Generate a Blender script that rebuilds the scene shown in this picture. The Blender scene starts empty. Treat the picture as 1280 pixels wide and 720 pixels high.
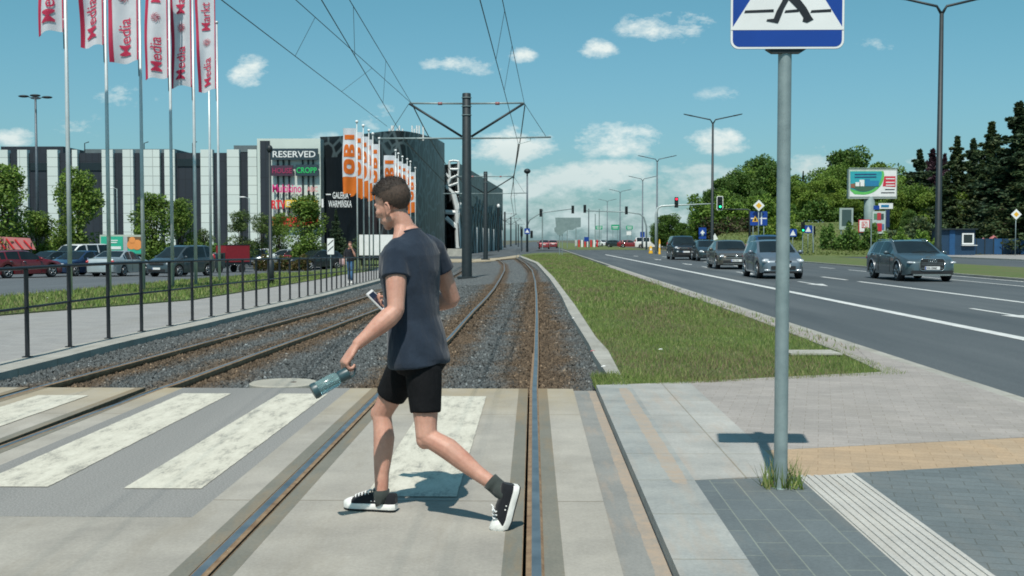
import bpy, math, random
import numpy as np
from mathutils import Vector, Matrix, Euler, noise as mnoise
random.seed(7); rng = np.random.default_rng(7)
scn = bpy.context.scene
C = scn.collection
F = 1400.0; CX = 640.0; CY = 360.0; CH = 1.42
PITCH = math.radians(2.454); YAW = math.radians(1.064)

# ------------------------------------------------------------------ camera
cd = bpy.data.cameras.new('camera'); cam = bpy.data.objects.new('camera', cd); C.objects.link(cam)
cd.sensor_width = 36; cd.lens = 36*F/1280; cd.clip_end = 8000; cd.clip_start = 0.05
cam.location = (0, 0, CH); cam.rotation_euler = (math.pi/2-PITCH, 0, YAW)
scn.camera = cam
RM = Euler((math.pi/2-PITCH, 0, YAW)).to_matrix()

def ss(a, b, x):
    t = min(1, max(0, (x-a)/(b-a))); return t*t*(3-2*t)
def gz(X, Y):
    s = ss(1.5, -6.0, X)
    d = max(0.0, Y-15); d = d*d/(d+6)
    return -0.0135*min(d, 55)*s
def ray(px, py):
    return RM @ Vector(((px-CX)/F, -(py-CY)/F, -1))
def at(px, py, Y):
    r = ray(px, py); t = Y/r.y
    return Vector((r.x*t, Y, CH+r.z*t))
def gp(px, py, zo=0.0):
    r = ray(px, py); z = zo; X = Y = 0
    for _ in range(25):
        t = (CH-z)/max(1e-5, -r.z); X = r.x*t; Y = r.y*t; z = 0.5*z+0.5*(gz(X, Y)+zo)
    return X, Y
def gpoly(pts, zo=0.0): return [gp(x, y, zo) for x, y in pts]

# ------------------------------------------------------------------ materials
MATS = {}
def newmat(name):
    m = bpy.data.materials.new(name); m.use_nodes = True
    nt = m.node_tree; b = nt.nodes['Principled BSDF']; MATS[name] = m
    return m, nt, b
def N(nt, t, **kw):
    n = nt.nodes.new(t)
    for k, v in kw.items():
        if k.startswith('i_'): n.inputs[k[2:].replace('_', ' ')].default_value = v
        else: setattr(n, k, v)
    return n
def ramp(nt, fac, stops):
    r = N(nt, 'ShaderNodeValToRGB'); e = r.color_ramp.elements
    while len(e) < len(stops): e.new(0.5)
    for k, (p, c) in enumerate(stops):
        e[k].position = p; e[k].color = (c[0], c[1], c[2], 1) if len(c) == 3 else c
    nt.links.new(fac, r.inputs['Fac']); return r.outputs['Color']
def mixc(nt, fac, a, b, mode='MIX'):
    m = N(nt, 'ShaderNodeMix', data_type='RGBA', blend_type=mode)
    for s, v in ((0, fac), (6, a), (7, b)):
        if hasattr(v, 'links'): nt.links.new(v, m.inputs[s])
        elif s == 0: m.inputs[0].default_value = v
        else: m.inputs[s].default_value = (v[0], v[1], v[2], 1)
    return m.outputs[2]
def noise(nt, vec, scale, detail=4, rough=0.6):
    n = N(nt, 'ShaderNodeTexNoise'); n.inputs['Scale'].default_value = scale
    n.inputs['Detail'].default_value = detail; n.inputs['Roughness'].default_value = rough
    if vec is not None: nt.links.new(vec, n.inputs['Vector'])
    return n.outputs['Fac']
def gcoord(nt):
    g = N(nt, 'ShaderNodeNewGeometry'); return g.outputs['Position']
def ocoord(nt):
    g = N(nt, 'ShaderNodeTexCoord'); return g.outputs['Object']
def vscale(nt, vec, s):
    m = N(nt, 'ShaderNodeVectorMath', operation='MULTIPLY'); nt.links.new(vec, m.inputs[0]); m.inputs[1].default_value = s
    return m.outputs[0]
def bump(nt, b, h, strength=0.3, dist=0.01, prev=None):
    n = N(nt, 'ShaderNodeBump'); n.inputs['Strength'].default_value = strength; n.inputs['Distance'].default_value = dist
    nt.links.new(h, n.inputs['Height'])
    if prev is not None: nt.links.new(prev, n.inputs['Normal'])
    nt.links.new(n.outputs['Normal'], b.inputs['Normal']); return n.outputs['Normal']
def M(name, c, c2=None, scale=3.0, rough=0.6, metal=0.0, bs=0.0, bscale=40, bdist=0.01, coat=0.0, fine=0.0, world=True, trans=0.0, ior=None, emit=None, estr=1.0):
    if name in MATS: return MATS[name]
    m, nt, b = newmat(name)
    vec = gcoord(nt) if world else ocoord(nt)
    if c2 is None: c2 = tuple(v*0.82 for v in c)
    f = noise(nt, vec, scale)
    col = ramp(nt, f, [(0.32, c2), (0.66, c)])
    if fine:
        f2 = noise(nt, vec, scale*12, 3)
        col = mixc(nt, fine, col, ramp(nt, f2, [(0.3, (0.35, 0.35, 0.35)), (0.7, (1.3, 1.3, 1.3))]), 'MULTIPLY')
    nt.links.new(col, b.inputs['Base Color'])
    b.inputs['Roughness'].default_value = rough; b.inputs['Metallic'].default_value = metal
    if coat: b.inputs['Coat Weight'].default_value = coat; b.inputs['Coat Roughness'].default_value = 0.05
    if trans: b.inputs['Transmission Weight'].default_value = trans
    if ior: b.inputs['IOR'].default_value = ior
    if emit: b.inputs['Emission Color'].default_value = (*emit, 1); b.inputs['Emission Strength'].default_value = estr
    if bs: bump(nt, b, noise(nt, vec, bscale), bs, bdist)
    return m

# ------------------------------------------------------------------ mesh builder
class MB:
    def __init__(s): s.v = []; s.f = []; s.mi = []
    def raw(s, vs, fs, mi=0):
        o = len(s.v); s.v.extend([tuple(v) for v in vs]); s.f.extend([tuple(i+o for i in f) for f in fs]); s.mi.extend([mi]*len(fs)); return s
    def box(s, c, d, R=None, mi=0):
        hx, hy, hz = d[0]/2, d[1]/2, d[2]/2; vs = []
        for x in (-hx, hx):
            for y in (-hy, hy):
                for z in (-hz, hz):
                    p = Vector((x, y, z))
                    if R is not None: p = R @ p
                    vs.append((p.x+c[0], p.y+c[1], p.z+c[2]))
        return s.raw(vs, [(0, 1, 3, 2), (4, 6, 7, 5), (0, 4, 5, 1), (2, 3, 7, 6), (0, 2, 6, 4), (1, 5, 7, 3)], mi)
    def tube(s, pts, r, seg=8, cap=True, mi=0, side=None, rb=None):
        pts = [Vector(p) for p in pts]; n = len(pts)
        if not hasattr(r, '__len__'): r = [r]*n
        if rb is None: rb = r
        vs = []; ref = None
        for i, p in enumerate(pts):
            t = (pts[min(i+1, n-1)]-pts[max(i-1, 0)])
            t = t.normalized() if t.length > 1e-9 else Vector((0, 0, 1))
            if side is not None: u = Vector(side[i] if isinstance(side, list) else side)
            else:
                u = ref if ref is not None else (Vector((1, 0, 0)) if abs(t.x) < 0.9 else Vector((0, 1, 0)))
            u = (u-t*u.dot(t)); u = u.normalized() if u.length > 1e-6 else t.orthogonal().normalized()
            w = t.cross(u); ref = u
            for k in range(seg):
                a = 2*math.pi*k/seg; q = p+u*(r[i]*math.cos(a))+w*(rb[i]*math.sin(a)); vs.append(q)
        fs = []
        for i in range(n-1):
            for k in range(seg):
                a = i*seg+k; b_ = i*seg+(k+1) % seg
                fs.append((a, b_, b_+seg, a+seg))
        if cap: fs.append(tuple(range(seg-1, -1, -1))); fs.append(tuple(range((n-1)*seg, n*seg)))
        return s.raw(vs, fs, mi)
    def ell(s, c, r, R=None, nu=14, nv=9, mi=0):
        vs = [(0, 0, 1)]; fs = []
        for j in range(1, nv):
            ph = math.pi*j/nv
            for i in range(nu):
                th = 2*math.pi*i/nu; vs.append((math.sin(ph)*math.cos(th), math.sin(ph)*math.sin(th), math.cos(ph)))
        vs.append((0, 0, -1)); L = len(vs)-1
        for i in range(nu):
            fs.append((0, 1+i, 1+(i+1) % nu)); fs.append((L, L-1-i, L-1-(i+1) % nu))
        for j in range(nv-2):
            for i in range(nu):
                a = 1+j*nu+i; b_ = 1+j*nu+(i+1) % nu; fs.append((a, a+nu, b_+nu, b_))
        out = []
        for v in vs:
            p = Vector((v[0]*r[0], v[1]*r[1], v[2]*r[2]))
            if R is not None: p = R @ p
            out.append((p.x+c[0], p.y+c[1], p.z+c[2]))
        return s.raw(out, fs, mi)
    def prism(s, poly, z0, z1, mi=0):
        n = len(poly); vs = [(x, y, z0) for x, y in poly]+[(x, y, z1) for x, y in poly]
        fs = [tuple(range(n-1, -1, -1)), tuple(range(n, 2*n))]+[(i, (i+1) % n, (i+1) % n+n, i+n) for i in range(n)]
        return s.raw(vs, fs, mi)
    def plate(s, poly, o, U, V, W, t, mi=0):
        """flat polygon (u,v) at origin o spanned by U,V, thickness t along W"""
        o = Vector(o); n = len(poly)
        vs = [o+U*u+V*v for u, v in poly]+[o+U*u+V*v+W*t for u, v in poly]
        fs = [tuple(range(n-1, -1, -1)), tuple(range(n, 2*n))]+[(i, (i+1) % n, (i+1) % n+n, i+n) for i in range(n)]
        return s.raw(vs, fs, mi)
    def build(s, name, mat, parent=None, smooth=False, org=None, auto=None):
        me = bpy.data.meshes.new(name)
        v = np.array(s.v, dtype=np.float64).reshape(-1, 3)
        if org is not None: v = v-np.array(org)
        me.from_pydata(v.tolist(), [], s.f)
        mats = mat if isinstance(mat, (list, tuple)) else [mat]
        for m in mats: me.materials.append(m)
        if len(mats) > 1: me.polygons.foreach_set('material_index', s.mi)
        if smooth: me.polygons.foreach_set('use_smooth', [True]*len(me.polygons))
        me.update()
        if auto: me.set_sharp_from_angle(angle=math.radians(auto))
        o = bpy.data.objects.new(name, me); C.objects.link(o)
        if parent is not None: o.parent = parent
        return o
def meshobj(name, me, parent=None):
    o = bpy.data.objects.new(name, me); C.objects.link(o)
    if parent is not None: o.parent = parent
    return o
def npmesh(name, V, Fc, k, mat, parent=None, col=None):
    """V (n,3), Fc (m,k) int array"""
    me = bpy.data.meshes.new(name); me.vertices.add(len(V)); me.vertices.foreach_set('co', V.astype(np.float32).ravel())
    me.loops.add(Fc.size); me.loops.foreach_set('vertex_index', Fc.astype(np.int32).ravel())
    me.polygons.add(len(Fc)); me.polygons.foreach_set('loop_start', np.arange(0, Fc.size, k, dtype=np.int32))
    me.polygons.foreach_set('loop_total', np.full(len(Fc), k, dtype=np.int32))
    me.materials.append(mat); me.update(calc_edges=True)
    if col is not None:
        a = me.attributes.new('Col', 'FLOAT_COLOR', 'POINT'); a.data.foreach_set('color', np.c_[col, np.ones(len(col))].astype(np.float32).ravel())
    o = bpy.data.objects.new(name, me); C.objects.link(o)
    if parent is not None: o.parent = parent
    return o
def thing(name, label, cat, loc=(0, 0, 0), rotz=0.0, group=None):
    o = bpy.data.objects.new(name, None); C.objects.link(o); o.empty_display_size = 0.2
    o.location = loc; o.rotation_euler = (0, 0, rotz); o['label'] = label; o['category'] = cat
    if group: o['group'] = group
    return o
def tag(o, label, cat, group=None):
    o['label'] = label; o['category'] = cat
    if group: o['group'] = group
    return o
def struct(o): o['kind'] = 'structure'; return o
def stuff(o, label=None, cat=None):
    o['kind'] = 'stuff'
    if label: o['label'] = label; o['category'] = cat
    return o
def copy_tree(o, parent=None):
    c = o.copy(); C.objects.link(c); c.parent = parent
    for ch in list(o.children): copy_tree(ch, c)
    return c
def textmesh(txt, size=1.0, ext=0.01, bold=0.0, align='LEFT', sx=1.0, space=1.0):
    cu = bpy.data.curves.new('txt', 'FONT'); cu.body = txt; cu.size = size; cu.extrude = ext; cu.offset = bold
    cu.align_x = align; cu.space_character = space; cu.resolution_u = 3
    ob = bpy.data.objects.new('txt', cu); C.objects.link(ob); bpy.context.view_layer.update()
    me = bpy.data.meshes.new_from_object(ob)
    bpy.data.objects.remove(ob); bpy.data.curves.remove(cu)
    vs = [(v.co.x*sx, v.co.y, v.co.z) for v in me.vertices]; fs = [tuple(p.vertices) for p in me.polygons]
    bpy.data.meshes.remove(me); return vs, fs
def put_text(mb, txt, o, U, V, W, size, **kw):
    vs, fs = textmesh(txt, size, **kw); o = Vector(o)
    mb.raw([o+U*v[0]+V*v[1]+W*v[2] for v in vs], fs)

# ------------------------------------------------------------------ render, world, sun
scn.view_settings.view_transform = 'Standard'; scn.view_settings.look = 'None'; scn.view_settings.gamma = 1.0
scn.view_settings.exposure = 0.12; scn.cycles.filter_width = 1.8; scn.view_settings.use_curve_mapping = False
SUNV = Vector((-0.2, -1.5, 2.52)).normalized()      # towards the sun
el = math.asin(SUNV.z); rot = math.atan2(SUNV.x, SUNV.y)
sd = bpy.data.lights.new('sun', 'SUN'); sd.energy = 4.3; sd.angle = math.radians(0.5); sd.color = (1.0, 0.95, 0.87)
so = bpy.data.objects.new('sun', sd); C.objects.link(so); so.rotation_euler = SUNV.to_track_quat('Z', 'Y').to_euler()
w = bpy.data.worlds.new('World'); scn.world = w; w.use_nodes = True
nt = w.node_tree; bg = nt.nodes['Background']; bg.inputs['Strength'].default_value = 0.1
sky = N(nt, 'ShaderNodeTexSky', sky_type='NISHITA'); sky.sun_disc = False; sky.sun_elevation = el; sky.sun_rotation = rot % (2*math.pi)
sky.air_density = 1.0; sky.dust_density = 1.0; sky.ozone_density = 1.0
tc = N(nt, 'ShaderNodeTexCoord'); sp = N(nt, 'ShaderNodeSeparateXYZ'); nt.links.new(tc.outputs['Generated'], sp.inputs[0])
def ma(op, a, b=None, clamp=False):
    n = N(nt, 'ShaderNodeMath', operation=op); n.use_clamp = clamp
    for i, v in enumerate((a, b)):
        if v is None: continue
        if hasattr(v, 'links'): nt.links.new(v, n.inputs[i])
        else: n.inputs[i].default_value = v
    return n.outputs[0]
yy = ma('MAXIMUM', ma('ABSOLUTE', sp.outputs['Y']), 0.08)
U_ = ma('DIVIDE', sp.outputs['X'], yy); V_ = ma('DIVIDE', sp.outputs['Z'], yy)
skc = mixc(nt, 1.0, sky.outputs['Color'], ramp(nt, V_, [(0.0, (0.50, 0.78, 0.96)), (0.22, (0.52, 0.95, 0.90))]), 'MULTIPLY')
cb = N(nt, 'ShaderNodeCombineXYZ'); nt.links.new(U_, cb.inputs[0]); nt.links.new(V_, cb.inputs[1]); nt.links.new(ma('MULTIPLY', sp.outputs['Y'], 1.0), cb.inputs[2])
nz = noise(nt, vscale(nt, cb.outputs[0], (22, 40, 3)), 1.0, 9, 0.66)
nz2 = noise(nt, vscale(nt, cb.outputs[0], (5, 12, 1)), 1.0, 3, 0.5)
clouds = [(835, 36, 78, 24, .85), (742, 66, 34, 18, .7), (580, 82, 62, 17, .75), (652, 70, 24, 13, .6), (312, 90, 32, 24, .85), (152, 122, 60, 20, .4), (100, 158, 50, 22, .3),
          (768, 178, 78, 28, 1.0), (640, 185, 85, 30, .95), (700, 228, 100, 36, 1.0), (620, 235, 60, 26, .9), (770, 215, 60, 22, .95), (895, 178, 60, 20, 1.0), (860, 235, 110, 34, .8), (1030, 205, 75, 32, .6),
          (12, 172, 34, 16, .9), (740, 275, 330, 34, .75), (1190, 205, 90, 26, .5), (480, 150, 40, 22, .5), (1120, 60, 90, 14, .25), (930, 120, 90, 12, .22), (430, 190, 90, 30, .4)]
tot = None
for (px, py, a, b_, s_) in clouds:
    u0 = (px-666)/F; v0 = (300-py)/F
    du = ma('MULTIPLY', ma('SUBTRACT', U_, u0), F/a); dv = ma('MULTIPLY', ma('SUBTRACT', V_, v0), F/b_)
    m_ = ma('SUBTRACT', 1.0, ma('ADD', ma('MULTIPLY', du, du), ma('MULTIPLY', dv, dv)), True)
    m_ = ma('MULTIPLY', m_, s_); tot = m_ if tot is None else ma('MAXIMUM', tot, m_)
dens = ma('ADD', ma('MULTIPLY', tot, 1.75), ma('MULTIPLY', ma('SUBTRACT', nz, 0.60), 5.6))
dens = ma('MULTIPLY', ma('MULTIPLY', dens, ma('MULTIPLY', tot, 4.0, True)), 0.85, True)
ccol = ramp(nt, ma('ADD', ma('MULTIPLY', nz2, 0.5), ma('MULTIPLY', V_, 2.6)), [(0.25, (4.6, 5.9, 6.0)), (0.55, (7.4, 8.2, 8.0))])
hz = N(nt, 'ShaderNodeMapRange'); nt.links.new(V_, hz.inputs[0]); hz.inputs[1].default_value = 0.20; hz.inputs[2].default_value = 0.0; hz.inputs[3].default_value = 0.0; hz.inputs[4].default_value = 0.18
skc = mixc(nt, hz.outputs[0], skc, (2.9, 4.5, 4.8))
fin = mixc(nt, dens, skc, ccol)
nt.links.new(fin, bg.inputs['Color'])
# ================================================================== ground
def attr_mat(name, rough=0.9, mult=1.0, trans=0.0, spec=0.3):
    m, nt, b = newmat(name)
    a = N(nt, 'ShaderNodeAttribute', attribute_name='Col'); nt.links.new(a.outputs['Color'], b.inputs['Base Color'])
    b.inputs['Roughness'].default_value = rough; b.inputs['Specular IOR Level'].default_value = spec
    if trans:
        t = N(nt, 'ShaderNodeBsdfTranslucent'); nt.links.new(a.outputs['Color'], t.inputs['Color'])
        mx = N(nt, 'ShaderNodeMixShader'); mx.inputs[0].default_value = trans
        nt.links.new(b.outputs[0], mx.inputs[1]); nt.links.new(t.outputs[0], mx.inputs[2])
        nt.links.new(mx.outputs[0], nt.nodes['Material Output'].inputs['Surface'])
    return m

def asphalt(name, c, c2, rough=0.85, patch=0.25):
    m, nt, b = newmat(name); vec = gcoord(nt)
    col = ramp(nt, noise(nt, vscale(nt, vec, (0.9, 0.06, 1)), 1.0, 5), [(0.3, c2), (0.7, c)])
    sp_ = ramp(nt, noise(nt, vec, 90, 2, 0.8), [(0.35, (0.6, 0.6, 0.6)), (0.7, (1.35, 1.35, 1.35))])
    col = mixc(nt, 0.8, col, sp_, 'MULTIPLY')
    nt.links.new(col, b.inputs['Base Color']); b.inputs['Roughness'].default_value = rough
    bump(nt, b, noise(nt, vec, 120, 2), 0.5, 0.006); return m
m_road = asphalt('road_asphalt', (0.100, 0.115, 0.122), (0.052, 0.065, 0.073))
m_cross_asph = asphalt('crossing_asphalt', (0.27, 0.265, 0.25), (0.20, 0.20, 0.19))
m_parking = asphalt('parking_asphalt', (0.115, 0.13, 0.14), (0.08, 0.092, 0.10))

def concrete(name, c, c2, stain=(0.25, 0.2, 0.14), samt=0.35, sscale=0.8, joint=None, far=None, sand=()):
    m, nt, b = newmat(name); vec = gcoord(nt)
    col = ramp(nt, noise(nt, vec, 1.7, 6, 0.65), [(0.3, c2), (0.68, c)])
    col = mixc(nt, 0.55, col, ramp(nt, noise(nt, vec, 55, 3, 0.75), [(0.35, (0.78, 0.78, 0.78)), (0.7, (1.16, 1.16, 1.16))]), 'MULTIPLY')
    st = ramp(nt, noise(nt, vscale(nt, vec, (3.0, 0.5, 1)), sscale, 7, 0.7), [(0.5, (0, 0, 0)), (0.75, (samt, samt, samt))])
    col = mixc(nt, st, col, stain)
    if joint:
        br = N(nt, 'ShaderNodeTexBrick'); br.offset = joint[3] if len(joint) > 3 else 0.0
        mp = N(nt, 'ShaderNodeMapping'); nt.links.new(vec, mp.inputs['Vector']); mp.inputs['Rotation'].default_value = (0, 0, joint[4] if len(joint) > 4 else 0)
        mp.inputs['Location'].default_value = (joint[5] if len(joint) > 5 else 0.0, 0, 0)
        nt.links.new(mp.outputs[0], br.inputs['Vector']); br.inputs['Scale'].default_value = 1
        br.inputs['Brick Width'].default_value = joint[0]; br.inputs['Row Height'].default_value = joint[1]; br.inputs['Mortar Size'].default_value = joint[2]
        br.inputs['Mortar Smooth'].default_value = 0.2; br.inputs['Bias'].default_value = 0
        br.inputs['Color1'].default_value = (0.93, 0.93, 0.93, 1); br.inputs['Color2'].default_value = (1.06, 1.06, 1.06, 1); br.inputs['Mortar'].default_value = (*joint[6], 1) if len(joint) > 6 else (0.72, 0.68, 0.6, 1)
        col = mixc(nt, 1.0, col, br.outputs['Color'], 'MULTIPLY')
        inv = N(nt, 'ShaderNodeMath', operation='SUBTRACT'); inv.inputs[0].default_value = 1; nt.links.new(br.outputs['Fac'], inv.inputs[1])
        bp = bump(nt, b, inv.outputs[0], 0.5, 0.004)
        bump(nt, b, noise(nt, vec, 160, 2), 0.25, 0.003, bp)
    else: bump(nt, b, noise(nt, vec, 130, 3), 0.3, 0.004)
    for (x0_, x1_, y0_, y1_, thr) in sand:      # sand lying in strips with ragged soft edges
        sx = N(nt, 'ShaderNodeSeparateXYZ'); nt.links.new(vec, sx.inputs[0])
        def win(o, a, b_, s_):
            m1 = N(nt, 'ShaderNodeMapRange', interpolation_type='SMOOTHSTEP'); nt.links.new(o, m1.inputs[0]); m1.inputs[1].default_value = a-s_; m1.inputs[2].default_value = a+s_
            m2 = N(nt, 'ShaderNodeMapRange', interpolation_type='SMOOTHSTEP'); nt.links.new(o, m2.inputs[0]); m2.inputs[1].default_value = b_-s_; m2.inputs[2].default_value = b_+s_; m2.inputs[3].default_value = 1; m2.inputs[4].default_value = 0
            q = N(nt, 'ShaderNodeMath', operation='MULTIPLY'); nt.links.new(m1.outputs[0], q.inputs[0]); nt.links.new(m2.outputs[0], q.inputs[1]); return q.outputs[0]
        q = N(nt, 'ShaderNodeMath', operation='MULTIPLY'); nt.links.new(win(sx.outputs[0], x0_, x1_, .035), q.inputs[0]); nt.links.new(win(sx.outputs[1], y0_, y1_, .3), q.inputs[1])
        s2 = N(nt, 'ShaderNodeMath', operation='ADD'); nt.links.new(q.outputs[0], s2.inputs[0]); nt.links.new(noise(nt, vscale(nt, vec, (3.0, 1.3, 1)), 3.0, 8, .75), s2.inputs[1])
        fm = mixc(nt, 1.0, ramp(nt, s2.outputs[0], [(thr, (0, 0, 0)), (thr+.55, (.95, .95, .95))]), ramp(nt, noise(nt, vec, 14, 6, .8), [(.35, (.25, .25, .25)), (.65, (1, 1, 1))]), 'MULTIPLY')
        col = mixc(nt, fm, col, (.38, .295, .22))
    if far:
        sx = N(nt, 'ShaderNodeSeparateXYZ'); nt.links.new(vec, sx.inputs[0])
        mr = N(nt, 'ShaderNodeMapRange'); nt.links.new(sx.outputs[1], mr.inputs[0]); mr.inputs[1].default_value = 8.6; mr.inputs[2].default_value = 10.7; mr.inputs[4].default_value = 0.75
        mm = N(nt, 'ShaderNodeMath', operation='MULTIPLY'); nt.links.new(mr.outputs[0], mm.inputs[0]); nt.links.new(ramp(nt, noise(nt, vscale(nt, vec, (2.5, 1, 1)), 1.0, 6, .7), [(.3, (.3, .3, .3)), (.65, (1, 1, 1))]), mm.inputs[1])
        col = mixc(nt, mm.outputs[0], col, far)
    nt.links.new(col, b.inputs['Base Color']); b.inputs['Roughness'].default_value = 0.85; return m
m_slab = concrete('slab_concrete', (0.40, 0.375, 0.325), (0.285, 0.268, 0.235), (0.22, 0.19, 0.14), 0.55, joint=(60, 3.02, .007, 0, 0, 0, (.55, .52, .46)), far=(.36, .28, .15))
m_rubber = concrete('rail_side_mortar', (0.20, 0.19, 0.155), (0.145, 0.145, 0.12), (0.30, 0.19, 0.08), 0.55, 1.5, far=(.25, .17, .08))
m_patch = concrete('grey_patch', (0.27, 0.27, 0.25), (0.19, 0.195, 0.185), (0.36, 0.28, 0.21), 0.7, 2.2, sand=((.53, .70, 1, 12, .95), (.36, .41, 1, 9, 1.0), (.44, .7, 4, 5.9, 1.05)))
m_lightpav = concrete('light_paving', (0.41, 0.405, 0.375), (0.27, 0.275, 0.26), (0.38, 0.29, 0.22), 0.55, 2.0, (0.62, 0.8, 0.006, 0.0, 0.0))
m_bluepav = concrete('bluish_paving', (0.37, 0.38, 0.355), (0.235, 0.25, 0.245), (0.38, 0.30, 0.23), 0.5, 2.2, (3.0, 0.8, 0.006, 0.0, 0.0), sand=((.79, .89, 6.3, 10.4, .95), (.915, 1.0, 2, 6.5, 1.0)))
m_darkpav = concrete('dark_paving', (0.13, 0.155, 0.16), (0.10, 0.12, 0.128), (0.25, 0.22, 0.17), 0.3, 1.0, (0.42, 0.145, 0.004, 0.5, 1.5708, 0.03, (1.7, 1.6, 1.35)))
m_darkpav2 = concrete('dark_paving_right', (0.14, 0.165, 0.17), (0.11, 0.135, 0.142), (0.22, 0.2, 0.17), 0.3, 1.0, (0.2, 0.1, 0.003, 0.5, 0.25))
m_orangepav = concrete('orange_paving', (0.43, 0.31, 0.195), (0.36, 0.27, 0.18), (0.34, 0.29, 0.22), 0.5, 1.0, (0.2, 0.1, 0.002, 0.5, 0.25))
m_pinkpav = concrete('pinkish_paving', (0.35, 0.32, 0.295), (0.28, 0.26, 0.24), (0.25, 0.23, 0.2), 0.5, 0.6, (0.2, 0.1, 0.002, 0.5, 0.25))
m_tactile = concrete('tactile_paving', (0.50, 0.49, 0.45), (0.40, 0.395, 0.37), (0.3, 0.26, 0.2), 0.3, 2)
m_walk = concrete('walk_paving', (0.315, 0.31, 0.30), (0.255, 0.255, 0.25), (0.22, 0.21, 0.18), 0.4, 0.4, (0.2, 0.1, 0.004, 0.5, 0.0))
m_kerb = concrete('kerb_concrete', (0.40, 0.39, 0.345), (0.29, 0.285, 0.255), (0.18, 0.17, 0.13), 0.6, 2.0, (50, 1.0, 0.012, 0.0, 0.0))
m_sand = concrete('sand_dirt', (0.45, 0.33, 0.24), (0.36, 0.26, 0.19), (0.3, 0.24, 0.17), 0.4, 3)

def paint_mat():
    m, nt, b = newmat('worn_white_paint'); vec = gcoord(nt)
    n1 = noise(nt, vscale(nt, vec, (3.0, 0.9, 1)), 3.0, 10, 0.78); n2 = noise(nt, vec, 70, 3, 0.8)
    sm = N(nt, 'ShaderNodeMath', operation='ADD'); nt.links.new(n1, sm.inputs[0])
    s2 = N(nt, 'ShaderNodeMath', operation='MULTIPLY'); nt.links.new(n2, s2.inputs[0]); s2.inputs[1].default_value = 0.35; nt.links.new(s2.outputs[0], sm.inputs[1])
    col = ramp(nt, sm.outputs[0], [(0.535, (0.27, 0.26, 0.225)), (0.64, (0.52, 0.495, 0.41)), (0.82, (0.64, 0.615, 0.52))])
    nt.links.new(col, b.inputs['Base Color']); b.inputs['Roughness'].default_value = 0.7
    bump(nt, b, n2, 0.15, 0.003); return m
m_paint = paint_mat()
m_line = M('road_line_paint', (0.68, 0.69, 0.66), (0.5, 0.51, 0.5), 3, 0.6)

def ballast_mat():
    m, nt, b = newmat('ballast_bed'); vec = gcoord(nt)
    v = N(nt, 'ShaderNodeTexVoronoi'); v.inputs['Scale'].default_value = 22; nt.links.new(vec, v.inputs['Vector'])
    hs = N(nt, 'ShaderNodeSeparateColor'); nt.links.new(v.outputs['Color'], hs.inputs[0])
    grey = ramp(nt, hs.outputs[0], [(0.1, (0.045, 0.055, 0.06)), (0.6, (0.13, 0.145, 0.145)), (0.97, (0.26, 0.27, 0.26))])
    brown = ramp(nt, hs.outputs[0], [(0.1, (0.045, 0.032, 0.02)), (0.6, (0.125, 0.085, 0.05)), (0.97, (0.2, 0.14, 0.09))])
    at_ = N(nt, 'ShaderNodeAttribute', attribute_name='Col'); sc = N(nt, 'ShaderNodeSeparateColor'); nt.links.new(at_.outputs['Color'], sc.inputs[0])
    nz_ = noise(nt, vec, 2.2, 5, 0.7)
    a1 = N(nt, 'ShaderNodeMath', operation='ADD'); nt.links.new(sc.outputs[0], a1.inputs[0]); nt.links.new(nz_, a1.inputs[1])
    fac = ramp(nt, a1.outputs[0], [(0.75, (0, 0, 0)), (1.15, (1, 1, 1))])
    col = mixc(nt, fac, grey, brown)
    gapd = ramp(nt, v.outputs['Distance'], [(0.3, (1, 1, 1)), (0.75, (0.3, 0.3, 0.3))])
    col = mixc(nt, 0.7, col, gapd, 'MULTIPLY')
    nt.links.new(col, b.inputs['Base Color']); b.inputs['Roughness'].default_value = 0.95
    iv = N(nt, 'ShaderNodeMath', operation='SUBTRACT'); iv.inputs[0].default_value = 1; nt.links.new(v.outputs['Distance'], iv.inputs[1])
    bump(nt, b, iv.outputs[0], 0.9, 0.03); return m
m_ballast = ballast_mat()
m_stone = attr_mat('ballast_stone', 0.9)

def grass_ground(name, c, c2, c3):
    m, nt, b = newmat(name); vec = gcoord(nt)
    col = ramp(nt, noise(nt, vec, 3.0, 6, 0.75), [(0.3, c2), (0.7, c)])
    col = mixc(nt, ramp(nt, noise(nt, vec, 0.5, 4, 0.7), [(0.45, (0, 0, 0)), (0.65, (.7, .7, .7))]), col, c3)
    nt.links.new(col, b.inputs['Base Color']); b.inputs['Roughness'].default_value = 0.95
    bump(nt, b, noise(nt, vec, 30, 4, 0.8), 0.8, 0.05); return m
m_turf = grass_ground('turf', (0.11, 0.16, 0.04), (0.07, 0.11, 0.028), (0.15, 0.13, 0.065))
m_bank = grass_ground('bank_turf', (0.13, 0.17, 0.045), (0.07, 0.11, 0.03), (0.17, 0.17, 0.07))
m_earth = grass_ground('bare_earth', (0.10, 0.10, 0.07), (0.07, 0.08, 0.05), (0.13, 0.12, 0.09))

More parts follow.
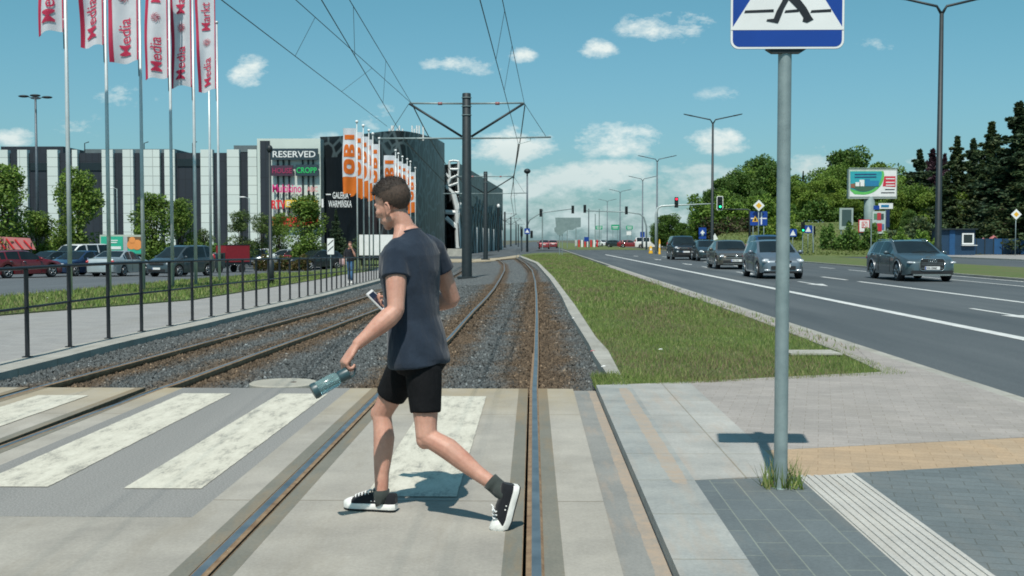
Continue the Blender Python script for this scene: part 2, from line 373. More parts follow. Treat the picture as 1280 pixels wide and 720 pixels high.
def I(pts): # polyline -> function X(Y)
    pts = sorted(pts, key=lambda p: p[1]); ys = [p[1] for p in pts]; xs = [p[0] for p in pts]
    return lambda y: float(np.interp(y, ys, xs))
def K(c): return lambda y: c
def ribbon(name, fl, fr, y0, y1, zo, mat, ny=40, nx=4, thick=None, col=None, geo=True, parent=None, slope=None):
    """ground-hugging strip between X=fl(Y) and X=fr(Y); thick gives it vertical sides"""
    if geo: ys = [y0*(y1/y0)**(i/ny) for i in range(ny+1)]
    else: ys = [y0+(y1-y0)*i/ny for i in range(ny+1)]
    vs = []; fs = []; cols = []
    for y in ys:
        a = fl(y); b = fr(y)
        for j in range(nx+1):
            x = a+(b-a)*j/nx; vs.append((x, y, gz(x, y)+zo)); cols.append(col(x, y) if col else (0, 0, 0))
    k = nx+1
    for i in range(ny):
        for j in range(nx): fs.append((i*k+j, i*k+j+1, (i+1)*k+j+1, (i+1)*k+j))
    if thick:
        o = len(vs); n0 = o
        for (x, y, z) in vs[:o]: pass
        per = [j for j in range(k)]+[i*k+nx for i in range(1, ny+1)]+[ny*k+j for j in range(nx-1, -1, -1)]+[i*k for i in range(ny-1, 0, -1)]
        for p in per: x, y, z = vs[p]; vs.append((x, y, z-thick)); cols.append((0, 0, 0))
        for i in range(len(per)):
            a = per[i]; b = per[(i+1) % len(per)]; fs.append((b, a, o+i, o+(i+1) % len(per)))
    me = bpy.data.meshes.new(name); me.from_pydata(vs, [], fs); me.materials.append(mat)
    if col:
        at_ = me.attributes.new('Col', 'FLOAT_COLOR', 'POINT')
        at_.data.foreach_set('color', [c for q in cols for c in (*q, 1)])
    return meshobj(name, me, parent)
def sheet(name, poly, z, mat, thick=None, parent=None):
    mb = MB()
    if thick: mb.prism(poly, z-thick, z)
    else: mb.raw([(x, y, z) for x, y in poly], [tuple(range(len(poly)))])
    return mb.build(name, mat, parent)

# lines read from the photo, carried to the ground
G = lambda pts, z=0.0: [gp(x, y, z) for x, y in pts]
rR = I([(0.017, 2), (0.017, 10.6)]+G([(670, 450), (671, 400), (670.5, 370), (669, 352), (665.3, 338), (657, 329), (645, 322.5)])+[(-9.5, 130)])
rL = I([(-1.42, 2), (-1.42, 10.6)]+G([(560, 424), (573.3, 409), (590, 390), (606.7, 373.5), (618, 360), (625.5, 348), (630.6, 338), (630, 330), (622, 323)])+[(-11, 130)])
lR = I([(-3.69, 2), (-3.66, 8)]+G([(160, 497), (210, 483), (315.5, 444), (400, 414), (472, 386.5), (530, 361.5), (565, 345), (580, 334), (582, 326)])+[(-14, 130)])
lL = I([(-4.85, 2), (-4.80, 10.1)]+G([(160, 454), (279, 422), (400, 389), (461, 369.5), (520, 348), (556, 333), (566, 325)])+[(-15, 130)])
kL = I([(0.75, 9)]+G([(768, 486), (759, 468), (743, 445), (736, 430), (711, 390), (702, 370), (687, 348), (670, 329), (648, 320.5)], 0.03))
kR = I([(0.87, 9)]+G([(785, 486), (760, 438), (745, 422), (719, 382), (710, 370), (692, 346.5), (673, 328), (651, 319.6)], 0.03))
roadL = K(4.32); grassR = I([(3.9, 8), (3.88, 25), (3.9, 60), (4.0, 160)])
fenX = I([(-6.05, 3)]+G([(33, 450), (94, 435), (144, 424), (186, 415), (222, 407.5), (325, 384), (390, 370), (472, 349)])+[(-7.6, 70), (-10, 100), (-14, 120)])
fk = lambda y: fenX(y)+0.42
gwR = I([(-10.2, 5)]+G([(0, 394), (240, 375), (340, 359), (400, 349), (430, 343)])+[(-11.5, 80), (-15, 120)])
gwL = I([(-14.0, 5)]+G([(0, 372), (240, 350), (340, 342), (430, 335)])+[(-17.5, 90), (-22, 120)])

# base terrain
xs = [-3000, -800, -250, -120, -70, -45, -30, -22, -17, -13, -10, -8, -7, -6, -5, -4, -3, -2, -1, 0, 1, 1.5, 4, 10, 25, 60, 140, 300, 900, 3000]
ys = [-300, -40, 0, 6, 10, 14, 16, 18, 20, 23, 26, 30, 35, 40, 46, 52, 58, 64, 70, 76, 82, 90, 100, 120, 160, 250, 500, 1200, 5000]
vs = [(x, y, gz(x, y)-0.16) for y in ys for x in xs]; k = len(xs)
me = bpy.data.meshes.new('ground'); me.from_pydata(vs, [], [(i*k+j, i*k+j+1, (i+1)*k+j+1, (i+1)*k+j) for i in range(len(ys)-1) for j in range(k-1)]); me.materials.append(m_earth)
struct(meshobj('ground', me))

# ballast bed: red channel = closeness to a rail
def rust(x, y):
    d = min(abs(x-rR(y)), abs(x-rL(y)), abs(x-lR(y)), abs(x-lL(y)))
    return (max(0, 1-d/0.42)*0.75+0.1*(x > -2.2), 0, 0)
stuff(ribbon('ballast', lambda y: fk(y)-0.02, lambda y: kL(y)+0.02, 10.66, 112, -0.085, m_ballast, 70, 44, col=rust), 'grey and rust brown crushed stone ballast bed under the tram rails', 'ballast')
# loose stones
def stones(n, y0, y1, s0, s1):
    u = rng.random(n); y = y0*(y1/y0)**u; fl = np.array([fk(v) for v in y]); fr = np.array([kL(v) for v in y])
    x = fl+(fr-fl)*rng.random(n)
    dd = np.min(np.abs(np.stack([x-np.array([g(v) for v in y]) for g in (rR, rL, lR, lL)])), axis=0)
    z = np.array([gz(a, b) for a, b in zip(x, y)])-0.075+rng.random(n)*0.012
    s = s0+(s1-s0)*rng.random(n)
    base = np.array([(1, 0, 0), (-1, 0, 0), (0, 1, 0), (0, -1, 0), (0, 0, 1), (0, 0, -1)], float)
    V = base[None]*(0.55+0.6*rng.random((n, 6, 1)))+rng.normal(0, 0.16, (n, 6, 3))
    a = rng.random(n)*6.28; b = rng.normal(0, .6, n)
    Rz = np.zeros((n, 3, 3)); Rz[:, 0, 0] = np.cos(a); Rz[:, 0, 1] = -np.sin(a); Rz[:, 1, 0] = np.sin(a); Rz[:, 1, 1] = np.cos(a); Rz[:, 2, 2] = 1
    Rx = np.zeros((n, 3, 3)); Rx[:, 1, 1] = np.cos(b); Rx[:, 1, 2] = -np.sin(b); Rx[:, 2, 1] = np.sin(b); Rx[:, 2, 2] = np.cos(b); Rx[:, 0, 0] = 1
    V = np.einsum('nij,njk,nlk->nli', Rz, Rx, V)*s[:, None, None]
    keep = dd > 0.05
    V = V+np.stack([x, y, z], -1)[:, None, :]; V = V[keep]; dd = dd[keep]; xx = x[keep]; yk = y[keep]; n = len(V)
    fc = np.array([(0, 2, 4), (2, 1, 4), (1, 3, 4), (3, 0, 4), (2, 0, 5), (1, 2, 5), (3, 1, 5), (0, 3, 5)])
    Fc = (np.arange(n)*6)[:, None, None]+fc[None]
    g = 0.055+0.080*rng.random(n)**1.3+(rng.random(n) > 0.98)*0.15
    grey = np.stack([g*0.92, g*1.02, g*1.03], -1); br = np.stack([g*1.05, g*0.76, g*0.50], -1)
    wv = np.array([mnoise.noise((a_*1.3, b_*1.3, 0)) for a_, b_ in zip(xx, yk)])
    t = np.clip((1-dd/0.55)*1.6+0.6*wv-0.05+rng.normal(0, .15, n)+0.12*(xx > -2), 0, 1)[:, None]
    col = grey*(1-t)+br*t
    return V.reshape(-1, 3), Fc.reshape(-1, 3), np.repeat(col, 6, 0)
V1 = stones(42000, 10.72, 17, 0.013, 0.030); V2 = stones(40000, 16, 40, 0.019, 0.040)
o = len(V1[0]); stuff(npmesh('ballast_stones', np.vstack([V1[0], V2[0]]), np.vstack([V1[1], V2[1]+o]), 3, m_stone, col=np.vstack([V1[2], V2[2]])), 'loose angular grey and brown stones lying over the track bed', 'gravel')

# --- slab of the level crossing, pieced between the rails (real grooves are left open)
m_steel = M('rail_top_steel', (0.20, 0.25, 0.28), (0.11, 0.145, 0.17), 4, 0.42, 0.55)
m_rust = M('rail_rust', (0.30, 0.205, 0.12), (0.17, 0.105, 0.06), 12, 0.8, 0.1, 0.3, 60)
m_rustd = M('rail_rust_dark', (0.13, 0.085, 0.06), (0.06, 0.04, 0.03), 10, 0.8, 0.2)
Y0s, Y1s = 2.2, 10.66
slabs = []
def sl(a, b, mat, name='crossing_slab', z=0.0, y0=Y0s, y1=Y1s, th=0.14):
    o = ribbon(name, K(a), K(b), y0, y1, z, mat, 6, 1, th, geo=False); struct(o); return o
for c, d in ((0.017, -1), (-1.42, 1), (-3.665, -1), (-4.82, 1)):
    lo, hi = sorted((c-d*0.12, c-d*0.034)); sl(lo, hi, m_rubber, 'rail_edge_strip', 0.002)
    lo, hi = sorted((c+d*0.064, c+d*0.15)); sl(lo, hi, m_rubber, 'rail_edge_strip', 0.001)
    lo, hi = sorted((c+d*0.061, c+d*0.064)); sl(lo, hi, m_rust, 'groove_lip', 0.003)
for a, b in ((-0.133, -1.27), (-3.815, -4.67)):
    sl(b, a, m_slab)
sl(0.137, 0.385, m_slab); sl(-1.745, -1.54, m_slab); sl(-3.545, -3.36, m_slab); sl(-12, -4.94, m_slab)
sl(-3.36, -1.745, m_cross_asph, 'crossing_asphalt', 0.0, 5.66, Y1s); sl(-3.36, -1.745, m_slab, 'crossing_slab', -0.002, Y0s, 5.66)
sl(0.387, 0.598, m_patch, 'patched_strip', -0.02)
# sandy dirt along the joint (irregular outlines)
def blob_strip(name, xa, xb, y0, y1, z, mat, amp=0.04, n=70, seed=1):
    L = []; R = []
    for i in range(n+1):
        y = y0+(y1-y0)*i/n; q = math.sin(math.pi*i/n)**0.3
        L.append((xa-(amp*mnoise.noise((y*2.3, seed, 0))+amp*.5*mnoise.noise((y*9, seed, 3)))*q, y)); R.append((xb+(amp*mnoise.noise((y*2.1, seed+9, 0))+amp*.6*mnoise.noise((y*8, seed, 7)))*q, y))
    vs = []; fs = []
    for (a, b) in zip(L, R): vs += [(a[0], a[1], z), (b[0], b[1], z)]
    for i in range(n): fs.append((2*i, 2*i+1, 2*i+3, 2*i+2))
    return struct(MB().raw(vs, fs).build(name, mat))
# platform path east of the joint
yend = I([(0.577, 10.62), (3.67, 11.62), (4.4, 11.9)])  # helper only
def pol(name, pts, z, mat, th=0.16): return struct(sheet(name, pts, z, mat, th))
zp = 0.042
pol('paving', [(0.604, 2.2), (0.93, 2.2), (0.93, 10.70), (0.604, 10.62)], zp, m_bluepav)
lp = G([(866, 613), (972, 608)], zp)
pol('paving', [(0.93, 6.40), (1.52, 6.56), (1.52, 10.90), (0.93, 10.70)], zp, m_lightpav)
pol('paving', [(0.93, 2.2), (1.545, 2.2), (1.545, 6.50), (0.93, 6.395)], zp, m_darkpav)
pol('paving', [(1.90, 2.2), (9.0, 2.2), (9.0, 8.45), (1.90, 6.62)], zp, m_darkpav2)
pol('paving', [(1.52, 6.505), (9.0, 8.455), (9.0, 9.35), (1.52, 7.32)], zp-0.001, m_orangepav)
pol('paving', [(1.52, 7.325), (4.16, 8.05), (4.16, 14.5), (3.66, 11.75), (1.52, 10.90)], zp-0.0005, m_pinkpav)
pol('paving', [(3.66, 11.6), (4.16, 14.4), (4.16, 60), (3.9, 60), (3.88, 20), (3.80, 14.0)], zp-0.004, m_pinkpav)
# tactile strip: ribbed slab
mb = MB(); mb.prism([(1.545, 2.2), (1.90, 2.2), (1.90, 6.62), (1.545, 6.50)], zp-0.16, zp)
for i in range(8):
    x = 1.567+i*0.0445; mb.box((x, 4.38, zp+0.003), (0.022, 4.3, 0.006))
struct(mb.build('tactile_paving', m_tactile))
# kerbs and grass strip
struct(ribbon('kerb', kL, kR, 10.64, 118, 0.035, m_kerb, 70, 1, 0.16))
struct(ribbon('kerb', K(4.165), K(4.32), 5, 170, 0.035, m_kerb, 60, 1, 0.16))
struct(ribbon('grass_strip', lambda y: kR(y)+0.0, grassR, 10.9, 125, 0.02, m_turf, 60, 8, 0.1))
struct(MB().prism([(0.87, 10.66), (3.7, 11.6), (3.7, 11.0+0.95), (0.92, 11.1)], -0.05, 0.021).build('grass_strip', m_turf))
# zebra stripes
def stripe(a, b, y0, y1, z=0.004):
    e = lambda q, s: (lambda y: q+.004*mnoise.noise((y*5, s, q*7))+.006*mnoise.noise((y*21, s, 2)))
    struct(ribbon('crossing_stripe', e(a, 1), e(b, 5), y0, y1, z, m_paint, 130, 1, geo=False))
stripe(-3.235, -2.785, 6.33, 10.25); stripe(-2.335, -1.89, 6.3, 10.25); stripe(-0.925, -0.42, 6.12, 10.1, 0.005); stripe(-4.52, -4.05, 6.3, 10.1, 0.005)
# main road
struct(ribbon('road', K(4.318), K(17.6), -10, 420, -0.04, m_road, 8, 1, geo=False))
struct(ribbon('road_verge', K(17.6), K(25.0), 20, 118, 0.03, m_turf, 10, 2, 0.15, geo=False))
struct(ribbon('kerb', K(17.45), K(17.6), 20, 118, 0.045, m_kerb, 10, 1, 0.15, geo=False))
struct(ribbon('road', K(25.0), K(34.5), -10, 420, -0.04, m_road, 8, 1, geo=False))
struct(ribbon('kerb', K(34.5), K(34.7), 20, 400, 0.05, m_kerb, 10, 1, 0.15, geo=False))
struct(ribbon('pavement', K(34.7), K(47), 30, 400, 0.045, m_walk, 10, 1, 0.15, geo=False))
struct(ribbon('side_road', K(-30), K(17.6), 128, 160, -0.06, m_road, 6, 8, geo=False))
struct(ribbon('far_verge', K(5), K(17.6), 165, 900, -0.02, m_turf, 6, 2, geo=False))
struct(ribbon('far_road', K(-12), K(5), 160, 900, -0.05, m_road, 6, 4, geo=False))
zl = -0.034
def line(a, b, y0, y1): struct(ribbon('road_line', K(a), K(b), y0, y1, zl, m_line, 2, 1, geo=False))
line(7.12, 7.36, 8, 112); line(15.35, 15.47, 20, 45); line(17.05, 17.2, 20, 48)
for y0, y1 in ((10, 14), (18, 22), (25.2, 39.5), (41, 44.5), (49, 53), (60, 64), (71, 75), (83, 87), (95, 99)): line(11.35, 11.53, y0, y1)
for y0 in (20, 35.5, 47.5, 58, 66, 82, 100):   # straight-ahead arrows
    pts = [(9.27, y0), (9.27, y0+2.2), (9.05, y0+2.2), (9.33, y0+4), (9.61, y0+2.2), (9.39, y0+2.2), (9.39, y0)]
    struct(MB().raw([(x, 2*y0+4-y, zl) for x, y in pts], [(0, 1, 2, 3, 4, 5, 6)]).build('road_arrow', m_line))
for y0 in (52, 57.5, 66, 76): line(15.35, 15.5, y0, y0+3)
# west side: kerb, walkway, verge, car park
struct(ribbon('kerb', lambda y: fenX(y)-0.06, fk, 3, 118, 0.03, m_kerb, 60, 1, 0.15))
struct(ribbon('path', lambda y: gwR(y)+0.0, lambda y: fenX(y)-0.06, 3, 118, -0.01, m_walk, 60, 4))
struct(ribbon('verge', gwL, gwR, 3, 118, 0.02, m_turf, 60, 4, 0.1))
struct(ribbon('car_park', K(-90), gwL, 3, 148, -0.05, m_parking, 60, 16))
struct(ribbon('tram_crossing', K(-16), lambda y: min(1.5, kL(y)), 112, 128, 0.0, m_slab, 4, 6, 0.1, geo=False))

# --- rails
def rail(f, name, label, inner, y1=112):
    mb = MB(); ysr = [2.3, 6, 10.6]+[10.6*(y1/10.6)**(i/60) for i in range(1, 61)]
    pr = [(-0.021, 0.0), (0.021, 0.0), (0.034, -0.008), (0.034, -0.05), (0.012, -0.06), (0.012, -0.13), (-0.012, -0.13), (-0.012, -0.06), (-0.034, -0.05), (-0.034, -0.008)]
    t = thing(name, label, 'rail', (f(8), 8, 0), 0, 'tram rails')
    def prof(prs, mat, nm, y0=0, ye=1e9, z0=0.006):
        vs = []; fs = []; rows = 0; k = len(prs)
        for y in ysr:
            if y < y0 or y > ye: continue
            x = f(y); z = gz(x, y)
            for a, b in prs: vs.append((x+a, y, z+z0+b))
            rows += 1
        for i in range(rows-1):
            for j in range(k-1): fs.append((i*k+j, i*k+j+1, (i+1)*k+j+1, (i+1)*k+j))
        return MB().raw(vs, fs).build(nm, mat, t, org=(f(8), 8, 0))
    prof(pr[:2], m_steel, 'running_surface'); prof(pr[1:]+[pr[0]], m_rust, 'web')
    d = inner
    g = sorted([0.0215*d, 0.046*d]); prof([(g[0], -0.004), (g[1], -0.004), (g[1], -0.03), (g[0], -0.03), (g[0], -0.004)], m_rust, 'guard_lip', 0, 14)
rail(rR, 'rail', 'shiny rail running straight up the middle of the photo, rightmost of the four', -1)
rail(rL, 'rail', 'second rail from the right, passing just under the walking man', 1)
rail(lR, 'rail', 'third rail from the right, right rail of the left-hand track', -1)
rail(lL, 'rail', 'leftmost tram rail, next to the kerb with the black railing', 1)

# manhole lid in ballast, box in the grass
t = thing('concrete_lid', 'round pale concrete lid lying at the edge of the crossing beside the ballast', 'manhole cover', (-2.5, 11.15, -0.06))
MB().tube([(0, 0, -0.04), (0, 0, 0.045), (0, 0, 0.055)], [0.34, 0.34, 0.32], 40).build('lid', concrete('lid_concrete', (0.4, 0.39, 0.33), (0.3, 0.29, 0.25)), t)
MB().tube([(0.1, 0, 0.055), (0.1, 0, 0.058)], [0.03, 0.03], 12).build('lifting_hole', m_rustd, t)
bx, by = gp(1014, 441, 0.05)
t = thing('inspection_box', 'low concrete inspection box with rusty brown sides sunk in the grass', 'drain box', (bx, by, -0.055), 0.05)
MB().box((0, 0, 0.045), (0.58, 0.42, 0.11)).build('base', m_rustd, t)
MB().box((0, 0, 0.11), (0.62, 0.46, 0.02)).build('cover', m_kerb, t)

# --- grass blades
m_blade = attr_mat('grass_blade', 0.7, trans=0.25)
def blades(name, n, fl, fr, y0, y1, h0, h1, wd, zo, label, brown=0.4, pw=1.0):
    u = rng.random(n)**pw; y = y0*(y1/y0)**u; a = np.array([fl(v) for v in y]); b = np.array([fr(v) for v in y]); x = a+(b-a)*rng.random(n)
    z = np.array([gz(p, q) for p, q in zip(x, y)])+zo
    cl = np.array([mnoise.noise((p*1.6, q*0.8, 3)) for p, q in zip(x, y)]); c2 = np.array([mnoise.noise((p*0.7, q*0.28, 8)) for p, q in zip(x, y)])
    h = (h0+(h1-h0)*rng.random(n))*(0.8+0.7*np.clip(cl+.3, 0, 1)); an = rng.random(n)*6.28; w_ = wd*(0.7+0.6*rng.random(n))*(1+y/45)
    le = rng.normal(0, 0.35, (n, 2))*h[:, None]
    P0 = np.stack([x-np.cos(an)*w_, y-np.sin(an)*w_, z], -1); P1 = np.stack([x+np.cos(an)*w_, y+np.sin(an)*w_, z], -1)
    P2 = np.stack([x+le[:, 0], y+le[:, 1], z+h], -1)
    V = np.stack([P0, P1, P2], 1).reshape(-1, 3); Fc = np.arange(3*n).reshape(-1, 3)
    g = 0.75+0.6*rng.random(n)
    green = np.stack([0.155*g, 0.225*g, 0.055*g], -1); yel = np.stack([0.29*g, 0.30*g, 0.12*g], -1); brn = np.stack([0.24*g, 0.18*g, 0.115*g], -1)
    t = (rng.random(n) < 0.25)[:, None]; col = np.where(t, yel, green)
    tb = (rng.random(n) < np.clip(brown*(c2*2.2+0.55), 0, 0.9))[:, None]; col = np.where(tb, brn, col)
    return stuff(npmesh(name, V, Fc, 3, m_blade, col=np.repeat(col, 3, 0)), label, 'grass')
blades('grass', 70000, lambda y: kR(y)+0.02, lambda y: min(3.86, 0.87+max(0, y-10.55)*3.0), 10.72, 22, 0.02, 0.07, 0.0032, 0.01, 'green and reddish brown grass on the strip between ballast and road', 0.26)
blades('grass', 60000, lambda y: kR(y)+0.03, lambda y: 3.84, 20, 110, 0.035, 0.10, 0.006, 0.01, 'green and reddish brown grass farther along the strip beside the road', 0.30, 0.9)
blades('grass', 26000, gwL, gwR, 16, 70, 0.05, 0.13, 0.009, 0.02, 'short green grass around the flagpoles beside the car park', 0.1)
# weeds at the corner and along kerbs
blades('weeds', 2600, lambda y: 0.60, lambda y: 0.90, 10.62, 11.4, 0.03, 0.10, 0.004, 0.0, 'small green weeds at the end of the grass strip kerb', 0.05)
blades('weeds', 700, lambda y: 3.88, lambda y: 4.16+0*y, 14, 40, 0.03, 0.09, 0.006, 0.02, 'thin weeds growing along the roadside kerb', 0.2)
# ================================================================== people
def evald(tmp):
    dg = bpy.context.evaluated_depsgraph_get(); me = bpy.data.meshes.new_from_object(tmp.evaluated_get(dg)); return me
def remeshed(mb, name, mat, parent, org, vox, smooth=6, fac=0.5, disp=None):
    me = bpy.data.meshes.new('tmp'); v = np.array(mb.v)-np.array(org); me.from_pydata(v.tolist(), [], mb.f)
    import bmesh
    bm = bmesh.new(); bm.from_mesh(me); bmesh.ops.recalc_face_normals(bm, faces=bm.faces); bm.to_mesh(me); bm.free()
    ob = bpy.data.objects.new('tmp', me); C.objects.link(ob)
    r = ob.modifiers.new('r', 'REMESH'); r.mode = 'VOXEL'; r.voxel_size = vox; r.use_smooth_shade = True
    if smooth: s = ob.modifiers.new('s', 'SMOOTH'); s.factor = fac; s.iterations = smooth
    bpy.context.view_layer.update(); out = evald(ob); bpy.data.objects.remove(ob)
    if disp is not None:
        co = np.empty(len(out.vertices)*3, np.float32); out.vertices.foreach_get('co', co); co = co.reshape(-1, 3)
        no = np.empty(len(out.vertices)*3, np.float32); out.vertices.foreach_get('normal', no); no = no.reshape(-1, 3)
        d = np.array([disp(c) for c in co]); out.vertices.foreach_set('co', (co+no*d[:, None]).astype(np.float32).ravel())
    out.materials.clear(); out.materials.append(mat); out.polygons.foreach_set('use_smooth', [True]*len(out.polygons)); out.update()
    return meshobj(name, out, parent)
def lerp(a, b, t): return Vector(a)*(1-t)+Vector(b)*t
def frame(fwd, up):
    f = Vector(fwd).normalized(); u = Vector(up); l = u.cross(f).normalized(); u = f.cross(l).normalized()
    return Matrix((f, l, u)).transposed()   # columns forward, left, up
def limb(mb, pts, ra, rb=None, seg=14, side=None):
    """tapered closed tube with rounded ends"""
    pts = [Vector(p) for p in pts]; rb = rb or ra
    a = (pts[0]-pts[1]).normalized()*ra[0]*0.6; b = (pts[-1]-pts[-2]).normalized()*ra[-1]*0.6
    P = [pts[0]+a, pts[0]+a*0.5]+pts+[pts[-1]+b*0.5, pts[-1]+b]
    RA = [ra[0]*0.45, ra[0]*0.85]+list(ra)+[ra[-1]*0.85, ra[-1]*0.45]; RB = [rb[0]*0.45, rb[0]*0.85]+list(rb)+[rb[-1]*0.85, rb[-1]*0.45]
    mb.tube(P, RA, seg, True, 0, side, RB)

m_skin = newmat('skin')
def _skin():
    m, nt, b = m_skin; vec = ocoord(nt)
    col = ramp(nt, noise(nt, vec, 7, 4), [(0.25, (0.44, 0.205, 0.145)), (0.5, (0.53, 0.285, 0.21)), (0.75, (0.60, 0.345, 0.26))])
    col = mixc(nt, .5, col, ramp(nt, noise(nt, vec, 60, 4, .7), [(.3, (.80, .74, .72)), (.7, (1.08, 1.06, 1.05))]), 'MULTIPLY')
    nt.links.new(col, b.inputs['Base Color']); b.inputs['Roughness'].default_value = 0.55
    b.inputs['Subsurface Weight'].default_value = 0.12; b.inputs['Subsurface Radius'].default_value = (0.02, 0.008, 0.004); b.inputs['Subsurface Scale'].default_value = 0.5
    bump(nt, b, noise(nt, vec, 180, 3), 0.15, 0.002); return m
m_skin = _skin()
def cloth(name, c, c2, bs=0.35):
    m, nt, b = newmat(name); vec = ocoord(nt)
    col = ramp(nt, noise(nt, vec, 9, 5, .7), [(0.3, c2), (0.7, c)]); nt.links.new(col, b.inputs['Base Color']); b.inputs['Roughness'].default_value = 0.9
    b.inputs['Specular IOR Level'].default_value = 0.2; b.inputs['Sheen Weight'].default_value = 0.15
    n1 = bump(nt, b, noise(nt, vscale(nt, vec, (1, 1, 0.5)), 11, 4, .6), bs, 0.03); bump(nt, b, noise(nt, vec, 500, 2), 0.2, 0.001, n1); return m
m_shirt = cloth('navy_jersey', (0.022, 0.034, 0.054), (0.016, 0.025, 0.041), 0.45); m_shorts = cloth('black_shorts_cloth', (0.007, 0.0075, 0.009), (0.004, 0.0045, 0.0055), 0.6); m_shorts.node_tree.nodes['Principled BSDF'].inputs['Sheen Weight'].default_value = 0
m_sock = cloth('dark_sock', (0.045, 0.055, 0.05), (0.035, 0.042, 0.04)); m_canvas = cloth('black_canvas', (0.016, 0.018, 0.022), (0.01, 0.011, 0.014))
m_hair = M('dark_hair', (0.040, 0.026, 0.018), (0.018, 0.012, 0.009), 60, 0.6, world=False, bs=0.8, bscale=220, bdist=0.006)
m_hairs = M('short_hair', (0.085, 0.055, 0.04), (0.045, 0.03, 0.022), 90, 0.75, world=False, bs=0.5, bscale=300, bdist=0.003)
m_whiter = M('white_rubber', (0.80, 0.79, 0.75), (0.66, 0.65, 0.61), 30, 0.5, world=False); m_lace = M('white_lace', (0.82, 0.82, 0.8), (0.7, 0.7, 0.7), 40, 0.8, world=False)
m_blackr = M('black_rubber', (0.02, 0.02, 0.022), (0.012, 0.012, 0.013), 20, 0.7)
m_lip = M('lip_skin', (0.42, 0.17, 0.14), (0.36, 0.14, 0.12), 20, 0.5, world=False); m_eye = M('eye_white', (0.75, 0.73, 0.7), (0.7, 0.68, 0.65), 20, 0.2, world=False)

def hand(mb, wrist, d, palm, curl, sc=1.0, thumb=1, tcurl=0.6):
    """d: wrist to knuckles, palm: palm normal, thumb side = thumb * (d x palm)"""
    d = Vector(d).normalized(); n = Vector(palm); n = (n-d*n.dot(d)).normalized(); s = d.cross(n)*thumb
    w = Vector(wrist); L = 0.092*sc
    mb.tube([w-d*0.01, w+d*0.02*sc, w+d*0.05*sc, w+d*L, w+d*(L+0.008)], [0.024*sc, 0.03*sc, 0.039*sc, 0.040*sc, 0.030*sc], 14, True, 0, s, [0.019*sc, 0.018*sc, 0.016*sc, 0.013*sc, 0.008*sc])
    for i, (off, ln, r) in enumerate(((0.029, 0.074, 0.0092), (0.010, 0.082, 0.0095), (-0.010, 0.077, 0.009), (-0.029, 0.060, 0.0082))):
        c = curl[i] if hasattr(curl, '__len__') else curl
        p = w+d*(L-0.012)*1.0+s*off*sc; q = [p]; a = 0
        for k, fr in enumerate((0.16, 0.42, 0.32, 0.24)):
            if k: a += c*(1.0, 1.15, 0.9)[k-1]
            p = p+(d*math.cos(a)+n*math.sin(a))*ln*sc*fr; q.append(p)
        r *= sc; limb(mb, q, [r*1.08, r*1.05, r, r*0.93, r*0.78], seg=10)
    b = w+d*0.022*sc+s*0.020*sc+n*0.004; m1 = b+(d*0.55+s*0.62+n*0.35*tcurl).normalized()*0.042*sc
    m2 = m1+(d*0.8+s*(0.35-0.5*tcurl)+n*0.6*tcurl).normalized()*0.034*sc; m3 = m2+(d*0.8+s*(-0.5*tcurl)+n*0.7*tcurl).normalized()*0.026*sc
    limb(mb, [b, m1, m2, m3], [0.014*sc, 0.0115*sc, 0.0105*sc, 0.0085*sc], seg=10)

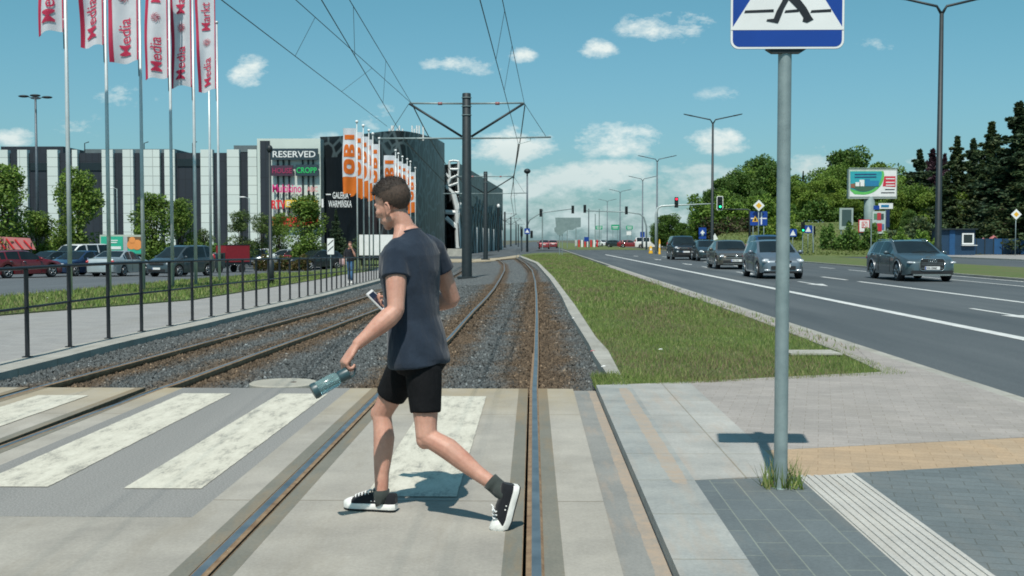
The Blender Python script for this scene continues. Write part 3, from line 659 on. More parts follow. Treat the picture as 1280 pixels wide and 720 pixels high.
def shoe(root, org, heel, toe, up, part_sock_top, ank, sc=1.0, bend=None, side_s=1):
    """canvas shoe: heel & toe are sole points (world), up = sole normal near heel"""
    heel = Vector(heel); toe = Vector(toe); f0 = (toe-heel); L = f0.length; f = f0.normalized(); u = Vector(up); u = (u-f*u.dot(f)).normalized(); s = u.cross(f)
    def X(t, z, y=0):
        p = heel+f*(L*t)+u*z+s*y
        if bend and t > 0.68:       # toes flat on the ground while the heel lifts
            q = heel+f*(L*0.68); rel = p-q; Rb = Matrix.Rotation(bend*min(1, (t-0.68)/0.12), 3, s); p = q+Rb @ rel
        return p
    W_ = [(0.0, 0.020), (0.03, 0.029), (0.10, 0.036), (0.25, 0.036), (0.42, 0.037), (0.60, 0.044), (0.75, 0.049), (0.86, 0.045), (0.94, 0.034), (0.985, 0.019), (1.0, 0.008)]
    def loft(sec, name, mat):
        vs = []; fs = []; k = None
        for (t, w_) in W_:
            ring = sec(t, w_*sc)
            k = len(ring); vs += ring
        for i in range(len(W_)-1):
            for j in range(k): fs.append((i*k+j, i*k+(j+1) % k, (i+1)*k+(j+1) % k, (i+1)*k+j))
        fs.append(tuple(range(k))); fs.append(tuple((len(W_)-1)*k+j for j in range(k-1, -1, -1)))
        return MB().raw(vs, fs).build(name, mat, root, True, org, auto=50)
    sh = 0.030*sc
    sole = loft(lambda t, w_: [X(t, 0.0, -w_), X(t, 0.0, w_), X(t, 0.005, w_*1.06), X(t, sh, w_*1.05), X(t, sh+.003, w_*0.95), X(t, sh+.003, -w_*0.95), X(t, sh, -w_*1.05), X(t, 0.005, -w_*1.06)], 'sole', m_whiter)
    mb = MB(); mb.box(tuple(X(0.33, -0.002)), (0.001, 0.001, 0.001))
    vs = []
    for (t, w_) in W_: vs += [X(t, -0.004, -w_*sc), X(t, -0.004, w_*sc), X(t, 0.003, w_*sc*1.03), X(t, 0.003, -w_*sc*1.03)]
    fs = [(i*4+j, i*4+(j+1) % 4, (i+1)*4+(j+1) % 4, (i+1)*4+j) for i in range(len(W_)-1) for j in range(4)]
    MB().raw(vs, fs).build('outsole', m_blackr, root, False, org)
    top = lambda t: float(np.interp(t, [0, 0.06, 0.2, 0.36, 0.5, 0.66, 0.8, 0.9, 1.0], [0.082, 0.088, 0.074, 0.082, 0.086, 0.070, 0.052, 0.045, 0.028]))*sc
    def sec(t, w_):
        T = top(t); wt = float(np.interp(t, [0, 0.3, 0.5, 0.8, 1], [0.62, 0.66, 0.55, 0.7, 0.7]))*w_
        return [X(t, 0.024, w_), X(t, 0.024+(T-.024)*.45, w_*0.99), X(t, 0.024+(T-.024)*.85, (w_+wt)/2*1.02), X(t, T, wt*0.75), X(t, T+.003, 0), X(t, T, -wt*0.75), X(t, 0.024+(T-.024)*.85, -(w_+wt)/2*1.02), X(t, 0.024+(T-.024)*.45, -w_*0.99), X(t, 0.024, -w_)]
    upm = loft(lambda t, w_: sec(min(t, 0.86), w_) if t > 0.86 else sec(t, w_), 'upper', m_canvas)
    # toe cap
    vs = []; ts = [(0.80, 0.048), (0.86, 0.0455), (0.92, 0.039), (0.965, 0.028), (0.995, 0.013)]
    for t, w_ in ts: vs += [X(t, 0.0+(a[1]), a[0]) for a in [(w_*sc*1.03, 0.02), (w_*sc*1.0, 0.024+(top(t)-.02)*0.6), (w_*sc*0.6, top(t)+.004), (0, top(t)+.008), (-w_*sc*0.6, top(t)+.004), (-w_*sc*1.0, 0.024+(top(t)-.02)*0.6), (-w_*sc*1.03, 0.02)]]
    fs = [(i*7+j, i*7+j+1, (i+1)*7+j+1, (i+1)*7+j) for i in range(len(ts)-1) for j in range(6)]+[tuple(4*7+j for j in range(7))]
    MB().raw(vs, fs).build('toe_cap', m_whiter, root, True, org)
    mb = MB()
    for i in range(5):
        t = 0.50+i*0.062; T = top(t)+0.006; w_ = 0.024*sc
        mb.tube([X(t, T-0.012, -w_), X(t+.015, T+0.003, -w_*.3), X(t+.02, T+0.003, w_*.3), X(t, T-0.012, w_)], [0.0036]*4, 6)
    mb.tube([X(0.47, top(.47)+.006, 0), X(0.45, top(.47)+.02, 0.02*sc), X(0.5, top(.5)+.004, 0.04*sc)], [0.0032]*3, 6); mb.tube([X(0.47, top(.47)+.006, 0), X(0.44, top(.47)+.018, -0.02*sc), X(0.5, top(.5)+.0, -0.042*sc)], [0.0032]*3, 6)
    mb.build('laces', m_lace, root, True, org)
    mb = MB()
    for t in (0.36, 0.43):
        for sg in (-1, 1): MB().ell(tuple(X(t, 0.046*sc, sg*0.0378*sc)), (0.004, 0.004, 0.004), nu=8, nv=5).build('eyelet', m_whiter, root, True, org)
    # sock: from inside the shoe up over the ankle
    a = Vector(ank); h = X(0.17, 0.05)
    mb = MB(); q = part_sock_top
    mb.tube([X(0.22, 0.03), X(0.21, 0.06), lerp(X(0.20, 0.07), a, .5), a, lerp(a, q, .5), q, lerp(q, a, 0.03)], [0.028*sc, 0.031*sc, 0.040*sc, 0.0435*sc, 0.043*sc, 0.0440*sc, 0.036*sc], 16, True, 0, s)
    mb.build('sock', m_sock, root, True, org)

def torso_frame(pel, neck, left):
    up = (Vector(neck)-Vector(pel)).normalized(); l = Vector(left); l = (l-up*l.dot(up)).normalized(); f = l.cross(up); return f, l, up

def person(label, cat, K, shoes, hands, mats, vox=0.0045, base=None, detail=True, group=None, seated=False):
    org = Vector(base); root = thing('person', label, cat, org, 0, group)
    P = {k: Vector(v) for k, v in K.items() if hasattr(v, '__len__')}
    f, l, up = torso_frame(P['pelvis'], P['neck'], P['shL']-P['shR'])
    fp = Vector(K.get('pf', f)); lp = up.cross(fp).normalized(); H = K.get('H', 1.0)
    pel, neck = P['pelvis'], P['neck']; T = neck-pel
    def blend(t): v = lp*(1-t)+l*t; return v.normalized()
    def torso(mb, prof, offz=0.0):
        pts = [pel+T*t+f*o*H for t, a, b, o in prof]
        mb.tube(pts, [a*H*K.get('tw', 1) for t, a, b, o in prof], 22, True, 0, [blend(max(0, min(1, t*1.3))) for t, a, b, o in prof], [b*H*K.get('tw', 1) for t, a, b, o in prof])
    body = MB()
    torso(body, [(-0.10, .10, .07, 0), (-0.02, .155, .105, -.01), (0.10, .150, .10, -.005), (0.28, .130, .092, .0), (0.48, .142, .10, .0), (0.68, .160, .112, .0), (0.82, .165, .10, -.01), (0.90, .13, .08, -.012), (0.97, .075, .06, -.01), (1.0, .06, .055, 0)])
    for sh, el, wr in (('shL', 'elL', 'wrL'), ('shR', 'elR', 'wrR')):
        a, b, c = P[sh], P[el], P[wr]
        limb(body, [a, lerp(a, b, .2), lerp(a, b, .5), lerp(a, b, .85), b], [.055*H, .057*H, .052*H, .044*H, .042*H])
        limb(body, [b, lerp(b, c, .18), lerp(b, c, .4), lerp(b, c, .75), c], [.042*H, .050*H, .048*H, .034*H, .028*H])
    for hp, kn, an in (('hipL', 'knL', 'anL'), ('hipR', 'knR', 'anR')):
        a, b, c = P[hp], P[kn], P[an]; ax = (c-b).normalized(); fw = Vector(K.get('kf', fp)); fw = (fw-ax*fw.dot(ax)).normalized()
        limb(body, [a, lerp(a, b, .25), lerp(a, b, .55), lerp(a, b, .85), b], [.080*H, .082*H, .071*H, .057*H, .054*H])
        body.ell(tuple(b+fw*0.016*H), (.045*H, .045*H, .05*H))
        limb(body, [b, lerp(b, c, .12)-fw*.006, lerp(b, c, .30)-fw*.014*H, lerp(b, c, .5)-fw*.008*H, lerp(b, c, .75), lerp(b, c, .95), c], [.052*H, .051*H, .056*H, .051*H, .039*H, .035*H, .037*H])
    # head
    Rh = frame(K['face'], K['hup']); hc = P['head']; HS = K.get('hs', 1.0)*H
    def h(x, y, z): return hc+Rh @ Vector((x*HS, y*HS, z*HS))
    limb(body, [neck-up*0.03, lerp(neck, h(-.012, 0, -.06), .5), h(-.010, 0, -.045)], [.060*H, .051*H, .048*H])
    body.tube([neck-up*0.06+l*.10, neck-up*.01+l*.05, lerp(neck, hc, .35)], [.025*H, .040*H, .038*H], 12); body.tube([neck-up*0.06-l*.10, neck-up*.01-l*.05, lerp(neck, hc, .35)], [.025*H, .040*H, .038*H], 12)
    E = lambda c, r, R=None: body.ell(tuple(h(*c)), tuple(v*HS for v in r), Rh if R is None else Rh @ R, 18, 12)
    E((-.012, 0, .040), (.100, .077, .090)); E((.030, 0, -.01), (.068, .064, .085)); E((.030, 0, -.062), (.062, .052, .052))
    E((.066, 0, -.098), (.024, .028, .022)); E((.022, .038, -.070), (.050, .016, .026)); E((.022, -.038, -.070), (.050, .016, .026)); E((.055, 0, -.075), (.030, .038, .030))
    E((.080, 0, .022), (.016, .050, .016)); E((.082, .022, -.068), (.012, .016, .010)); E((.086, 0, -.062), (.013, .022, .009)); E((.084, 0, -.076), (.013, .020, .009))
    E((.060, .042, -.022), (.030, .022, .022)); E((.060, -.042, -.022), (.030, .022, .022))
    body.tube([h(.088, 0, .014), h(.100, 0, -.008), h(.112, 0, -.030), h(.100, 0, -.038)], [.009*H, .011*H, .013*H, .010*H], 10)
    E((.068, 0, -.002), (.022, .034, .040)); E((.075, 0, -.045), (.018, .03, .03))
    E((.098, .010, -.034), (.010, .009, .008)); E((.098, -.010, -.034), (.010, .009, .008))
    for sg in (-1, 1):
        R = Matrix.Rotation(sg*-0.35, 3, 'Z') @ Matrix.Rotation(-0.15, 3, 'Y')
        ring = []
        for k in range(11):
            a = 2*math.pi*k/10*0.86-0.6; ring.append(h(-.010+0.017*math.cos(a)*1.0-.002, sg*(.080+0.005*math.cos(a)*-1), -.022+.030*math.sin(a)))
        body.tube(ring, [.0055*H]*11, 8); E((-.006, sg*.077, -.026), (.014, .005, .024), R); E((-.002, sg*.078, -.048), (.009, .006, .011))
    for hd in hands: hand(body, *hd[0], **hd[1])
    # feet inside the shoes keep the figure whole
    for an, sh in (('anL', shoes[0]), ('anR', shoes[1])):
        limb(body, [P[an], lerp(P[an], Vector(sh['heel']), .55)+(Vector(sh['toe'])-Vector(sh['heel']))*.15, lerp(sh['heel'], sh['toe'], .45)+Vector(sh['up']).normalized()*.035], [.034*H, .030*H, .026*H])
    bo = remeshed(body, 'body', m_skin, root, org, vox, 5, 0.5)
    # eyes, brows
    if detail:
        for sg in (-1, 1):
            MB().ell(tuple(h(.0755, sg*.031, .002)), (.0105, .011, .0095)).build('eye', m_eye, root, True, org)
            MB().tube([h(.094, sg*.014, .021), h(.095, sg*.030, .026), h(.083, sg*.047, .021)], [.0035, .0042, .003], 6).build('eyebrow', m_hair, root, True, org)
        MB().tube([h(.094, .022, -.070), h(.1, 0, -.068), h(.094, -.022, -.070)], [.002, .004, .002], 8).build('mouth', m_lip, root, True, org)
    # hair: skull cap trimmed along the hairline + bristles
    cap = MB(); vs = []; fs = []; nu, nv = 44, 30
    def capf(th, ph):
        x = math.sin(ph)*math.cos(th); y = math.sin(ph)*math.sin(th); z = math.cos(ph)
        long_ = ss(0.15, 0.62, z+0.12*x)
        r = 1.0+0.035+0.13*long_*(1+0.10*x)+0.02*mnoise.noise((x*9, y*9, z*9))*long_
        return (-.012+.100*r*x, .078*(1.0+0.03+0.08*long_)*y, .040+.090*r*z), long_
    lv = []
    for j in range(nv+1):
        for i in range(nu):
            p, L_ = capf(2*math.pi*i/nu, math.pi*j/nv*0.93+1e-4); vs.append(tuple(h(*p))); lv.append((p, L_))
    def keep(p):
        x, y, z = p
        if x > 0.045: return z > 0.078-0.25*max(0, 0.085-x)*0
        if x > 0.0: return z > 0.028+0.9*(x)
        if x > -0.03: return z > 0.006
        return z > -0.085+max(0, (x+.085))*1.3
    lf, sf = [], []
    for j in range(nv):
        for i in range(nu):
            q = (j*nu+i, j*nu+(i+1) % nu, (j+1)*nu+(i+1) % nu, (j+1)*nu+i)
            cpt = np.mean([lv[a][0] for a in q], 0)
            if keep(cpt): (lf if lv[q[0]][1] > 0.35 else sf).append(q)
    mbh = MB(); mbh.raw(vs, lf, 0); o0 = len(mbh.f); mbh.f += sf; mbh.mi += [1]*len(sf)
    if detail:
        for k in range(5200):
            th = random.random()*6.283; ph = math.acos(1-random.random()*1.8); p, L_ = capf(th, ph)
            if not keep(p): continue
            q = Vector(p); nrm = Vector((p[0]+.012, p[1], p[2]-.04)).normalized(); dr = (nrm+Vector((random.gauss(.25, .3), random.gauss(0, .3), random.gauss(0, .3)))).normalized()
            ln = 0.004+0.014*L_*random.random(); sd_ = dr.cross(Vector((random.random(), random.random(), random.random()))).normalized()*0.0011
            b0 = q-nrm*0.002; mbh.raw([h(*(b0-sd_)), h(*(b0+sd_)), h(*(q+dr*ln))], [(0, 1, 2)], 0 if L_ > 0.35 else 1)
    mbh.build('hair', [mats['hair'], mats['hair2']], root, True, org)
    # shirt
    sh_ = MB()
    z0 = K.get('hem', -0.03)
    torso(sh_, [(z0, .178, .143, -.014), (z0+.04, .182, .147, -.014), (0.08, .177, .139, -.008), (0.28, .160, .124, .004), (0.48, .166, .126, .004), (0.68, .180, .134, .002), (0.82, .186, .122, -.008), (0.90, .155, .100, -.012), (0.955, .098, .080, -.010), (0.985, .073, .068, -.004)])
    for sh, el in (('shL', 'elL'), ('shR', 'elR')):
        a, b = P[sh], P[el]; e_ = K.get('sleeve', 0.42); ins = lerp(neck-up*.05, a, .55)
        sh_.tube([ins, lerp(ins, a, .6), a+up*.0, lerp(a, b, e_*.5), lerp(a, b, e_*.98), lerp(a, b, e_)], [.075*H, .075*H, .071*H, .070*H, .073*H, .070*H], 18)
    def wr(c):
        r1 = 1-abs(mnoise.noise((c[0]*5+2+c[2]*4, c[1]*5, c[2]*7-c[0]*6)))*2; r2 = 1-abs(mnoise.noise((c[0]*9+8, c[1]*9+c[2]*5, c[2]*6)))*2.2
        lo = ss(0.35, -.15, c[2]-.95)
        return 0.005*mnoise.noise((c[0]*6, c[1]*6, c[2]*3))+(.0016+.0022*lo)*math.sin(c[2]*34+c[0]*26+c[1]*12+5*mnoise.noise((c[0]*4, c[1]*4, c[2]*3)))*(.4+abs(mnoise.noise((c[0]*5, c[1]*5+4, c[2]*4)))*2)-.002
    so_ = remeshed(sh_, 'shirt', mats['shirt'], root, org, vox*1.4, 4, 0.5, wr)
    # neck band
    ring = [neck-up*0.008+(l*math.cos(a)*.070+f*math.sin(a)*.066)*H-up*0.018*math.sin(a) for a in np.linspace(0, 2*math.pi, 25)[:-1]]
    MB().tube(ring+[ring[0]], [.0065]*25, 8).build('collar', mats['shirt'], root, True, org)
    st = MB()
    torso(st, [(-0.16, .13, .10, -.01), (-0.10, .163, .124, -.014), (-0.02, .170, .130, -.014), (0.03, .162, .122, -.008)])
    for hp, kn in (('hipL', 'knL'), ('hipR', 'knR')):
        a, b = P[hp], P[kn]; e_ = K['shorts']
        st.tube([lerp(a, b, .06), lerp(a, b, .16), lerp(a, b, e_*.6), lerp(a, b, e_*.97), lerp(a, b, e_)], [.086*H, .093*H, .090*H, K.get('sr', .090)*H, K.get('sr', .09)*.96*H], 20)
    remeshed(st, 'shorts' if e_ < .95 else 'trousers', mats['shorts'], root, org, vox*1.4, 3, 0.5, lambda c: 0.006*mnoise.noise((c[0]*9, c[1]*9, c[2]*7)))
    for s_ in shoes: shoe(root, org, s_['heel'], s_['toe'], s_['up'], Vector(s_['sock']), s_['ank'], 1.0*H, s_.get('bend'))
    return root, h, bo

A = lambda x, y, Y: at(x, y, Y)
# joints of the walking man, read off the photo and set at real depth
K1 = dict(pelvis=A(521, 441, 5.72), neck=A(509, 290, 5.72), shL=A(495, 320, 5.60), shR=A(542, 313, 5.86), elL=A(495, 389, 5.50), wrL=A(446, 431, 5.42),
          elR=A(566, 375, 5.98), wrR=A(500, 385, 6.08), hipL=A(529, 447, 5.66), hipR=A(514, 446, 5.80), knL=A(533, 546, 5.60), anL=A(619, 607, 5.50),
          knR=A(477, 517, 5.88), anR=A(477, 618, 5.80), head=A(491, 255.5, 5.72), hs=.97, tw=1.045, face=(-0.87, 0.46, -0.30), hup=(-0.28, 0.05, 1.0), H=1.0,
          pf=Vector((-0.93, 0.36, 0)), kf=Vector((-0.95, 0.2, -0.1)), shorts=0.70, hem=-0.10, sleeve=0.40, sr=0.080)
gR = gp(492, 647, 0.0); gT = gp(419, 643, 0.0)
hR = Vector((gR[0], 5.79, 0.012)); tR = Vector((gR[0]-0.285, 5.86, 0.010))
toeL = A(626, 664, 5.47); ballL = A(628, 660, 5.47)
hL = A(648.5, 607, 5.45); tL = A(633, 671, 5.47)
lw = A(446, 431, 5.42); ld = (A(431, 452, 5.40)-lw)
rw = A(500, 385, 6.08)
shoes1 = [dict(heel=hL, tip=tL, toe=hL+(A(631.5, 667, 5.46)-hL).normalized()*0.285, up=(-0.93, -0.28, 0.25), sock=A(612.5, 601, 5.51), ank=A(624, 611, 5.495), bend=-0.75),
          dict(heel=hR, toe=tR, up=(0, 0, 1), sock=A(476.5, 612, 5.80), ank=A(477, 627, 5.80))]
hands1 = [((lw, ld, Vector((0.6, 0.35, -0.45)), [0.85, 1.0, 1.05, 1.1]), dict(thumb=-1, tcurl=0.8, sc=1.14)),
          ((rw, A(478, 382, 6.05)-rw, Vector((0.1, -0.3, 0.9)), [0.55, 0.6, 0.6, 0.6]), dict(thumb=1, tcurl=0.5))]
man, hfun, man_body = person('young man in navy T-shirt, black shorts and black canvas shoes striding left across the rails', 'person', K1, shoes1, hands1,
                   dict(hair=m_hair, hair2=m_hairs, shirt=m_shirt, shorts=m_shorts), base=(A(505, 440, 5.72).x, 5.7, 0.0))
# water bottle held by its cap
m_bot = newmat('teal_bottle_plastic')
def _bot():
    m, nt, b = m_bot; nt.links.new(ramp(nt, noise(nt, ocoord(nt), 12), [(0.3, (0.22, 0.38, 0.41)), (0.7, (0.40, 0.58, 0.60))]), b.inputs['Base Color'])
    b.inputs['Transmission Weight'].default_value = 0.75; b.inputs['Roughness'].default_value = 0.12; b.inputs['IOR'].default_value = 1.2; return m
m_bot = _bot(); m_dteal = M('dark_teal_plastic', (0.035, 0.075, 0.085), (0.02, 0.05, 0.06), 20, 0.4, world=False)
b0 = A(435, 466, 5.39); b1 = A(391, 490, 5.33); bd = (b1-b0).normalized(); bl = (b1-b0).length; bo_ = b0
t = thing('water_bottle', 'translucent teal drinking bottle with dark cap hanging from the man\'s left hand', 'bottle', b0)
MB().tube([b0+bd*x for x in (0.045, 0.06, 0.075, bl-.025, bl-.02)], [0.022, 0.032, 0.036, 0.037, 0.036], 24).build('flask', m_bot, t, True, bo_, auto=40)
MB().tube([b0+bd*x for x in (bl-.028, bl-.012, bl, bl+.002)], [0.0385, 0.040, 0.038, 0.03], 24).build('base_cup', m_dteal, t, True, bo_, auto=40)
MB().tube([b0+bd*x for x in (-.004, 0.0, 0.04, 0.052)], [0.022, 0.029, 0.031, 0.026], 20).build('cap', m_dteal, t, True, bo_, auto=40)
sdv = bd.cross(Vector((0, 1, 0))).normalized()
q = [b0+bd*.012+sdv*.028, b0-bd*.02+sdv*.024, b0-bd*.040, b0-bd*.02-sdv*.024, b0+bd*.012-sdv*.028]
MB().tube(q, [.005]*5, 8).build('carry_loop', m_dteal, t, True, bo_)
MB().box(tuple(b0+bd*(bl*.55)), (0.03, 0.002, 0.03), bd.to_track_quat('X', 'Y').to_matrix()).build('scale_mark', m_whiter, t, False, bo_)
# phone
pc = A(471, 376, 6.03)
U = (A(481, 384, 6.03)-A(465, 368, 6.03)).normalized(); V = (A(479, 367.5, 6.08)-A(464, 369, 6.0)).normalized(); V = (V-U*V.dot(U)).normalized(); W = U.cross(V)
if W.y > 0: W = -W
m_ph = M('white_phone_case', (0.75, 0.75, 0.74), (0.7, 0.7, 0.7), 5, 0.3, world=False); m_scr = M('phone_screen', (0.02, 0.025, 0.05), (0.015, 0.02, 0.04), 5, 0.1, world=False)
t = thing('mobile_phone', 'white framed smartphone with dark screen held out in front of the man', 'phone', pc)
MB().plate([(-.065, -.033), (.065, -.033), (.065, .033), (-.065, .033)], pc, U, V, W, .008).build('case', m_ph, t, False, pc)
MB().plate([(-.052, -.028), (.052, -.028), (.052, .028), (-.052, .028)], pc+W*.008, U, V, W, .001).build('screen', m_scr, t, False, pc)

# pedestrian on the walkway, behind the railing
fx, fy = gp(438, 354, 0.0); fz = gz(fx, fy); s2 = lambda dx, dy, z: Vector((fx+dx, fy+dy, fz+z))
K2 = dict(pelvis=s2(0, 0, .93), neck=s2(0, 0, 1.42), shL=s2(.16, 0, 1.36), shR=s2(-.16, 0, 1.36), elL=s2(.22, -.06, 1.10), wrL=s2(.10, -.14, 1.40), elR=s2(-.22, .02, 1.08), wrR=s2(-.22, -.08, .84),
          hipL=s2(.075, 0, .90), hipR=s2(-.075, 0, .90), knL=s2(.09, -.10, .50), anL=s2(.08, -.10, .10), knR=s2(-.06, .06, .50), anR=s2(-.07, .16, .14), head=s2(0, -.02, 1.575),
          face=(0, -1, 0), hup=(0, 0, 1), H=.95, pf=Vector((0, -1, 0)), kf=Vector((0, -1, 0)), shorts=0.97, hem=-0.06, sleeve=0.95, sr=0.062)
sh2 = [dict(heel=s2(.08, -.04, .012), toe=s2(.09, -.31, .012), up=(0, 0, 1), sock=s2(.08, -.10, .16), ank=s2(.08, -.10, .10)),
       dict(heel=s2(-.07, .22, .05), toe=s2(-.07, -.04, .012), up=(0, .1, 1), sock=s2(-.07, .14, .2), ank=s2(-.07, .16, .14))]
hd2 = [((K2['wrL'], Vector((-.02, -.02, .1)), Vector((-.9, .3, 0)), 0.6), dict(thumb=1)), ((K2['wrR'], Vector((0, -.02, -.1)), Vector((.9, 0, 0)), 0.5), dict(thumb=-1))]
m_jeans = cloth('blue_denim', (0.05, 0.13, 0.24), (0.035, 0.09, 0.18)); m_jacket = cloth('black_jacket', (0.018, 0.02, 0.026), (0.01, 0.012, 0.016)); m_bhair = M('brown_hair', (0.12, 0.05, 0.03), (0.07, 0.03, 0.02), 50, 0.6, world=False)
wom, h2, wb = person('pedestrian in black jacket and blue jeans, hand at the head, walking behind the railing', 'person', K2, sh2, hd2, dict(hair=m_bhair, hair2=m_bhair, shirt=m_jacket, shorts=m_jeans), vox=0.011, base=(fx, fy, fz), detail=False)
# lower trouser legs
for kn, an in (('knL', 'anL'), ('knR', 'anR')):
    a, b = K2[kn], K2[an]; MB().tube([lerp(a, b, -.1), lerp(a, b, .5), lerp(a, b, .97)], [.068, .062, .058], 14).build('trouser_leg', m_jeans, wom, True, (fx, fy, fz))
t = thing('shoulder_bag', 'pinkish grey bag carried at the side of the pedestrian behind the railing', 'bag', s2(-.33, .05, .75))
MB().tube([s2(-.33, .05, .72), s2(-.33, .05, .80), s2(-.33, .05, 1.02), s2(-.33, .05, 1.06)], [.09, .13, .11, .05], 14, rb=[.05, .07, .06, .03]).build('pouch', M('bag_cloth', (.45, .32, .32), (.35, .25, .26), 8, .8), t, True, s2(-.33, .05, .75))
MB().tube([s2(-.33, .0, 1.04), s2(-.26, -.02, 1.25), s2(-.15, 0, 1.45), s2(-.25, .06, 1.25), s2(-.33, .08, 1.04)], [.012]*5, 8).build('strap', m_blackr, t, True, s2(-.33, .05, .75))
# ================================================================== street furniture
XA, YA, ZA = Vector((1, 0, 0)), Vector((0, 1, 0)), Vector((0, 0, 1))
m_galv = M('galvanised_steel', (0.30, 0.37, 0.37), (0.22, 0.28, 0.285), 9, 0.5, 0.35, 0.1, 60)
m_dgrey = M('dark_grey_steel', (0.022, 0.032, 0.036), (0.015, 0.022, 0.026), 6, 0.55, 0.1)
m_lamp = M('lamp_steel', (0.11, 0.14, 0.16), (0.08, 0.10, 0.12), 6, 0.5, 0.4)
m_black = M('black_paint', (0.016, 0.018, 0.022), (0.01, 0.011, 0.014), 8, 0.45)
m_white = M('white_paint', (0.78, 0.79, 0.78), (0.7, 0.71, 0.7), 2, 0.5)
m_blue = M('sign_blue', (0.008, 0.052, 0.30), (0.007, 0.045, 0.26), 3, 0.35)
m_glass = M('dark_glass', (0.02, 0.03, 0.034), (0.014, 0.02, 0.024), 2, 0.06, 0.0, coat=0.6)
m_wire = M('wire', (0.03, 0.04, 0.045), (0.02, 0.028, 0.03), 2, 0.6)
m_yel = M('sign_yellow', (0.75, 0.42, 0.03), (0.68, 0.38, 0.03), 4, 0.4)
m_red = M('sign_red', (0.55, 0.02, 0.025), (0.48, 0.02, 0.02), 4, 0.4)

def rrect(w, h, r, n=5):
    out = []
    for cx, cy, a0 in ((w/2-r, h/2-r, 0), (-w/2+r, h/2-r, 90), (-w/2+r, -h/2+r, 180), (w/2-r, -h/2+r, 270)):
        for i in range(n+1):
            a = math.radians(a0+90*i/n); out.append((cx+r*math.cos(a), cy+r*math.sin(a)))
    return out

# pedestrian crossing sign in the foreground
bx, by = gp(975.5, 610, 0.04)
ZS = at(980, 61.5, by-.05).z-.04; SW = 140/F*(by-.05)
t = thing('crossing_sign', 'blue and white pedestrian crossing sign on a round grey pole standing in the paving', 'road sign', (bx, by, 0.04))
def L_(mb, nm, m, p=t, sm=False, au=None): return mb.build(nm, m, p, sm, None, au)
L_(MB().tube([(0, 0, -.1), (0, 0, ZS+.1), (0, 0, ZS+SW-.03)], [0.0375, 0.0365, 0.036], 24), 'pole', m_galv, sm=True, au=50)
L_(MB().tube([(0, 0, 0), (0, 0, 0.006)], [0.052, 0.05], 20), 'base_ring', m_galv)
zc = ZS+SW/2; yf = -0.052
S = L_(MB().plate(rrect(SW, SW, .045), (0, yf, zc), XA, ZA, -YA, -.003), 'sign_plate', m_galv)
W_ = -YA
L_(MB().plate(rrect(SW-.004, SW-.004, .044), (0, yf, zc), XA, ZA, W_, .0015), 'white_border', m_white, S)
L_(MB().plate(rrect(SW-.026, SW-.026, .036), (0, yf-.0015, zc), XA, ZA, W_, .0012), 'blue_field', m_blue, S)
L_(MB().plate([(-.305, -.205), (.305, -.205), (.0, .275)], (0, yf-.0027, zc), XA, ZA, W_, .0012), 'white_triangle', m_white, S)
bl = MB()
for x0, x1 in ((-.235, -.075), (-.018, .06), (.122, .235)): bl.plate([(x0, -.115), (x1, -.110), (x1-.004*0, -.094), (x0+.006, -.100)], (0, yf-.0039, zc), XA, ZA, W_, .001)
fig = [(-.115, -.158), (-.052, -.170), (-.045, -.155), (-.020, -.090), (.005, -.045), (.055, -.095), (.085, -.140), (.080, -.160), (.105, -.168), (.140, -.150), (.128, -.135), (.100, -.085), (.060, -.035), (.045, .02), (.05, .06), (.085, .03), (.095, .038), (.055, .09), (.02, .105), (-.02, .09), (-.07, .045), (-.062, .035), (-.03, .05), (-.025, .0), (-.03, -.05), (-.06, -.105), (-.075, -.145), (-.11, -.148)]
bl2 = MB().plate(fig, (0, yf-.0052, zc), XA, ZA, W_, .001)
bl2.tube([(.028, yf-.0052, zc+.128), (.028, yf-.0062, zc+.128)], [.024, .024], 18)
L_(bl, 'crossing_bars', m_black, S); L_(bl2, 'walking_figure', m_black, S)
cl = MB(); cl.plate([(-.11, 0), (.11, 0), (.075, -.022), (-.075, -.022)], (0, yf+.008, ZS+.004), XA, ZA, YA, .05); L_(cl, 'clamp', m_dgrey)
blades('weeds', 170, K(bx-.10), K(bx+.12), by-.06, by+.09, 0.05, 0.20, 0.004, 0.04, 'tuft of long green weeds growing round the foot of the sign pole', 0.05)

# railing
t = thing('railing', 'long black metal railing standing on the kerb between walkway and tram tracks', 'railing', (fenX(14), 14, 0))
org = (fenX(14), 14, 0)
ypos = []; y = 10.6
while y < 64: ypos.append(y); y += 1.27
fh = lambda y: 1.09-0.0015*max(0, y-14)
pm = None
for y in ypos:
    x = fenX(y); z = gz(x, y)+.03
    if pm is None:
        pm = MB().box((0, 0, .53), (.045, .03, 1.06)).box((0, 0, .006), (.10, .08, .012)).build('post', m_black, t); p = pm
    else: p = pm.copy(); C.objects.link(p); p.parent = t
    p.location = (x-org[0], y-org[1], z)
top = [(fenX(y), y, gz(fenX(y), y)+fh(y)) for y in ypos]; MB().tube(top, .022, 8).build('top_rail', m_black, t, True, org)
MB().tube([(a, b, c-.47) for a, b, c in top], .016, 8).build('middle_rail', m_black, t, True, org)

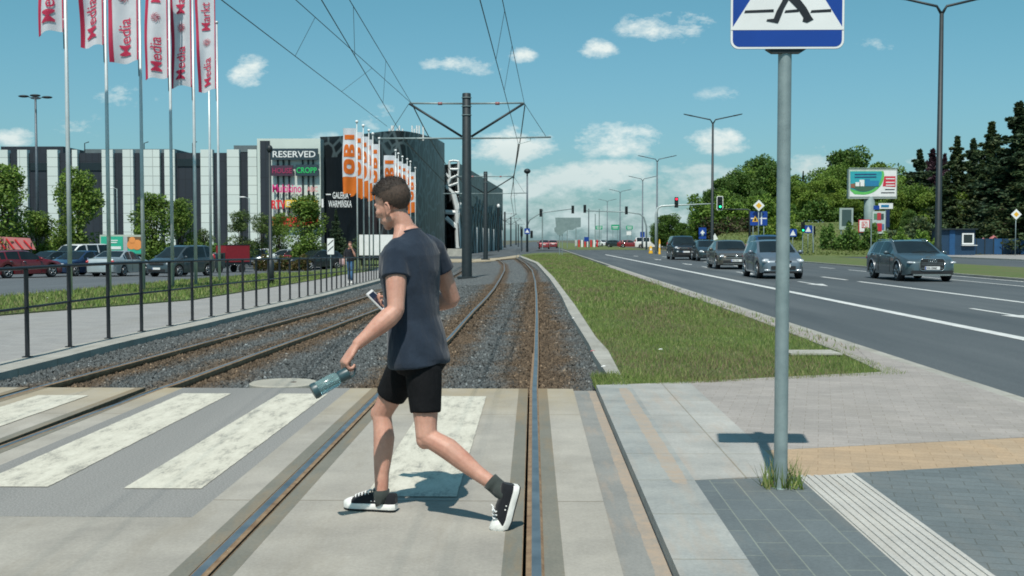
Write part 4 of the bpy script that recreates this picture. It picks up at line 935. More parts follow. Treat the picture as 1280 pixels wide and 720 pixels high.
# catenary masts and wires
def mast(label, px, Y, h, r, arms=True, z0=None):
    X = at(px, 300, Y).x; z = gz(X, Y)-.1 if z0 is None else z0
    t = thing('catenary_mast', label, 'mast', (X, Y, z), 0, 'masts between the tram tracks')
    MB().tube([(0, 0, 0), (0, 0, h), (0, 0, h+.02)], [r*1.12, r*.92, r*.85], 20).build('pole', m_dgrey, t, True, auto=50)
    MB().box((0, 0, .06), (r*4, r*4, .10)).build('base_plate', m_dgrey, t)
    if arms:
        zt = h-.45; zb = h-2.05; w1 = 2.65
        for s in (-1, 1):
            MB().tube([(s*r*.9, 0, zt), (s*w1, 0, zt+.02)], .042, 8).build('upper_arm', m_galv, t, True)
            MB().tube([(s*r*.9, 0, zb), (s*(3.9 if s > 0 else 4.0), 0, zb+(.05 if s > 0 else 0))], .042, 8).build('lower_arm', m_galv, t, True)
            MB().tube([(s*w1, 0, zt), (s*r, 0, zb+.08)], .055, 8).build('strut', m_dgrey, t, True)
            MB().tube([(s*w1*.5, 0, zt), (s*w1*.5+.2, 0, zt)], .07, 8).build('insulator', M('brown_insulator', (.35, .16, .16), (.25, .1, .1), 3, .4), t, True)
            MB().tube([(s*(w1+.02), 0, zt), (s*3.7, 0, zb+.03)], .012, 6).build('stay', m_wire, t)
        MB().tube([(2.95, 0, zb), (2.95, 0, zb-.12), (2.35, -.1, zb-.28)], .018, 6).build('registration_arm', m_galv, t)
        for k in range(3): MB().tube([(0, 0, zt+.25-k*.4), (0, 0, zt+.28-k*.4)], r*1.1, 16).build('band', m_galv, t)
    return t, Vector((X, Y, z))
m1, p1 = mast('nearest thick dark catenary mast with two arms, just right of the man', 583.5, 52, 8.55, .215)
m2, p2 = mast('second dark catenary mast, smaller, right behind the nearest one', 607, 106, 8.3, .2, z0=-.45)
m3, p3 = mast('third catenary mast with thin arms beyond the crossing', 631, 250, 8.0, .22, z0=-.3)
m4, p4 = mast('fourth catenary mast, thin and distant', 638.5, 305, 8.0, .2, z0=-.3)
m5, p5 = mast('farthest catenary mast, only a thin dark line', 645, 390, 8.0, .22, False, z0=-.3)
def wire(name, label, pts, sag=0.0, r=.005, grp='overhead tram wires'):
    out = []
    for i in range(len(pts)-1):
        a, b = Vector(pts[i]), Vector(pts[i+1])
        for k in range(12 if i < len(pts)-1 else 1):
            u = k/12; p = a*(1-u)+b*u; p.z -= sag*4*u*(1-u); out.append(p)
    out.append(Vector(pts[-1]))
    o = MB().tube([q-out[0] for q in out], [(.0025 if q.y < 9 else r*2.0) for q in out], 5).build(name, m_wire); o.location = out[0]; tag(o, label, 'wire', grp); return out
A_ = at
topR = A_(656, 132, 52); conR = A_(648, 180, 52); topL = A_(516, 132, 52); conL = A_(508, 178, 52); conLL = A_(484, 158, 60)
def back(pt, px, Y, zfar, Yb=-20):   # wire from pt back over the camera through column px at the top edge
    q = A_(px, 0, Y); d = (q-pt)/(q.y-pt.y); e = pt+d*(Yb-pt.y); return [pt, q, Vector((e.x, e.y, zfar))]
w1 = wire('messenger_wire', 'right upper wire meeting the right tip of the nearest mast arm', back(topR, 628, 24.6, 6.9))
w2 = wire('contact_wire', 'steep right lower wire dropping past the right arm of the nearest mast', back(conR, 600, 19.2, 5.6))
w3 = wire('messenger_wire', 'upper wire ending at the left mast arm tip, rightmost of the left four', back(topL, 437, 25.0, 6.9))
w4 = wire('contact_wire', 'second wire from the right among the four on the left', back(conL, 402, 19.5, 5.6))
w5 = wire('messenger_wire', 'shallow wire crossing another before the left tip of the mast arm', back(topL+Vector((0, .1, .05)), 370, 25.5, 6.9))
w6 = wire('contact_wire', 'leftmost overhead wire running down to the dark round building', back(conLL, 277, 19.5, 5.6))
def tip(p, s, dz): return p+Vector((s*2.65, 0, 8.1+dz))
w7 = wire('messenger_wire', 'wire from the right tip of the nearest mast to the second mast', [topR, p2+Vector((2.6, 0, 7.85)), p3+Vector((2.5, 0, 7.5))], .5, .014)
w8 = wire('contact_wire', 'lower wire continuing past the nearest mast towards the second mast', [conR, p2+Vector((2.4, 0, 5.9)), p3+Vector((2.3, 0, 5.6))], .05, .014)
w9 = wire('messenger_wire', 'wire from the left tip of the nearest mast, going away behind it', [topL, p2+Vector((-2.6, 0, 7.85)), p3+Vector((-2.5, 0, 7.5))], .5, .014)
w10 = wire('contact_wire', 'lower left wire passing behind the nearest mast', [conL, p2+Vector((-2.4, 0, 5.9)), p3+Vector((-2.3, 0, 5.6))], .05, .014)
def dropper(a, b, px, lab):
    def zat(w, px):
        best = None
        for i in range(len(w)-1):
            for k in range(20):
                p = w[i]*(1-k/20)+w[i+1]*(k/20)
                if p.y < 8: continue
                x = 666+p.x/p.y*F
                if best is None or abs(x-px) < best[0]: best = (abs(x-px), p)
        return best[1]
    pa = zat(a, px); yb = min(b, key=lambda q: abs(q.y-pa.y)); i = b.index(yb)
    for k in range(len(b)-1):
        if (b[k].y-pa.y)*(b[k+1].y-pa.y) <= 0: u = (pa.y-b[k].y)/(b[k+1].y-b[k].y+1e-9); yb = b[k]*(1-u)+b[k+1]*u; break
    o = MB().tube([(0, 0, 0), yb-pa], .006, 5).build('dropper', m_wire); o.location = pa; tag(o, lab, 'wire', 'droppers between the overhead wires')
dropper(w1, w2, 631, 'thin dropper between the two right overhead wires near the top edge'); dropper(w1, w2, 640, 'second thin dropper of the right overhead wires, lower down')
dropper(w3, w4, 443, 'topmost dropper of the inner left wires'); dropper(w3, w4, 483, 'middle dropper of the inner left wires')
dropper(w5, w6, 395, 'dropper under the shallow left wire, nearest the top'); dropper(w5, w6, 466, 'dropper under the shallow left wire, nearer the mast')

# street lamps
def lamp(label, px, Y, h=12, span=4.3, r=.10, mat=None, ang=0.0):
    X = at(px, 300, Y).x
    t = thing('street_lamp', label, 'street lamp', (X, Y, gz(X, Y)), ang, 'tall double street lamps along the road'); mat = mat or m_lamp
    MB().tube([(0, 0, 0), (0, 0, 1.2), (0, 0, 1.25), (0, 0, h-.6)], [r*1.5, r*1.4, r*1.25, r*.75], 12).build('pole', mat, t, True)
    for s in (-1, 1):
        MB().tube([(0, 0, h-.65), (s*.22, 0, h-.28), (s*span*.36, 0, h+.05)], [r*.6, r*.5, r*.42], 8).build('arm', mat, t, True)
        MB().tube([(s*span*.34, 0, h+.03), (s*span*.38, 0, h+.07), (s*span*.5, 0, h+.20)], [.07, .14, .08], 8, rb=[.05, .06, .04]).build('lamp_head', mat, t, True)
    return t
lamp('nearest tall double street lamp, dark pole rising behind the grey estate car', 1172.5, 50.7, 12.1, 4.6, .12, m_dgrey)
lamp('second double street lamp, in front of the dense trees', 890, 96.8, 12, 5.0, .11, m_dgrey)
lamp('third double street lamp from the right', 821, 143.8, 12, 4.9, .11)
lamp('fourth double street lamp, shorter looking, left of the third', 803, 190, 12, 4.8, .11)
lamp('fifth double street lamp with thin arms against the cloud', 775, 239, 12, 4.8, .11)
lamp('farthest double street lamp on the road', 759, 296, 12, 4.8, .11)
X = at(47.5, 300, 88).x
t = thing('street_lamp', 'lone tall car park lamp with a flat cluster head above the left trees', 'street lamp', (X, 88, -.7))
MB().tube([(0, 0, 0), (0, 0, 13.3)], [.14, .08], 10).build('pole', m_lamp, t, True)
for a in range(4):
    c_, s_ = math.cos(a*1.571+.4), math.sin(a*1.571+.4)
    MB().tube([(0, 0, 13.2), (c_*.5, s_*.5, 13.35)], .03, 6).build('arm', m_lamp, t); MB().ell((c_*.85, s_*.85, 13.38), (.42, .3, .10)).build('lamp_head', m_dgrey, t, True)
for lab, px, Y, ty in (('small lamp post in front of the mall, right of the red truck', 312, 90, 248), ('thin lamp post with a single head in front of the striped mall wall', 147, 110, 236)):
    X = at(px, 300, Y).x; zt = at(px, ty, Y).z
    t = thing('street_lamp', lab, 'street lamp', (X, Y, -.7)); MB().tube([(0, 0, 0), (0, 0, zt+.7), (-.4, 0, zt+.8)], [.07, .05, .04], 8).build('pole', m_galv, t, True); MB().ell((-.55, 0, zt+.8), (.3, .12, .06)).build('lamp_head', m_white, t, True)
bx, by = gp(338.5, 357, 0)
t = thing('lamp_post', 'dark slim post standing in the verge in front of the red sign tower', 'post', (bx, by, gz(bx, by)))
zt = at(338.5, 196, by).z
MB().tube([(0, 0, 0), (0, 0, .9), (0, 0, .95), (0, 0, zt+.5)], [.13, .13, .075, .055], 12).build('pole', m_dgrey, t, True); MB().ell((0, 0, zt+.6), (.12, .12, .14)).build('lamp_head', m_dgrey, t, True)

# flagpoles
m_fw = M('white_flag_cloth', (0.82, 0.83, 0.86), (0.72, 0.73, 0.77), 1.5, 0.8); m_fr = M('red_flag_cloth', (0.66, 0.05, 0.12), (0.56, 0.035, 0.10), 1.5, 0.8)
m_fo = M('orange_flag_cloth', (0.82, 0.20, 0.02), (0.72, 0.16, 0.015), 1.5, 0.8)
m_pole = M('flagpole_aluminium', (0.58, 0.62, 0.62), (0.48, 0.52, 0.52), 3, 0.4, 0.3)
def tr_cloth(m):
    nt = m.node_tree; b = nt.nodes['Principled BSDF']; tl = N(nt, 'ShaderNodeBsdfTranslucent'); lk = b.inputs['Base Color'].links[0].from_socket; nt.links.new(lk, tl.inputs['Color'])
    mx = N(nt, 'ShaderNodeMixShader'); mx.inputs[0].default_value = .35; nt.links.new(b.outputs[0], mx.inputs[1]); nt.links.new(tl.outputs[0], mx.inputs[2]); nt.links.new(mx.outputs[0], nt.nodes['Material Output'].inputs['Surface'])
for m_ in (m_fw, m_fr, m_fo): tr_cloth(m_)
def split(vs, fs, lv):
    T = [[vs[f[0]], vs[f[i]], vs[f[i+1]]] for f in fs for i in range(1, len(f)-1)]
    for _ in range(lv):
        o = []
        for a, b, c in T:
            L_ = max((Vector(a)-Vector(b)).length, (Vector(b)-Vector(c)).length, (Vector(c)-Vector(a)).length)
            if L_ < .14: o.append([a, b, c]); continue
            m1, m2, m3 = [tuple((p+q)/2 for p, q in zip(x, y)) for x, y in ((a, b), (b, c), (c, a))]
            o += [[a, m1, m3], [m1, b, m2], [m3, m2, c], [m1, m2, m3]]
        T = o
    return [p for t_ in T for p in t_], [(3*i, 3*i+1, 3*i+2) for i in range(len(T))]
def flag(t, w, z0, z1, seed, kind, yaw=-0.15, lower=0.0):
    """cloth hanging on the pole's left side; (u along width, v along height) -> world"""
    ph = seed*1.7; ca, sa = math.cos(yaw), math.sin(yaw)
    def P(u, v, off=0.0):       # u 0..1 from pole outwards, v 0..1 up
        amp = (.07+.10*(1-v))*u**.8
        wv = amp*math.sin(u*5.5+v*3.1+ph)+.05*u*math.sin(v*9+ph*2)
        sw = w*(1-.10*(1-v)*(0.5+.5*math.sin(ph)))
        x = -(.06+u*sw*ca)-.05*math.sin(v*4+ph)*u; z = z0+(z1-z0)*v-lower*u*(1-v)*.8-.04*math.sin(u*6+ph)*(1-v)
        return Vector((x, u*sw*sa+wv+off, z))
    def patch(name, mat, u0, u1, v0, v1, nu, nv, off, par):
        vs = []; fs = []
        for j in range(nv+1):
            for i in range(nu+1): vs.append(P(u0+(u1-u0)*i/nu, v0+(v1-v0)*j/nv, off))
        for j in range(nv):
            for i in range(nu): a = j*(nu+1)+i; fs.append((a, a+1, a+nu+2, a+nu+1))
        return MB().raw(vs, fs).build(name, mat, par, True)
    def text(txt, size, mat, u, v, par, sx=1.0, bold=.0):
        vs, fs = textmesh(txt, 1.0, 0.0, bold); vs, fs = split(vs, fs, 3); mx = max(q[0] for q in vs); H = z1-z0; out = []
        for side in (-1, 1):
            out = [P(min(.99, max(.01, u+q[1]*size/w*1.0)), v+q[0]*size*sx/H, side*.034) for q in vs]
            MB().raw(out, fs).build('lettering', mat, par)
    if kind == 'red':
        f = patch('flag', m_fw, .0, 1, 0, 1, 24, 60, 0, t)
        for u0, u1 in ((.0, .05), (.86, 1.0)):
            for sd_ in (-.012, .012): patch('edge_band', m_fr, u0, u1, 0, 1, 4, 60, sd_, f)
        text('Media', .50, m_fr, .28, .05, f, 1.0, .004)
        text('Markt', .50, m_fr, .28, .62, f, 1.0, .004)
        sp_ = MB()
        for side in (-.034, .034):
            for arm in range(9):
                a0 = arm*math.tau/9; pts = []
                for k in range(6):
                    rr = .03+.15*k/5; a = a0+1.3*k/5; pts.append(P(.48+rr*math.cos(a)/w, .505+rr*math.sin(a)/(z1-z0), side))
                sp_.tube(pts, [.006, .009, .012, .012, .008, .003], 4)
        sp_.build('spiral_emblem', m_fr, f)
    else:
        f = patch('flag', m_fw, .0, 1, .26, 1, 24, 50, 0, t); patch('orange_hem', m_fo, .0, 1, 0.0, .262, 24, 16, .004, f)
        for side in (-.03, .03):
            lt = MB(); HH = z1-z0
            def ring(c, rx, ry, ix, iy, a0=0, a1=360, n=20):    # c: (along, across) in flag fractions
                vs = []; fs = []
                for k in range(n+1):
                    a = math.radians(a0+(a1-a0)*k/n); ca_, sa_ = math.cos(a), math.sin(a); e = .5
                    g_ = lambda v: math.copysign(abs(v)**.7, v)
                    vs += [P(min(.99, max(.01, c[1]+ry*g_(sa_))), c[0]+rx*g_(ca_), side), P(min(.99, max(.01, c[1]+iy*g_(sa_))), c[0]+ix*g_(ca_), side)]
                for k in range(n): fs.append((2*k, 2*k+1, 2*k+3, 2*k+2))
                lt.raw(vs, fs)
            def bar(v0, v1, u0, u1):
                vs = []; fs = []
                for k in range(9):
                    for j in range(3): vs.append(P(u0+(u1-u0)*k/8, v0+(v1-v0)*j/2, side))
                for k in range(8):
                    for j in range(2): fs.append((k*3+j, k*3+j+1, k*3+j+4, k*3+j+3))
                lt.raw(vs, fs)
            ring((.415, .5), .115, .40, .035, .16); bar(.565, .625, .10, .90)
            ring((.63, .30), .125, .20, .045, .06, -90, 90, 12); ring((.63, .70), .125, .20, .045, .06, -90, 90, 12)
            bar(.83, .90, .12, .88); lt.build('lettering', m_fo, f)
    return f
specs = [(88, 371, 92, 38, 57), (137, 366, 131, 57, 98), (179.5, 362.5, 178, 76, 142), (216, 359, 219, 96, 190), (245, 358, 243.5, 108, 212), (274.5, 351, 270.5, 112, 240)]
for i, (px, py, ptx, fy_, fx_) in enumerate(specs):
    bx, by = gp(px, py, .02)
    nm = ['leftmost', 'second from the left', 'third from the left', 'fourth from the left', 'fifth from the left', 'sixth from the left'][i]
    t = thing('flagpole', 'tall pale flagpole with red and white flag, '+nm, 'flagpole', (bx, by, gz(bx, by)), 0, 'flagpoles with red and white flags')
    MB().tube([(0, 0, 0), (0, 0, 4), (0, 0, 11.2)], [.062, .058, .035], 12).build('pole', m_pole, t, True)
    MB().ell((0, 0, 11.25), (.07, .07, .07)).build('finial', m_pole, t, True)
    z0 = at(px, fy_, by).z-gz(bx, by); wd = (ptx-fx_-2)/F*by
    flag(t, wd if i < 3 else .80, z0, z0+4.1, i+1, 'red', lower=.06 if i in (1, 4) else .16)
    MB().tube([(-.04, -.05, z0-.5), (-.05, -.05, z0+.05)], .012, 5).build('halyard', m_black, t)
    for zz in (z0+.3, z0+1.3): MB().box((-.05, 0, zz), (.06, .02, .03)).build('clip', m_white, t)
bx, by = gp(264, 347, .02); t = thing('flagpole', 'bare darker flagpole between the last two red and white flags', 'flagpole', (bx, by, gz(bx, by)), 0, 'flagpoles with red and white flags')
MB().tube([(0, 0, 0), (0, 0, 11.0)], [.075, .045], 12).build('pole', m_pole, t, True)
MB().ell((0, 0, 11.05), (.08, .08, .08)).build('finial', m_pole, t, True)
ob = [(446, 75, 152), (454, 77.6, 157), (461, 81, 163), (466, 83.4, 167), (474, 87.4, 173), (494.5, 99, 188), (498, 103, 192), (503, 107, 196), (509, 110, 199), (513, 113, 202), (519, 120, 210)]
ords = ['first', 'second', 'third', 'fourth', 'fifth']
for i, (px, Y, ty) in enumerate(ob):
    p = at(px, ty, Y); z = gz(p.x, Y); g1 = i < 5
    lab = ('tall white flagpole with orange lettered flag, %s of the nearer row' % ords[i]) if g1 else ('white flagpole with orange lettered flag, %s of the farther row by the man\'s head' % (ords+['sixth'])[i-5])
    t = thing('flagpole', lab, 'flagpole', (p.x, Y, z), 0, 'flagpoles with orange lettered flags'); h = p.z-z
    MB().tube([(0, 0, 0), (0, 0, h)], [.055, .038], 10).build('pole', m_pole, t, True); MB().ell((0, 0, h), (.11, .11, .10)).build('finial', m_white, t, True)
    flag(t, .90 if g1 else .95, h-4.75, h-.45, i*1.3, 'orange', yaw=-.25, lower=.15)

# --- traffic lights, signs
m_gry = M('sign_back_grey', (0.20, 0.27, 0.27), (0.15, 0.21, 0.21), 3, 0.6)
m_redl = M('red_signal', (.6, .02, .03), (.6, .02, .03), 3, .4, emit=(1, .02, .06), estr=2.5); m_grnl = M('green_signal', (.02, .6, .3), (.02, .6, .3), 3, .4, emit=(.02, 1, .35), estr=2.5)
def signal(mb_parent, x, z, s=1.0, lit=None, border=False, y=0):
    b = MB().box((x, y, z), (.34*s, .25*s, 1.0*s)).build('signal_head', m_black, mb_parent)
    if border: MB().plate(rrect(.56*s, 1.25*s, .12*s), (x, y+.05, z), XA, ZA, YA, .02).build('backboard', m_white, b); MB().plate(rrect(.46*s, 1.15*s, .10*s), (x, y+.045, z), XA, ZA, YA, .004).build('backboard_face', m_black, b)
    for k, nm in enumerate(('red', 'amber', 'green')):
        zz = z+(.31-.31*k)*s; m_ = m_redl if (lit == 'red' and k == 0) else m_grnl if (lit == 'green' and k == 2) else m_glass
        MB().tube([(x, y-.126*s, zz), (x, y-.135*s, zz)], [.10*s, .10*s], 14).build('lens', m_, b)
        MB().tube([(x, y-.126*s, zz+.01), (x, y-.26*s, zz+.01)], [.125*s, .12*s], 12, False).build('visor', m_black, b)
def T0(name, lab, cat, px, Y, z=None, grp=None, rot=0):
    X = at(px, 300, Y).x; z = gz(X, Y) if z is None else z; return thing(name, lab, cat, (X, Y, z), rot, grp), X, z
def lz(px, py, Y, X, z): q = at(px, py, Y); return q.x-X, q.z-z
# left gantry
t, X, z = T0('traffic_light_mast', 'slim mast with curved arm carrying two dark signals, left of the far road', 'traffic light', 659, 150)
zt = at(659, 214, 150).z-z; a1 = lz(662, 275, 150, X, z); a2 = lz(676, 266, 150, X, z); a3 = lz(716, 261, 150, X, z)
MB().tube([(0, 0, 0), (0, 0, zt)], [.16, .10], 10).build('pole', m_lamp, t, True); MB().ell((0, 0, zt), (.45, .45, .35)).build('lamp_head', m_dgrey, t, True)
MB().tube([(0, 0, a1[1]-.8), (a1[0], 0, a1[1]), (a2[0], 0, a2[1]), (a3[0], 0, a3[1])], [.09, .08, .07, .05], 8).build('arm', m_galv, t, True)
signal(t, a2[0]+0, a2[1], 1.05); signal(t, a3[0], a3[1]-.1, 1.05)
sx, sz = lz(659.5, 289, 150, X, z); MB().plate(rrect(.75, .75, .05), (0, -.2, sz), XA, ZA, -YA, .01).build('crossing_board', m_blue, t); MB().plate([(-.28, -.2), (.28, -.2), (0, .26)], (0, -.212, sz), XA, ZA, -YA, .004).build('crossing_triangle', m_white, t)
for sx_, sz_ in ((652, 291), (664.5, 293)):
    q = lz(sx_, sz_, 150, X, z); signal(t, q[0], q[1], 1.0)
MB().tube([(-.8, 0, 0), (-.8, 0, 3.4)], .07, 8).build('side_post', m_lamp, t)
# middle gantry (seen against the cloud)
t, X, z = T0('traffic_light_mast', 'pale curved mast with long arm and two dark signals above the far road', 'traffic light', 808, 155)
pts = [(808, 312), (808, 283), (805, 272), (800, 267.5), (783, 265), (731, 263.5)]; P3 = [lz(a, b, 155, X, z) for a, b in pts]
MB().tube([(a, 0, b) for a, b in P3], [.13, .11, .10, .09, .08, .06], 8).build('pole', m_galv, t, True)
q = lz(783, 263, 155, X, z); signal(t, q[0], q[1], 1.1); q = lz(731, 261, 155, X, z); signal(t, q[0], q[1], 1.1)
# right gantry with red light
t, X, z = T0('traffic_light_mast', 'light grey curved mast with red signal hanging over the dark off-road car', 'traffic light', 820, 118)
pts = [(820, 324), (820, 268), (822, 260), (827, 257.5), (846, 256.5), (893, 254.5)]; P3 = [lz(a, b, 118, X, z) for a, b in pts]
MB().tube([(a, 0, b) for a, b in P3], [.14, .12, .11, .10, .08, .05], 8).build('pole', M('pale_steel', (.5, .55, .55), (.42, .47, .47), 3, .5, .3), t, True)
q = lz(845.5, 253, 118, X, z); signal(t, q[0], q[1], 1.1, 'red')
t, X, z = T0('traffic_light_mast', 'dark mast with arm holding the green signal in a white frame', 'traffic light', 937, 108)
pts = [(937, 322), (937, 263), (935, 262), (903, 261.5)]; P3 = [lz(a, b, 108, X, z) for a, b in pts]
MB().tube([(a, 0, b) for a, b in P3], [.15, .11, .08, .06], 8).build('pole', m_dgrey, t, True)
q = lz(900, 254, 108, X, z); signal(t, q[0], q[1], 1.1, 'green', True)
# small pedestrian lights / signs on the right
def post_sign(name, lab, cat, px, Y, py, w, h, mat, shape='rect', mark=None, posts=(0,), pb=None, z=None, grp=None, pmat=None, fn=None):
    t, X, z = T0(name, lab, cat, px, Y, z, grp); zc = at(px, py, Y).z-z
    for dx in posts: MB().tube([(dx, .03, 0), (dx, .03, zc+h*.45)], .035, 8).build('post', pmat or m_galv, t, True)
    poly = {'rect': rrect(w, h, min(w, h)*.06), 'diamond': [(0, -h/2), (w/2, 0), (0, h/2), (-w/2, 0)], 'tri': [(-w/2, -h/2), (w/2, -h/2), (0, h/2)], 'round': [(w/2*math.cos(a), h/2*math.sin(a)) for a in np.linspace(0, math.tau, 20)[:-1]]}[shape]
    b = MB().plate(poly, (0, -.03, zc), XA, ZA, -YA, .02).build('board', mat, t)
    def mk(poly, m_, nm='mark', lay=1): return MB().plate(poly, (0, -.05-.004*(lay-1), zc), XA, ZA, -YA, .004).build(nm, m_, b)
    if fn: fn(mk)
    return t
def dia(mk):
    s = .42; mk([(0, -s), (s, 0), (0, s), (-s, 0)], m_white, 'white_field'); s = .24; mk([(0, -s), (s, 0), (0, s), (-s, 0)], m_yel, 'yellow_field', 2)
post_sign('priority_sign', 'yellow and white diamond priority sign above the blue lane board', 'road sign', 948, 88, 257, .9, .9, m_white, 'diamond', fn=dia)
post_sign('priority_sign', 'yellow and white diamond priority sign by the blue fence at the right edge', 'road sign', 1269.5, 100, 268, .95, .95, m_white, 'diamond', fn=dia)
def lane(mk):
    mk([(.16, -.48), (.26, -.48), (.26, .48), (.16, .48)], m_white, 'lane_line'); mk([(-.62, -.04), (.14, -.04), (.14, .04), (-.62, .04)], m_white, 'cross_line'); mk([(.28, -.04), (.62, -.04), (.62, .04), (.28, .04)], m_white, 'cross_line')
    mk([(-.52, -.26), (-.02, -.26), (-.27, .24)], m_yel, 'warning_triangle', 2); mk([(-.37, -.2), (-.17, -.2), (-.22, .02), (-.32, .02)], m_black, 'warning_mark', 3)
post_sign('lane_sign', 'blue lane information board with small yellow triangle on three posts', 'road sign', 948, 88.4, 273, 1.34, 1.1, m_blue, 'rect', posts=(-.42, 0, .42), fn=lane)
def ped(mk): mk([(-.26, -.24), (.26, -.24), (0, .26)], m_white, 'white_triangle')
post_sign('crossing_board_sign', 'small blue crossing sign with green light below, left of two behind the silver hatchback', 'road sign', 991, 104, 291, .7, .7, m_blue, fn=ped)
post_sign('crossing_board_sign', 'small blue crossing sign on thin post, right of the green pedestrian light', 'road sign', 1010, 104, 286.5, .7, .7, m_blue, fn=ped, posts=(0, .45))
t, X, z = T0('pedestrian_light', 'low traffic light showing green on a thin post behind the silver hatchback', 'traffic light', 1003.5, 103.5); zc = at(1003, 284, 103.5).z; signal(t, 0, zc, .9, 'green'); MB().tube([(0, .05, 0), (0, .05, zc)], .045, 8).build('post', m_galv, t)
t, X, z = T0('pedestrian_light', 'dark signal on a post just right of the small crossing sign', 'traffic light', 1017, 105); zc = at(1017, 288, 105).z; signal(t, 0, zc, .8); MB().tube([(0, .05, 0), (0, .05, zc)], .045, 8).build('post', m_galv, t)
def arw(mk): mk([(-.1, -.3), (.1, -.3), (.1, 0), (.25, 0), (0, .35), (-.25, 0), (-.1, 0)], m_white, 'arrow')
post_sign('arrow_sign', 'small blue arrow sign below the trees left of the lamp', 'road sign', 878, 120, 291.5, .8, 1.2, m_blue, fn=arw)
post_sign('round_sign', 'small red and white sign beside the blue arrow sign', 'road sign', 887.5, 122, 289, .75, .75, m_red, 'round', fn=lambda mk: mk([(.24*math.cos(a), .24*math.sin(a)) for a in np.linspace(0, 6.28, 13)[:-1]], m_white, 'disc'))
post_sign('warning_sign', 'small pale triangle sign low beside the red round sign', 'road sign', 893.5, 118, 296, .8, .7, m_white, 'tri')
# back of the direction board on the strip
t, X, z = T0('direction_sign', 'large grey back of a direction board with cut-out lower edge beyond the grass tip', 'road sign', 701, 104)
f_ = lambda pts: [tuple(lz(a, b, 104, X, z)) for a, b in pts]
MB().plate(f_([(694, 272), (726, 272), (726, 284), (720, 284.5), (716, 287.5), (709, 287.5), (705, 291), (701, 295), (697, 293.5), (693, 289), (693, 285), (695, 283.5)]), (0, 0, 0), XA, ZA, -YA, .03).build('board', m_gry, t)
for px in (699.5, 702.8): q = lz(px, 300, 104, X, z); MB().tube([(q[0], .06, 0), (q[0], .06, 3.2)], .035, 8).build('post', m_galv, t)
for px, lab in ((709, 'left thin post behind the grey board'), (720, 'right thin post behind the grey board')):
    t, X, z = T0('thin_post', lab, 'post', px, 190); MB().tube([(0, 0, 0), (0, 0, 4.2)], .06, 6).build('pole', m_galv, t); MB().ell((0, 0, 4.2), (.1, .1, .15)).build('cap', m_galv, t)
# far gantry signs
for i, (a, b, yc) in enumerate(((744.5, 753, 284.5), (764, 774, 284), (782.5, 791, 284.5))):
    Y = 290; X0 = at(a, 300, Y).x; X1 = at(b, 300, Y).x; zc = at(a, yc, Y).z; w_ = X1-X0
    t = thing('direction_sign', 'far green road direction board, %s of three' % ['left', 'middle', 'right'][i], 'road sign', ((X0+X1)/2, Y, 0), 0, 'green direction boards over the far road')
    m_gs = M('sign_green', (.01, .33, .17), (.01, .28, .14), 3, .5)
    bb = MB().box((0, 0, zc), (w_, .1, .95*(1.4 if i == 1 else 1))).build('board', m_gs, t); MB().box((0, -.06, zc+.15), (w_*.75, .02, .16)).build('text_line', m_white, bb); MB().box((0, -.06, zc-.2), (w_*.6, .02, .14)).build('text_line', m_white, bb)
    MB().tube([(-w_*.3, .1, 0), (-w_*.3, .1, zc)], .06, 6).build('post', m_galv, t); MB().tube([(w_*.3, .1, 0), (w_*.3, .1, zc)], .06, 6).build('post', m_galv, t)
post_sign('notice_board', 'small white board standing under the far green signs', 'road sign', 786, 240, 291.5, 1.0, .8, m_white)
post_sign('arrow_sign', 'tiny blue sign on the far side of the junction', 'road sign', 733, 200, 299, .8, .8, m_blue)
post_sign('bus_sign', 'tiny blue sign near the far white van', 'road sign', 803, 200, 294, .8, 1.2, m_blue)
# barriers & bollards
def boll(lab, px, py, Y, h, w_):
    t, X, z = T0('traffic_bollard', lab, 'bollard', px, Y); MB().tube([(0, 0, 0), (0, 0, .15), (0, 0, .2), (0, 0, h*.8), (0, 0, h)], [w_*.6, w_*.6, w_*.45, w_*.42, w_*.2], 12).build('body', m_yel, t, True, auto=40); MB().box((0, -w_*.42, h*.55), (w_*.45, .02, h*.25)).build('panel', m_white, t)
m_yel2 = M('bright_yellow', (.85, .62, .03), (.8, .55, .03), 3, .4)
boll('yellow traffic bollard at the nose of the far median', 813.5, 303, 118, .8, .4); boll('taller yellow marker just right of the nose bollard', 824.5, 296, 112, 1.5, .22)
t, X, z = T0('road_barrier', 'row of red and white barrier boards on the far road', 'barrier', 734, 230)
for i in range(8): MB().box((-2.3+i*.62, 0, .7), (.34, .1, 1.5)).build('board', m_red if i % 2 else m_white, t)
for s in (-1, 1): MB().box((s*2.3, 0, .1), (.3, .8, .2)).build('foot', m_dgrey, t)
for i, (px, h) in enumerate(((623, 6.4), (652, 3.4), (648, 5.2), (880, 8))):
    t, X, z = T0('thin_post', ['white-headed post beside the dark lattice building', 'low post at the left edge of the far crossing', 'thin post among the distant masts', 'grey post left of the green tree mass'][i], 'post', px, (158, 165, 260, 150)[i], -.2)
    MB().tube([(0, 0, 0), (0, 0, h)], .11, 8).build('pole', m_dgrey if i < 3 else m_galv, t); MB().ell((0, 0, h), (.22, .22, .3)).build('head', m_white if i == 0 else m_galv, t)
for i, (px, ty, Y) in enumerate(((678, 262, 170), (744, 268, 240), (749, 262, 230), (735.8, 261, 210), (884, 268, 160))):
    t, X, z = T0('thin_pole', ['pale pole under the left signals', 'thin far pole left of the green boards', 'second thin far pole left of the green boards', 'dark pole right below the second gantry signal', 'pale pole at the foot of the green tree mass'][i], 'pole', px, Y, 0)
    MB().tube([(0, 0, 0), (0, 0, at(px, ty, Y).z)], .09, 6).build('shaft', m_galv if i != 3 else m_lamp, t); MB().ell((0, 0, at(px, ty, Y).z), (.12, .12, .1)).build('cap', m_galv, t)
